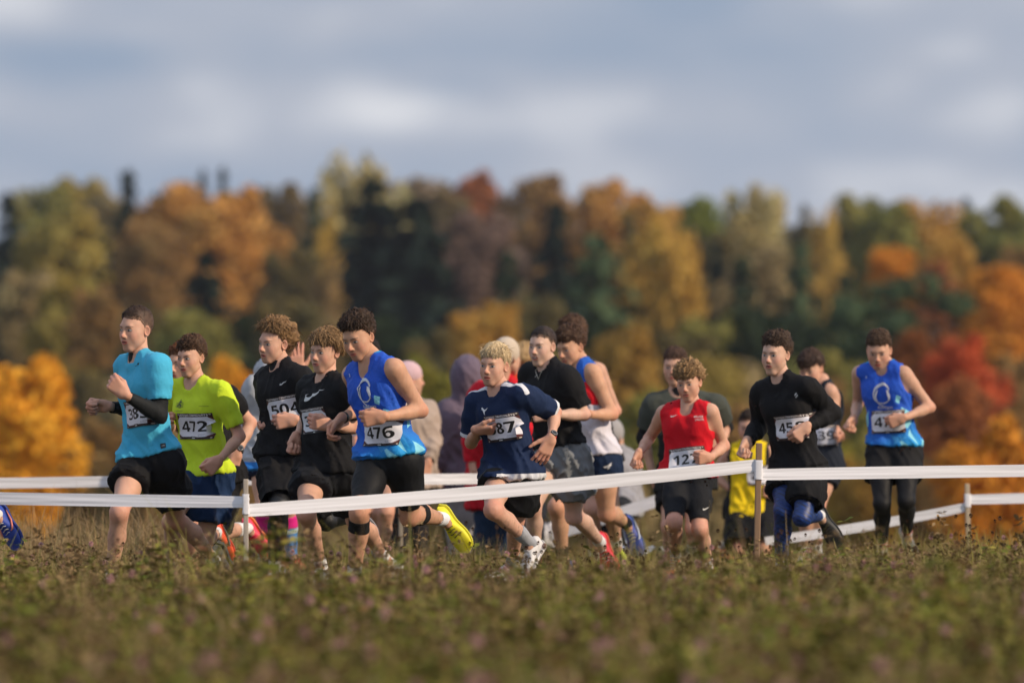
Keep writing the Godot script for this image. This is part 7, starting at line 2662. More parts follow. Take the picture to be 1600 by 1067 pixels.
	out.append({"label": "person in pale grey almost hidden behind the blue vest numbered 476", "at": [-0.806, 0, -36], "hf": 1, "g": 1, "hs": 0.92, "head": [10, 5, 0],
		"j": {"H": [-0.106, 1.448, 0], "N": [-0.082, 1.291, 0], "Sa": [-0.2, 1.235, -0.05], "Sb": [0.035, 1.234, 0.05], "Pa": [-0.055, 0.771, -0.03], "Pb": [0.055, 0.771, 0.03], "Ea": [-0.214, 1.011, -0.133], "Wa": [-0.168, 0.883, 0.072], "Ha": [-0.166, 0.923, 0.145], "Ka": [-0.071, 0.485, 0.117], "Aa": [-0.082, 0.164, 0.003], "Ta": [-0.133, 0.114, 0.122], "Eb": [0.093, 1.011, -0.028], "Wb": [0.05, 0.883, 0.175], "Hb": [0.035, 0.923, 0.247], "Kb": [0.022, 0.485, 0.176], "Ab": [-0.016, 0.165, 0.063], "Tb": [-0.067, 0.115, 0.183]},
		"hands": {"a": {"pose": "fist", "thumb": [0, 1, 0.2]}, "b": {"pose": "fist", "thumb": [0, 1, 0.2]}},
		"face": {"wide": 0.99, "jaw": 1.00, "nose": 1.13, "hidden": true}, "hair": {"col": Color(0.014, 0.009, 0.008), "top": 0.03, "side": 0.022, "back": 0.03, "drop": 6.0, "curl": 0.4, "locks": 160},
		"top": {"style": "tee", "col": Color(0.45, 0.44, 0.47), "sleeve": 0.6, "loose": 0.016, "hem": 0.04},
		"pants": {"col": Color(0.007, 0.007, 0.0085), "end": 0.35, "flare": 0.04}, "shoes": {"a": {"col": Color(0.5, 0.55, 0.1), "sole": Color(0.55, 0.55, 0.56)}, "b": {"col": Color(0.5, 0.55, 0.1), "sole": Color(0.55, 0.55, 0.56)}}, "socks": {"a": {"col": Color(0.6, 0.6, 0.62), "high": 0.05}, "b": {"col": Color(0.6, 0.6, 0.62), "high": 0.05}}})
	out.append({"label": "person with mid-length blond hair and a black t-shirt with a big white swoosh, number 332", "at": [-0.967, 0, -30], "hf": 0.97, "g": 0.95, "hs": 0.91, "head": [37, 6, -4],
		"j": {"H": [-0.005, 1.386, 0], "N": [-0.007, 1.24, 0], "Sa": [-0.092, 1.204, -0.14], "Sb": [0.107, 1.195, 0.14], "Pa": [-0.065, 0.756, -0.05], "Pb": [0.065, 0.757, 0.05], "Ea": [-0.11, 1.034, -0.27], "Wa": [-0.159, 0.936, -0.056], "Ha": [-0.171, 0.876, -0.039], "Ka": [-0.096, 0.547, 0.294], "Aa": [-0.029, 0.277, 0.02], "Ta": [-0.054, 0.22, 0.149], "Eb": [0.141, 0.989, 0.049], "Wb": [0.018, 1.002, 0.254], "Hb": [-0.057, 1.018, 0.268], "Kb": [0.146, 0.507, -0.262], "Ab": [0.288, 0.306, -0.563], "Tb": [0.362, 0.227, -0.592]},
		"hands": {"a": {"pose": "fist", "thumb": [-0.9, 0.1, 0.4]}, "b": {"pose": "half", "thumb": [0, 1, 0.1]}},
		"bib": {"number": "332", "at": [-0.063, 1.026], "turn": 0.08, "w": 0.19},
		"face": {"wide": 0.96, "jaw": 1.00, "nose": 0.75, "mouth": 0.35, "squint": 0.4, "frown": 0.7, "flush": 0.8},
		"hair": {"col": Color(0.14, 0.08, 0.035), "tip": Color(0.36, 0.22, 0.105), "top": 0.034, "side": 0.034, "back": 0.032, "front": 0.03, "drop": 14.0, "side_drop": 6.0, "curl": 0.08, "lumps": 0.2, "locks": 520, "long": 0.05, "lock_width": 0.0036, "lift": 0.12, "comb": Vector3(0.9, -0.1, -0.2)},
		"top": {"style": "tee", "col": Color(0.007, 0.007, 0.0085), "sleeve": 0.72, "sleeve_loose": 0.024, "loose": 0.015, "hem": -0.015, "neck": 0.062, "amp": 0.008, "prints": [{"name": "swoosh_print", "tex": "swoosh", "at": [-0.063, 1.156], "size": [0.15, 0.062], "turn": 0.12, "ink": Color(0.55, 0.55, 0.55)}]},
		"pants": {"col": Color(0.0115, 0.0125, 0.016), "end_a": 0.5, "end_b": 0.6, "flare": 0.055, "loose": 0.018, "amp": 0.008},
		"socks": {"a": {"col": Color(0.68, 0.68, 0.7), "high": 0.05}, "b": {"col": Color(0.68, 0.68, 0.7), "high": 0.06}},
		"shoes": {"a": {"col": Color(0.66, 0.66, 0.68), "sole": Color(0.5, 0.5, 0.52)}, "b": {"col": Color(0.66, 0.66, 0.68), "sole": Color(0.4, 0.4, 0.42)}}})
	out.append({"label": "person in a royal blue vest with black knee straps and yellow shoes, number 476", "at": [-0.621, 0, -29.4], "hf": 1.03, "g": 1, "hs": 0.93, "head": [33, 20, 4],
		"j": {"H": [-0.162, 1.447, 0], "N": [-0.101, 1.321, 0], "Sa": [-0.197, 1.257, -0.15], "Sb": [0.023, 1.283, 0.15], "Pa": [-0.079, 0.811, -0.05], "Pb": [0.079, 0.811, 0.05], "Ea": [-0.144, 1.101, -0.39], "Wa": [-0.26, 1.031, -0.175], "Ha": [-0.308, 0.978, -0.15], "Ka": [-0.149, 0.56, 0.29], "Aa": [-0.182, 0.233, 0.138], "Ta": [-0.221, 0.155, 0.263], "Eb": [0.158, 1.072, 0.089], "Wb": [-0.037, 1.038, 0.25], "Hb": [-0.137, 1.029, 0.25], "Kb": [0.097, 0.536, -0.084], "Ab": [0.263, 0.515, -0.459], "Tb": [0.342, 0.392, -0.469]},
		"hands": {"a": {"pose": "relaxed", "thumb": [0.1, 0.7, 0.7]}, "b": {"pose": "half", "thumb": [-0.15, 1, 0.1]}},
		"bib": {"number": "476", "at": [-0.062, 0.961], "turn": 0.02, "w": 0.2},
		"face": {"wide": 1.03, "jaw": 0.96, "nose": 1.14, "mouth": 0.3, "squint": 0.7, "flush": 0.9, "brow": 1.3}, "skin": Color(0.52, 0.285, 0.185),
		"hair": {"col": Color(0.028, 0.016, 0.011), "tip": Color(0.07, 0.04, 0.025), "top": 0.046, "side": 0.014, "back": 0.018, "front": 0.044, "drop": 2.0, "curl": 0.15, "lumps": 0.28, "locks": 560, "long": 0.036, "lock_width": 0.003, "lift": 0.75, "comb": Vector3(0.35, 0.5, 0.5)},
		"top": {"style": "tank", "tex": "club_cloth", "loose": 0.012, "hem": -0.045, "hem_tilt": [-0.08, 0, 0], "dip": 0.075, "amp": 0.008, "prints": [{"name": "club_badge", "tex": "club_badge", "at": [-0.127, 1.144], "size": [0.16, 0.19], "turn": 0, "ink": Color(0.62, 0.64, 0.7)}, {"name": "chest_mark", "tex": "wing", "at": [-0.199, 1.252], "size": [0.02, 0.022], "turn": 0, "ink": Color(0.55, 0.6, 0.75)}]},
		"pants": {"name": "short_tights", "col": Color(0.008, 0.0085, 0.01), "end_a": 0.84, "end_b": 0.82, "flare": 0.0, "loose": 0.006, "amp": 0.002, "rough": 0.6},
		"straps": [["a", 0.052, 0.102], ["b", 0.1, 0.128]],
		"socks": {"a": {"col": Color(0.68, 0.68, 0.7), "high": 0.06}, "b": {"col": Color(0.68, 0.68, 0.72), "high": 0.075}},
		"shoes": {"a": {"col": Color(0.72, 0.66, 0.02), "sole": Color(0.6, 0.56, 0.03), "lace": Color(0.2, 0.2, 0.02)}, "b": {"col": Color(0.72, 0.66, 0.02), "sole": Color(0.6, 0.56, 0.03), "lace": Color(0.12, 0.12, 0.02)}},
		"bands": [["a", 0.88, Color(0.015, 0.017, 0.012), false]]})
	out.append({"label": "onlooker in a pink knitted hat and beige jacket seen from behind", "at": [-0.684, 0, -38.5], "hf": 0.95, "g": 1, "hs": 0.92, "head": [-118, 0, 0],
		"j": {"H": [0, 1.343, 0], "N": [-0.004, 1.191, 0], "Sa": [-0.106, 1.139, 0.04], "Sb": [0.115, 1.14, -0.04], "Pa": [-0.064, 0.691, 0.03], "Pb": [0.064, 0.69, -0.03], "Ea": [-0.135, 0.926, 0.089], "Wa": [-0.108, 0.764, 0.175], "Ha": [-0.091, 0.691, 0.175], "Ka": [-0.067, 0.456, 0.062], "Aa": [-0.076, 0.2, 0.062], "Ta": [-0.031, 0.15, 0.184], "Eb": [0.145, 0.926, 0.009], "Wb": [0.125, 0.789, 0.105], "Hb": [0.108, 0.721, 0.105], "Kb": [0.051, 0.455, 0.002], "Ab": [0.051, 0.199, 0.002], "Tb": [0.096, 0.149, 0.124]},
		"hands": {"a": {"pose": "fist", "thumb": [0, 1, 0.2]}, "b": {"pose": "fist", "thumb": [0, 1, 0.2]}}, "group": "people around the course",
		"face": {"wide": 0.95, "jaw": 1.05, "nose": 1.27, "hidden": true, "flush": 0.6}, "cap": {"col": Color(0.55, 0.38, 0.42), "low": -0.005},
		"top": {"style": "coat", "name": "jacket", "col": Color(0.36, 0.29, 0.25), "sleeve": 1.9, "sleeve_loose": 0.03, "loose": 0.035, "hem": 0.06, "amp": 0.012},
		"pants": {"name": "trousers", "col": Color(0.02, 0.018, 0.02), "end": 1.95, "flare": 0.02, "loose": 0.015}, "shoes": {"a": {"col": Color(0.6, 0.12, 0.05), "sole": Color(0.55, 0.55, 0.56)}, "b": {"col": Color(0.6, 0.12, 0.05), "sole": Color(0.55, 0.55, 0.56)}}, "h": 0.016, "hh": 0.007, "hc": 0.014})
	out.append({"label": "onlooker with back turned in a purple grey coat with its hood up", "at": [-0.312, 0, -39], "hf": 1, "g": 1, "hs": 0.92, "head": [-165, 0, 0],
		"j": {"H": [0.013, 1.366, 0], "N": [0, 1.204, 0], "Sa": [-0.117, 1.143, 0.03], "Sb": [0.117, 1.143, -0.03], "Pa": [-0.06, 0.658, 0.02], "Pb": [0.06, 0.658, -0.02], "Ea": [-0.168, 0.918, 0.063], "Wa": [-0.189, 0.719, 0.123], "Ha": [-0.189, 0.658, 0.123], "Ka": [-0.051, 0.416, 0.054], "Aa": [-0.025, 0.157, 0.054], "Ta": [0.007, 0.107, 0.18], "Eb": [0.16, 0.918, 0.021], "Wb": [0.139, 0.732, 0.103], "Hb": [0.13, 0.667, 0.103], "Kb": [0.043, 0.415, 0.014], "Ab": [0.035, 0.156, 0.014], "Tb": [0.067, 0.106, 0.14]},
		"hands": {"a": {"pose": "fist", "thumb": [0, 1, 0.2]}, "b": {"pose": "fist", "thumb": [0, 1, 0.2]}}, "group": "people around the course",
		"face": {"wide": 0.94, "jaw": 1.00, "nose": 0.85, "hidden": true}, "top": {"style": "hood_up", "name": "coat", "col": Color(0.13, 0.1, 0.14), "sleeve": 1.95, "sleeve_loose": 0.035, "loose": 0.042, "hem": 0.075, "amp": 0.012},
		"pants": {"name": "trousers", "col": Color(0.3, 0.29, 0.3), "end": 1.95, "flare": 0.035, "loose": 0.018}, "shoes": {"a": {"col": Color(0.03, 0.03, 0.035), "sole": Color(0.55, 0.55, 0.56)}, "b": {"col": Color(0.03, 0.03, 0.035), "sole": Color(0.55, 0.55, 0.56)}}, "h": 0.016, "hh": 0.007, "hc": 0.013})
	out.append({"label": "onlooker in a beige knitted hat and long red coat behind number 587", "at": [-0.086, 0, -37], "hf": 1, "g": 1, "hs": 0.92, "head": [-140, 0, 0],
		"j": {"H": [0.057, 1.464, 0], "N": [0.008, 1.294, 0], "Sa": [-0.115, 1.244, 0.06], "Sb": [0.111, 1.245, -0.06], "Pa": [-0.066, 0.698, 0.03], "Pb": [0.066, 0.698, -0.03], "Ea": [-0.156, 1.006, 0.105], "Wa": [-0.168, 0.781, 0.138], "Ha": [-0.168, 0.711, 0.138], "Ka": [-0.07, 0.44, 0.063], "Aa": [-0.111, 0.178, 0.063], "Ta": [-0.05, 0.128, 0.178], "Eb": [0.16, 1.006, -0.016], "Wb": [0.148, 0.78, 0.016], "Hb": [0.148, 0.71, 0.016], "Kb": [0.037, 0.439, 0.003], "Ab": [0.012, 0.176, 0.003], "Tb": [0.073, 0.126, 0.118]},
		"hands": {"a": {"pose": "fist", "thumb": [0, 1, 0.2]}, "b": {"pose": "fist", "thumb": [0, 1, 0.2]}}, "group": "people around the course",
		"face": {"wide": 0.96, "jaw": 1.01, "nose": 1.04, "hidden": true}, "cap": {"col": Color(0.5, 0.42, 0.34), "low": -0.02, "tall": 0.012},
		"top": {"style": "coat_hood", "name": "coat", "col": Color(0.5, 0.008, 0.02), "sleeve": 1.95, "sleeve_loose": 0.034, "loose": 0.04, "hem": 0.2, "amp": 0.011},
		"pants": {"name": "jeans", "col": Color(0.01, 0.025, 0.06), "end": 1.95, "flare": 0.02, "loose": 0.015}, "shoes": {"a": {"col": Color(0.5, 0.55, 0.1), "sole": Color(0.55, 0.55, 0.56)}, "b": {"col": Color(0.5, 0.55, 0.1), "sole": Color(0.55, 0.55, 0.56)}}, "h": 0.016, "hh": 0.007, "hc": 0.013})
	out.append({"label": "onlooker with blond hair and an orange red jacket behind the black t-shirt", "at": [0.09, 0, -38.5], "hf": 0.95, "g": 1, "hs": 0.92, "head": [-150, 0, 0],
		"j": {"H": [0.004, 1.463, 0], "N": [-0.004, 1.324, 0], "Sa": [-0.111, 1.276, 0.05], "Sb": [0.103, 1.277, -0.05], "Pa": [-0.056, 0.755, 0.03], "Pb": [0.056, 0.755, -0.03], "Ea": [-0.133, 1.032, 0.073], "Wa": [-0.111, 0.832, 0.123], "Ha": [-0.111, 0.764, 0.123], "Ka": [-0.056, 0.456, 0.056], "Aa": [-0.056, 0.191, 0.056], "Ta": [-0.001, 0.141, 0.174], "Eb": [0.124, 1.033, -0.027], "Wb": [0.102, 0.832, 0.023], "Hb": [0.102, 0.763, 0.023], "Kb": [0.056, 0.455, -0.004], "Ab": [0.056, 0.19, -0.004], "Tb": [0.111, 0.14, 0.114]},
		"hands": {"a": {"pose": "fist", "thumb": [0, 1, 0.2]}, "b": {"pose": "fist", "thumb": [0, 1, 0.2]}}, "group": "people around the course",
		"face": {"wide": 0.96, "jaw": 1.01, "nose": 1.12, "hidden": true}, "hair": {"col": Color(0.3, 0.2, 0.1), "top": 0.03, "side": 0.03, "back": 0.04, "side_drop": 12.0, "curl": 0.2, "locks": 120, "long": 0.05},
		"top": {"style": "coat_hood", "name": "jacket", "col": Color(0.68, 0.06, 0.02), "sleeve": 1.95, "sleeve_loose": 0.03, "loose": 0.035, "hem": 0.08, "amp": 0.01},
		"pants": {"name": "trousers", "col": Color(0.02, 0.022, 0.03), "end": 1.95, "flare": 0.02}, "shoes": {"a": {"col": Color(0.03, 0.03, 0.035), "sole": Color(0.55, 0.55, 0.56)}, "b": {"col": Color(0.03, 0.03, 0.035), "sole": Color(0.55, 0.55, 0.56)}}, "h": 0.016, "hh": 0.007, "hc": 0.014})
	out.append({"label": "person with pale blond hair in a navy t-shirt edged in white, number 587", "at": [-0.002, 0, -30.8], "hf": 0.98, "g": 0.95, "hs": 0.92, "head": [26, 4, -3],
		"j": {"H": [-0.094, 1.324, 0], "N": [-0.067, 1.184, 0], "Sa": [-0.184, 1.127, -0.12], "Sb": [0.053, 1.162, 0.12], "Pa": [-0.067, 0.732, -0.05], "Pb": [0.067, 0.733, 0.05], "Ea": [-0.218, 0.911, -0.172], "Wa": [-0.183, 0.979, 0.061], "Ha": [-0.107, 0.982, 0.075], "Ka": [-0.1, 0.555, 0.318], "Aa": [0.101, 0.379, 0.144], "Ta": [0.043, 0.285, 0.201], "Eb": [0.235, 1.075, -0.074], "Wb": [0.21, 0.931, 0.123], "Hb": [0.172, 0.856, 0.123], "Kb": [0.022, 0.499, -0.085], "Ab": [0.002, 0.259, -0.399], "Tb": [-0.091, 0.209, -0.308]},
		"hands": {"a": {"pose": "relaxed", "thumb": [-0.1, 0.55, 0.9]}, "b": {"pose": "open", "thumb": [-0.9, -0.1, 0.3]}},
		"bib": {"number": "587", "at": [-0.061, 0.989], "turn": 0.1, "w": 0.205},
		"face": {"wide": 0.94, "jaw": 0.97, "nose": 1.20, "mouth": 0.4, "squint": 0.35, "frown": 0.5, "flush": 0.4, "brow": 0.7},
		"hair": {"col": Color(0.46, 0.34, 0.19), "tip": Color(0.7, 0.56, 0.36), "top": 0.028, "side": 0.015, "back": 0.018, "front": 0.022, "drop": 11.0, "curl": 0.06, "lumps": 0.18, "locks": 560, "long": 0.036, "lock_width": 0.0026, "lift": 0.22, "comb": Vector3(0.35, -0.1, 0.9)},
		"top": {"style": "tee", "col": Color(0.0085, 0.02, 0.062), "sleeve": 0.86, "sleeve_loose": 0.026, "loose": 0.01, "hem": 0.0, "hem_tilt": [-0.12, 0, 0], "neck": 0.066, "amp": 0.008, "prints": [{"name": "leaping_cat_print", "tex": "leaping_cat", "at": [-0.147, 1.078], "size": [0.047, 0.042], "turn": -0.1, "ink": Color(0.6, 0.6, 0.62)}], "panels": [{"name": "sleeve_cuff", "where": "cuff", "wide": 0.02, "col": Color(0.62, 0.63, 0.68)}, {"name": "hem_stripe", "where": "hem", "wide": 0.012, "from": 0.05, "col": Color(0.62, 0.63, 0.68)}, {"name": "shoulder_stripe", "where": "shoulder", "wide": 0.013, "fwd": 0.022, "long": 0.8, "col": Color(0.62, 0.63, 0.68)}]},
		"pants": {"col": Color(0.009, 0.009, 0.011), "end_a": 0.34, "end_b": 0.72, "flare": 0.05, "loose": 0.016, "prints": [{"name": "shorts_word", "tex": "word_strip", "at": [0.019, 0.688], "size": [0.04, 0.012], "turn": 0.05, "ink": Color(0.6, 0.6, 0.62)}]},
		"socks": {"a": {"col": Color(0.3, 0.31, 0.34), "high": 0.1}, "b": {"col": Color(0.3, 0.31, 0.34), "high": 0.08}},
		"shoes": {"a": {"col": Color(0.6, 0.59, 0.6), "sole": Color(0.66, 0.64, 0.64)}, "b": {"col": Color(0.6, 0.59, 0.6), "sole": Color(0.66, 0.64, 0.64)}},
		"bands": [["b", 0.93, Color(0.6, 0.02, 0.02), true, [0.3, 0.1, 1.0]]]})
	out.append({"label": "person with brown curls almost hidden behind the white, red and blue vest", "at": [0.519, 0, -36.5], "hf": 1.02, "g": 1, "hs": 0.92, "head": [35, 5, 0],
		"j": {"H": [-0.138, 1.586, 0], "N": [-0.105, 1.426, 0], "Sa": [-0.194, 1.35, -0.09], "Sb": [0.023, 1.368, 0.09], "Pa": [-0.064, 0.818, -0.04], "Pb": [0.064, 0.818, 0.04], "Ea": [-0.192, 1.128, -0.276], "Wa": [-0.194, 1.106, -0.022], "Ha": [-0.235, 1.106, 0.017], "Ka": [-0.014, 0.499, 0.1], "Aa": [0.009, 0.192, -0.091], "Ta": [-0.074, 0.142, 0.009], "Eb": [0.137, 1.118, 0.043], "Wb": [-0.015, 1.084, 0.247], "Hb": [-0.096, 1.084, 0.257], "Kb": [0.112, 0.479, 0.091], "Ab": [0.144, 0.273, -0.121], "Tb": [0.192, 0.152, -0.074]},
		"hands": {"a": {"pose": "fist", "thumb": [0, 1, 0.2]}, "b": {"pose": "fist", "thumb": [0, 1, 0.2]}},
		"face": {"wide": 0.98, "jaw": 0.96, "nose": 0.87, "hidden": true}, "hair": {"col": Color(0.05, 0.027, 0.017), "tip": Color(0.12, 0.065, 0.04), "top": 0.04, "side": 0.02, "front": 0.04, "curl": 0.9, "lumps": 0.5, "locks": 360, "long": 0.034, "lift": 0.6},
		"top": {"style": "tank", "col": Color(0.03, 0.03, 0.035), "loose": 0.014, "hem": 0.03},
		"pants": {"col": Color(0.007, 0.007, 0.0085), "end": 0.4, "flare": 0.04},
		"shoes": {"b": {"col": Color(0.5, 0.62, 0.03), "sole": Color(0.5, 0.55, 0.05)}, "a": {"col": Color(0.5, 0.62, 0.03), "sole": Color(0.5, 0.55, 0.05)}}, "socks": {"a": {"col": Color(0.6, 0.6, 0.62), "high": 0.05}, "b": {"col": Color(0.6, 0.6, 0.62), "high": 0.05}}})
	out.append({"label": "person in a white vest with red straps and blue piping and navy shorts", "at": [0.49, 0, -34.6], "hf": 1.02, "g": 1, "hs": 0.92, "head": [42, 16, 3],
		"j": {"H": [-0.136, 1.487, 0], "N": [-0.086, 1.383, 0], "Sa": [-0.181, 1.315, -0.14], "Sb": [-0.008, 1.331, 0.14], "Pa": [-0.059, 0.806, -0.05], "Pb": [0.059, 0.806, 0.05], "Ea": [-0.16, 1.077, -0.304], "Wa": [-0.213, 1.075, -0.054], "Ha": [-0.267, 1.068, -0.027], "Ka": [-0.223, 0.532, 0.234], "Aa": [-0.183, 0.2, 0.066], "Ta": [-0.294, 0.15, 0.135], "Eb": [0.111, 1.082, 0.14], "Wb": [-0.041, 1.081, 0.347], "Hb": [-0.125, 1.081, 0.356], "Kb": [0.079, 0.491, -0.037], "Ab": [0.206, 0.424, -0.422], "Tb": [0.241, 0.316, -0.402]},
		"hands": {"a": {"pose": "fist", "thumb": [0, 1, 0]}, "b": {"pose": "fist", "thumb": [0, 1, 0]}},
		"face": {"wide": 0.99, "jaw": 0.97, "nose": 1.28, "mouth": 0.25, "squint": 0.9, "flush": 0.5, "brow": 1.2}, "skin": Color(0.53, 0.295, 0.19),
		"hair": {"col": Color(0.04, 0.02, 0.013), "tip": Color(0.1, 0.052, 0.03), "top": 0.042, "side": 0.022, "back": 0.024, "front": 0.04, "drop": 8.0, "curl": 0.5, "lumps": 0.4, "locks": 380, "long": 0.036, "lock_width": 0.0036, "lift": 0.4, "comb": Vector3(0.4, 0.1, 0.5)},
		"top": {"style": "tank", "col": Color(0.6, 0.58, 0.66), "loose": 0.011, "hem": -0.055, "hem_tilt": [-0.1, 0, 0], "dip": 0.075, "amp": 0.007, "panels": [{"name": "blue_strap", "where": "above", "y": 0.475, "col": Color(0.02, 0.11, 0.5)}, {"name": "red_yoke", "where": "above", "y": 0.41, "col": Color(0.58, 0.01, 0.02)}, {"name": "red_side", "where": "edge", "wide": 0.17, "col": Color(0.58, 0.01, 0.02)}]},
		"pants": {"col": Color(0.008, 0.02, 0.055), "end_a": 0.28, "end_b": 0.26, "flare": 0.055, "loose": 0.016, "prints": [{"name": "bird_print", "tex": "running_bird", "at": [0.083, 0.775], "size": [0.055, 0.045], "turn": 0, "ink": Color(0.6, 0.6, 0.62)}]},
		"socks": {"b": {"col": Color(0.012, 0.012, 0.014), "high": 0.1}, "a": {"col": Color(0.012, 0.012, 0.014), "high": 0.1}},
		"shoes": {"b": {"col": Color(0.03, 0.06, 0.3), "sole": Color(0.05, 0.09, 0.2), "lace": Color(0.55, 0.5, 0.3), "mark": Color(0.5, 0.55, 0.65)}, "a": {"col": Color(0.03, 0.06, 0.3), "sole": Color(0.6, 0.6, 0.62)}}})
	out.append({"label": "person with cropped black hair, black t-shirt, thin necklace and grey shorts", "at": [0.284, 0, -33.4], "hf": 1.03, "g": 0.97, "hs": 0.92, "head": [31, 6, -2],
		"j": {"H": [-0.109, 1.474, 0], "N": [-0.076, 1.354, 0], "Sa": [-0.176, 1.319, -0.13], "Sb": [0.03, 1.297, 0.13], "Pa": [-0.061, 0.816, -0.05], "Pb": [0.061, 0.816, 0.05], "Ea": [-0.164, 1.07, -0.284], "Wa": [-0.187, 1.076, -0.028], "Ha": [-0.239, 1.076, 0.008], "Ka": [-0.166, 0.544, 0.236], "Aa": [-0.15, 0.268, 0.05], "Ta": [-0.188, 0.19, 0.176], "Eb": [0.134, 1.075, 0.138], "Wb": [-0.07, 1.074, 0.296], "Hb": [-0.159, 1.074, 0.296], "Kb": [0.077, 0.489, -0.064], "Ab": [0.234, 0.331, -0.415], "Tb": [0.268, 0.208, -0.398]},
		"hands": {"a": {"pose": "fist", "thumb": [0, 1, 0]}, "b": {"pose": "fist", "thumb": [0, 1, 0]}},
		"face": {"wide": 0.94, "jaw": 1.04, "nose": 1.23, "mouth": 0.95, "squint": 0.6, "flush": 0.5, "teeth": true, "brow": 1.2}, "skin": Color(0.57, 0.37, 0.285),
		"hair": {"col": Color(0.012, 0.008, 0.008), "tip": Color(0.035, 0.025, 0.023), "fade": 0.2, "top": 0.013, "side": 0.009, "back": 0.01, "front": 0.012, "drop": 4.0, "curl": 0.05, "lumps": 0.15, "locks": 360, "long": 0.012, "lock_width": 0.002, "lift": 0.3, "comb": Vector3(0, 0, 1)},
		"top": {"style": "tee", "col": Color(0.007, 0.007, 0.0085), "sleeve": 0.82, "sleeve_loose": 0.026, "loose": 0.015, "hem": -0.1, "neck": 0.064, "amp": 0.008, "chain": true, "prints": [{"name": "swoosh_print", "tex": "swoosh", "at": [-0.139, 1.299], "size": [0.028, 0.012], "turn": 0.15, "ink": Color(0.55, 0.55, 0.55)}]},
		"pants": {"col": Color(0.17, 0.18, 0.195), "end_a": 0.35, "end_b": 0.62, "flare": 0.06, "loose": 0.02, "amp": 0.013},
		"shoes": {"b": {"col": Color(0.65, 0.02, 0.05), "sole": Color(0.6, 0.08, 0.05), "lace": Color(0.6, 0.6, 0.6)}, "a": {"col": Color(0.65, 0.02, 0.05), "sole": Color(0.6, 0.08, 0.05)}}, "socks": {"a": {"col": Color(0.6, 0.6, 0.62), "high": 0.05}, "b": {"col": Color(0.6, 0.6, 0.62), "high": 0.05}}})
	out.append({"label": "onlooker in a grey knitted hat and light grey jacket crouching behind the tape", "at": [0.711, 0, -39.5], "hf": 0.95, "g": 1, "hs": 0.92, "head": [-150, 10, 0],
		"j": {"H": [-0.022, 0.951, 0], "N": [0.004, 0.83, 0], "Sa": [-0.071, 0.787, 0.05], "Sb": [0.098, 0.786, -0.05], "Pa": [-0.062, 0.489, 0.03], "Pb": [0.062, 0.488, -0.03], "Ea": [-0.107, 0.599, 0.127], "Wa": [-0.083, 0.469, 0.225], "Ha": [-0.083, 0.425, 0.225], "Ka": [-0.103, 0.449, 0.425], "Aa": [-0.084, 0.16, 0.3], "Ta": [-0.018, 0.11, 0.412], "Eb": [0.101, 0.598, 0.008], "Wb": [0.068, 0.467, 0.086], "Hb": [0.055, 0.423, 0.086], "Kb": [0.011, 0.448, 0.364], "Ab": [0.03, 0.159, 0.24], "Tb": [0.097, 0.109, 0.352]},
		"hands": {"a": {"pose": "fist", "thumb": [0, 1, 0.2]}, "b": {"pose": "fist", "thumb": [0, 1, 0.2]}}, "group": "people around the course",
		"face": {"wide": 1.02, "jaw": 0.97, "nose": 0.77, "hidden": true}, "cap": {"col": Color(0.3, 0.29, 0.3), "low": -0.03, "tall": 0.015},
		"top": {"style": "coat_hood", "name": "jacket", "col": Color(0.27, 0.27, 0.3), "sleeve": 1.9, "sleeve_loose": 0.034, "loose": 0.035, "hem": 0.06, "amp": 0.012},
		"pants": {"name": "trousers", "col": Color(0.015, 0.016, 0.02), "end": 1.95, "flare": 0.025, "loose": 0.015}, "shoes": {"a": {"col": Color(0.05, 0.1, 0.3), "sole": Color(0.55, 0.55, 0.56)}, "b": {"col": Color(0.05, 0.1, 0.3), "sole": Color(0.55, 0.55, 0.56)}}, "h": 0.016, "hh": 0.007, "hc": 0.014})
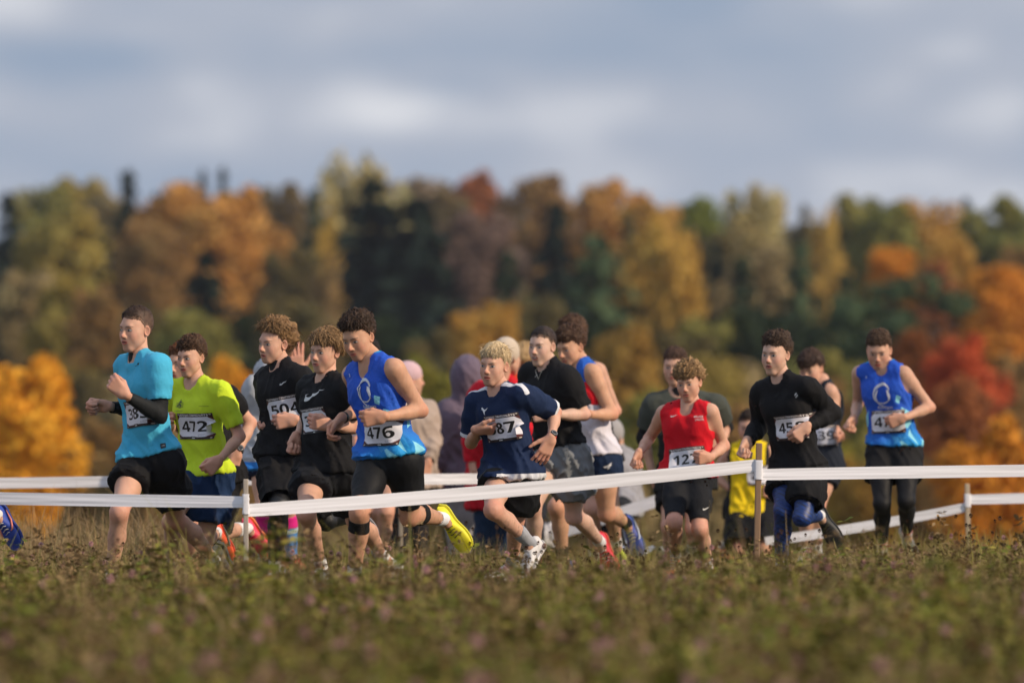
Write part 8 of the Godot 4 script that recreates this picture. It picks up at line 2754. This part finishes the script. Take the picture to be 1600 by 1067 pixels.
	out.append({"label": "person in a dark grey t-shirt over black sleeves behind the red vest", "at": [1.088, 0, -36], "hf": 1, "g": 1, "hs": 0.92, "head": [14, 4, 0],
		"j": {"H": [-0.068, 1.388, 0], "N": [-0.04, 1.219, 0], "Sa": [-0.195, 1.163, -0.03], "Sb": [0.183, 1.155, 0.03], "Pa": [-0.071, 0.675, -0.02], "Pb": [0.071, 0.675, 0.02], "Ea": [-0.266, 0.947, -0.098], "Wa": [-0.206, 0.715, -0.057], "Ha": [-0.166, 0.635, -0.057], "Ka": [-0.109, 0.398, 0.167], "Aa": [-0.088, 0.143, -0.02], "Ta": [-0.108, 0.093, 0.108], "Eb": [0.256, 1.011, -0.112], "Wb": [0.185, 0.871, 0.085], "Hb": [0.148, 0.923, 0.113], "Kb": [0.042, 0.386, 0.171], "Ab": [0.051, 0.28, -0.217], "Tb": [0.03, 0.23, -0.088]},
		"hands": {"a": {"pose": "fist", "thumb": [-0.8, 0.3, 0.4]}, "b": {"pose": "fist", "thumb": [-0.2, 0.9, 0.3]}},
		"face": {"wide": 0.98, "jaw": 1.02, "nose": 0.88, "mouth": 0.3, "squint": 0.5, "flush": 0.6},
		"hair": {"col": Color(0.045, 0.024, 0.017), "tip": Color(0.1, 0.055, 0.038), "top": 0.028, "side": 0.012, "front": 0.026, "drop": 4.0, "curl": 0.3, "locks": 260, "long": 0.028, "lift": 0.5},
		"under": {"col": Color(0.012, 0.013, 0.016), "end": 0.12},
		"top": {"style": "tee", "col": Color(0.055, 0.062, 0.053), "sleeve": 0.72, "sleeve_loose": 0.024, "loose": 0.016, "hem": 0.05, "neck": 0.062, "panels": [{"name": "dark_side", "where": "below", "y": 0.3, "col": Color(0.014, 0.015, 0.016)}]},
		"pants": {"col": Color(0.007, 0.007, 0.0085), "end": 0.6, "flare": 0.03},
		"shoes": {"b": {"col": Color(0.03, 0.03, 0.033), "sole": Color(0.6, 0.6, 0.62)}, "a": {"col": Color(0.03, 0.03, 0.033), "sole": Color(0.6, 0.6, 0.62)}}, "socks": {"a": {"col": Color(0.6, 0.6, 0.62), "high": 0.05}, "b": {"col": Color(0.6, 0.6, 0.62), "high": 0.05}}})
	out.append({"label": "person with fair curls running in a red vest and black short tights, number 127", "at": [1.004, 0, -33], "hf": 0.9, "g": 1, "hs": 0.86, "head": [20, 11, 4],
		"j": {"H": [0.011, 1.257, 0], "N": [0.015, 1.118, 0], "Sa": [-0.126, 1.081, -0.07], "Sb": [0.13, 1.088, 0.07], "Pa": [-0.061, 0.707, -0.03], "Pb": [0.061, 0.707, 0.03], "Ea": [-0.214, 0.935, -0.24], "Wa": [-0.274, 0.85, -0.039], "Ha": [-0.296, 0.78, -0.035], "Ka": [-0.081, 0.465, 0.257], "Aa": [-0.065, 0.267, -0.047], "Ta": [-0.097, 0.195, 0.062], "Eb": [0.214, 0.894, -0.033], "Wb": [0.123, 0.825, 0.163], "Hb": [0.071, 0.825, 0.198], "Kb": [0.067, 0.424, 0.178], "Ab": [0.117, 0.202, 0.009], "Tb": [0.054, 0.152, 0.123]},
		"hands": {"a": {"pose": "fist", "thumb": [-0.8, -0.1, 0.5]}, "b": {"pose": "fist", "thumb": [0.1, 1, 0.2]}},
		"bib": {"number": "127", "at": [-0.009, 0.817], "turn": 0.13, "w": 0.2},
		"face": {"wide": 0.99, "jaw": 1.04, "nose": 0.86, "mouth": 0.45, "squint": 0.85, "flush": 0.5},
		"hair": {"col": Color(0.17, 0.095, 0.042), "tip": Color(0.4, 0.26, 0.13), "top": 0.04, "side": 0.036, "back": 0.036, "front": 0.04, "drop": 18.0, "curl": 1.0, "lumps": 0.6, "locks": 520, "long": 0.042, "lock_width": 0.0038, "lift": 0.5, "comb": Vector3(0.1, -0.1, 0.9)},
		"top": {"style": "tank", "col": Color(0.56, 0.006, 0.016), "loose": 0.012, "hem": -0.035, "dip": 0.06, "hole": 0.066, "amp": 0.007, "prints": [{"name": "swoosh_print", "tex": "swoosh", "at": [-0.075, 1.066], "size": [0.042, 0.019], "turn": 0, "ink": Color(0.62, 0.6, 0.6)}, {"name": "club_words", "tex": "stacked_words", "at": [0.066, 1.052], "size": [0.06, 0.036], "turn": 0.05, "ink": Color(0.6, 0.5, 0.5)}]},
		"pants": {"name": "short_tights", "col": Color(0.01, 0.011, 0.014), "end_a": 0.92, "end_b": 0.86, "flare": 0.002, "loose": 0.007, "amp": 0.002, "rough": 0.6, "prints": [{"name": "swoosh_print", "tex": "swoosh", "at": [0.103, 0.539], "size": [0.045, 0.02], "turn": 0.05, "ink": Color(0.6, 0.6, 0.6)}]}, "shoes": {"a": {"col": Color(0.6, 0.12, 0.05), "sole": Color(0.55, 0.55, 0.56)}, "b": {"col": Color(0.6, 0.12, 0.05), "sole": Color(0.55, 0.55, 0.56)}}, "socks": {"a": {"col": Color(0.6, 0.6, 0.62), "high": 0.05}, "b": {"col": Color(0.6, 0.6, 0.62), "high": 0.05}}})
	out.append({"label": "smaller person in a bright yellow vest with black sides beyond the wooden post", "at": [1.595, 0, -38.5], "hf": 0.84, "g": 1, "hs": 0.93, "head": [12, 6, 0],
		"j": {"H": [-0.004, 1.018, 0], "N": [-0.004, 0.904, 0], "Sa": [-0.131, 0.849, -0.03], "Sb": [0.127, 0.849, 0.03], "Pa": [-0.072, 0.464, -0.02], "Pb": [0.072, 0.464, 0.02], "Ea": [-0.244, 0.703, -0.105], "Wa": [-0.111, 0.588, 0.004], "Ha": [-0.056, 0.558, 0.014], "Ka": [-0.081, 0.211, 0.198], "Aa": [-0.053, 0.005, -0.072], "Ta": [-0.082, -0.045, 0.055], "Eb": [0.212, 0.69, -0.05], "Wb": [0.153, 0.563, 0.108], "Hb": [0.11, 0.585, 0.124], "Kb": [0.079, 0.212, 0.238], "Ab": [0.098, 0.009, 0.103], "Tb": [0.068, -0.041, 0.229]},
		"hands": {"a": {"pose": "fist", "thumb": [-0.2, 0.9, 0.3]}, "b": {"pose": "fist", "thumb": [0, 1, 0.2]}},
		"bib": {"number": "206", "at": [0.081, 0.703], "turn": 0.05, "w": 0.19},
		"face": {"wide": 0.99, "jaw": 1.01, "nose": 0.96, "mouth": 0.3, "squint": 0.6, "flush": 0.8},
		"hair": {"col": Color(0.02, 0.013, 0.01), "top": 0.022, "side": 0.012, "drop": 8.0, "curl": 0.3, "locks": 160, "long": 0.02},
		"top": {"style": "tank", "col": Color(0.72, 0.52, 0.01), "loose": 0.02, "hem": 0.05, "dip": 0.05, "hem_tilt": [-0.1, 0, 0], "amp": 0.01, "panels": [{"name": "black_side", "where": "side", "from": 0.118, "col": Color(0.012, 0.012, 0.013)}]},
		"pants": {"col": Color(0.007, 0.007, 0.0085), "end": 0.95, "flare": 0.05, "loose": 0.02}, "shoes": {"a": {"col": Color(0.5, 0.5, 0.52), "sole": Color(0.55, 0.55, 0.56)}, "b": {"col": Color(0.5, 0.5, 0.52), "sole": Color(0.55, 0.55, 0.56)}}, "socks": {"a": {"col": Color(0.6, 0.6, 0.62), "high": 0.05}, "b": {"col": Color(0.6, 0.6, 0.62), "high": 0.05}}})
	out.append({"label": "person in a black long-sleeved shirt and blue striped tights, number 458", "at": [1.611, 0, -32.3], "hf": 1, "g": 0.9, "hs": 0.92, "head": [32, 5, -2],
		"j": {"H": [-0.129, 1.407, 0], "N": [-0.1, 1.263, 0], "Sa": [-0.206, 1.2, -0.115], "Sb": [0.041, 1.223, 0.115], "Pa": [-0.062, 0.746, -0.05], "Pb": [0.062, 0.747, 0.05], "Ea": [-0.215, 1.006, -0.24], "Wa": [-0.29, 0.915, -0.016], "Ha": [-0.312, 0.847, -0.002], "Ka": [-0.096, 0.533, 0.13], "Aa": [-0.101, 0.22, 0.004], "Ta": [-0.189, 0.17, 0.099], "Eb": [0.19, 1.084, -0.05], "Wb": [0.036, 0.997, 0.136], "Hb": [-0.022, 0.944, 0.155], "Kb": [0.007, 0.498, 0.217], "Ab": [0.124, 0.501, -0.171], "Tb": [0.192, 0.371, -0.168]},
		"hands": {"a": {"pose": "fist", "thumb": [-0.8, 0.2, 0.5]}, "b": {"pose": "half", "thumb": [-0.3, 0.9, 0.1]}},
		"bib": {"number": "458", "at": [-0.055, 0.998], "turn": 0.08, "w": 0.2},
		"face": {"wide": 1.02, "jaw": 1.04, "nose": 0.73, "mouth": 0.55, "squint": 0.3, "flush": 0.9}, "skin": Color(0.54, 0.335, 0.25),
		"hair": {"col": Color(0.03, 0.018, 0.013), "tip": Color(0.075, 0.045, 0.03), "top": 0.036, "side": 0.018, "back": 0.02, "front": 0.03, "drop": 4.0, "curl": 0.7, "lumps": 0.5, "locks": 420, "long": 0.034, "lock_width": 0.0032, "lift": 0.6, "comb": Vector3(0.5, 0.1, 0.3)},
		"top": {"style": "long", "col": Color(0.007, 0.007, 0.0085), "sleeve": 1.92, "sleeve_loose": 0.016, "loose": 0.009, "hem": -0.036, "neck": 0.058, "amp": 0.007, "prints": [{"name": "shirt_mark", "tex": "double_slash", "at": [-0.021, 1.177], "size": [0.022, 0.032], "turn": 0, "ink": Color(0.55, 0.55, 0.55)}]},
		"tights": {"tex": "blue_stripes", "short": 0.0},
		"pants": {"col": Color(0.007, 0.007, 0.0085), "end_a": 0.52, "end_b": 0.72, "flare": 0.05, "loose": 0.018, "amp": 0.008},
		"shoes": {"b": {"col": Color(0.02, 0.021, 0.023), "sole": Color(0.018, 0.018, 0.019)}, "a": {"col": Color(0.02, 0.021, 0.023), "sole": Color(0.018, 0.018, 0.019)}}, "socks": {"a": {"col": Color(0.6, 0.6, 0.62), "high": 0.05}, "b": {"col": Color(0.6, 0.6, 0.62), "high": 0.05}}})
	out.append({"label": "person with a dark fringe and a dark navy vest following close behind number 458", "at": [1.975, 0, -37], "hf": 0.92, "g": 0.95, "hs": 0.9, "head": [28, 18, 3],
		"j": {"H": [-0.051, 1.39, 0], "N": [0.015, 1.294, 0], "Sa": [-0.113, 1.237, -0.08], "Sb": [0.064, 1.244, 0.08], "Pa": [-0.05, 0.76, -0.03], "Pb": [0.05, 0.76, 0.03], "Ea": [-0.116, 1.007, -0.179], "Wa": [-0.106, 0.924, 0.034], "Ha": [-0.129, 0.945, 0.071], "Ka": [-0.085, 0.474, 0.175], "Aa": [-0.102, 0.218, 0.016], "Ta": [-0.132, 0.146, 0.13], "Eb": [0.1, 1.098, -0.135], "Wb": [0.109, 1.002, 0.073], "Hb": [0.139, 0.957, 0.117], "Kb": [-0.014, 0.498, 0.141], "Ab": [-0.02, 0.226, 0.016], "Tb": [-0.107, 0.176, 0.112]},
		"hands": {"a": {"pose": "fist", "thumb": [0, 1, 0.2]}, "b": {"pose": "fist", "thumb": [-0.3, 0.9, 0.3]}},
		"bib": {"number": "139", "at": [0.011, 0.961], "turn": 0.05, "w": 0.19},
		"face": {"wide": 1.01, "jaw": 1.05, "nose": 0.81, "mouth": 0.3, "squint": 0.7, "flush": 0.7},
		"hair": {"col": Color(0.035, 0.02, 0.015), "tip": Color(0.08, 0.045, 0.034), "top": 0.034, "side": 0.024, "back": 0.026, "front": 0.036, "drop": 20.0, "curl": 0.2, "lumps": 0.3, "locks": 320, "long": 0.04, "lift": 0.15, "comb": Vector3(0.1, -0.4, 0.9)},
		"top": {"style": "tank", "col": Color(0.012, 0.016, 0.026), "loose": 0.014, "hem": 0.02, "dip": 0.05},
		"pants": {"col": Color(0.012, 0.014, 0.022), "end": 0.4, "flare": 0.03},
		"shoes": {"a": {"col": Color(0.6, 0.62, 0.66), "sole": Color(0.5, 0.52, 0.55)}, "b": {"col": Color(0.6, 0.62, 0.66), "sole": Color(0.5, 0.52, 0.55)}}, "socks": {"a": {"col": Color(0.6, 0.6, 0.62), "high": 0.05}, "b": {"col": Color(0.6, 0.6, 0.62), "high": 0.05}}})
	out.append({"label": "person in a royal blue vest and black tights running alone at the right", "at": [2.323, 0, -35], "hf": 0.93, "g": 1, "hs": 0.93, "head": [10, 20, 0],
		"j": {"H": [-0.091, 1.475, 0], "N": [-0.056, 1.377, 0], "Sa": [-0.199, 1.335, -0.075], "Sb": [0.056, 1.329, 0.075], "Pa": [-0.078, 0.852, -0.02], "Pb": [0.078, 0.852, 0.02], "Ea": [-0.206, 1.149, -0.225], "Wa": [-0.242, 1.058, -0.012], "Ha": [-0.274, 1.004, 0.003], "Ka": [-0.082, 0.55, 0.152], "Aa": [-0.068, 0.291, -0.064], "Ta": [-0.049, 0.215, 0.048], "Eb": [0.217, 1.128, 0.042], "Wb": [0.04, 1.061, 0.19], "Hb": [-0.037, 1.038, 0.19], "Kb": [0.063, 0.566, 0.179], "Ab": [0.088, 0.36, -0.134], "Tb": [0.13, 0.236, -0.125]},
		"hands": {"a": {"pose": "fist", "thumb": [-0.7, 0.5, 0.4]}, "b": {"pose": "half", "thumb": [-0.1, 1, 0.1]}},
		"bib": {"number": "477", "at": [-0.048, 1.042], "turn": 0.05, "w": 0.2},
		"face": {"wide": 0.99, "jaw": 0.97, "nose": 0.71, "mouth": 0.4, "squint": 0.9, "flush": 0.9, "brow": 1.1}, "skin": Color(0.52, 0.3, 0.21),
		"hair": {"col": Color(0.04, 0.023, 0.014), "tip": Color(0.095, 0.055, 0.034), "top": 0.028, "side": 0.014, "front": 0.024, "drop": 6.0, "curl": 0.35, "lumps": 0.4, "locks": 380, "long": 0.026, "lock_width": 0.003, "lift": 0.4, "comb": Vector3(0, 0, 1)},
		"top": {"style": "tank", "tex": "club_cloth", "loose": 0.013, "hem": -0.065, "hem_tilt": [-0.14, 0, 0], "dip": 0.06, "hole": 0.066, "amp": 0.007, "prints": [{"name": "club_badge", "tex": "club_badge", "at": [-0.073, 1.182], "size": [0.165, 0.195], "turn": 0, "ink": Color(0.6, 0.6, 0.66)}, {"name": "chest_mark", "tex": "wing", "at": [-0.165, 1.315], "size": [0.02, 0.022], "turn": 0, "ink": Color(0.5, 0.6, 0.75)}]},
		"tights": {"col": Color(0.0105, 0.0105, 0.012), "short": 0.04},
		"pants": {"col": Color(0.0115, 0.0115, 0.013), "end": 0.5, "flare": 0.03, "loose": 0.016, "amp": 0.006},
		"socks": {"a": {"col": Color(0.62, 0.62, 0.64), "high": 0.035, "bands": [[0.034, 0.022, Color(0.55, 0.02, 0.03)]]}, "b": {"col": Color(0.62, 0.62, 0.64), "high": 0.045, "bands": [[0.044, 0.032, Color(0.55, 0.02, 0.03)], [0.02, 0.01, Color(0.55, 0.02, 0.03)]]}},
		"shoes": {"a": {"col": Color(0.5, 0.5, 0.5), "sole": Color(0.62, 0.6, 0.58), "lace": Color(0.6, 0.6, 0.6)}, "b": {"col": Color(0.17, 0.2, 0.24), "sole": Color(0.62, 0.62, 0.64), "lace": Color(0.5, 0.5, 0.5)}}})
	out.append({"label": "person leaving the picture at the left edge, with only a blue trailing shoe in view", "at": [-3.032, 0, -30.5], "hf": 1, "g": 1, "hs": 0.92, "head": [60, 3, 0],
		"j": {"H": [-0.188, 1.509, 0], "N": [-0.153, 1.357, 0], "Sa": [-0.253, 1.319, -0.14], "Sb": [-0.054, 1.315, 0.14], "Pa": [-0.056, 0.808, -0.05], "Pb": [0.056, 0.809, 0.05], "Ea": [-0.277, 1.088, -0.206], "Wa": [-0.354, 1.12, 0.019], "Ha": [-0.439, 1.137, 0.019], "Ka": [-0.27, 0.58, 0.157], "Aa": [-0.315, 0.241, 0.05], "Ta": [-0.421, 0.191, 0.126], "Eb": [-0.027, 1.069, 0.07], "Wb": [-0.195, 1.085, 0.237], "Hb": [-0.28, 1.102, 0.237], "Kb": [0.064, 0.469, -0.049], "Ab": [0.262, 0.52, -0.374], "Tb": [0.305, 0.431, -0.351]},
		"hands": {"a": {"pose": "fist", "thumb": [0, 1, 0.2]}, "b": {"pose": "fist", "thumb": [0, 1, 0.2]}},
		"face": {"wide": 0.94, "jaw": 0.98, "nose": 1.27, "hidden": true}, "hair": {"col": Color(0.05, 0.03, 0.02), "top": 0.022, "side": 0.01, "locks": 60},
		"top": {"style": "tee", "col": Color(0.3, 0.05, 0.05), "loose": 0.016, "hem": 0.05},
		"pants": {"col": Color(0.007, 0.007, 0.0085), "end": 0.5, "flare": 0.04},
		"shoes": {"b": {"col": Color(0.015, 0.05, 0.33), "sole": Color(0.01, 0.03, 0.2), "lace": Color(0.6, 0.6, 0.62), "mark": Color(0.65, 0.2, 0.15)}, "a": {"col": Color(0.015, 0.05, 0.33), "sole": Color(0.01, 0.03, 0.2)}}, "socks": {"a": {"col": Color(0.6, 0.6, 0.62), "high": 0.05}, "b": {"col": Color(0.6, 0.6, 0.62), "high": 0.05}}})
	for k in out.size():
		person(out[k], 500 + k * 13)
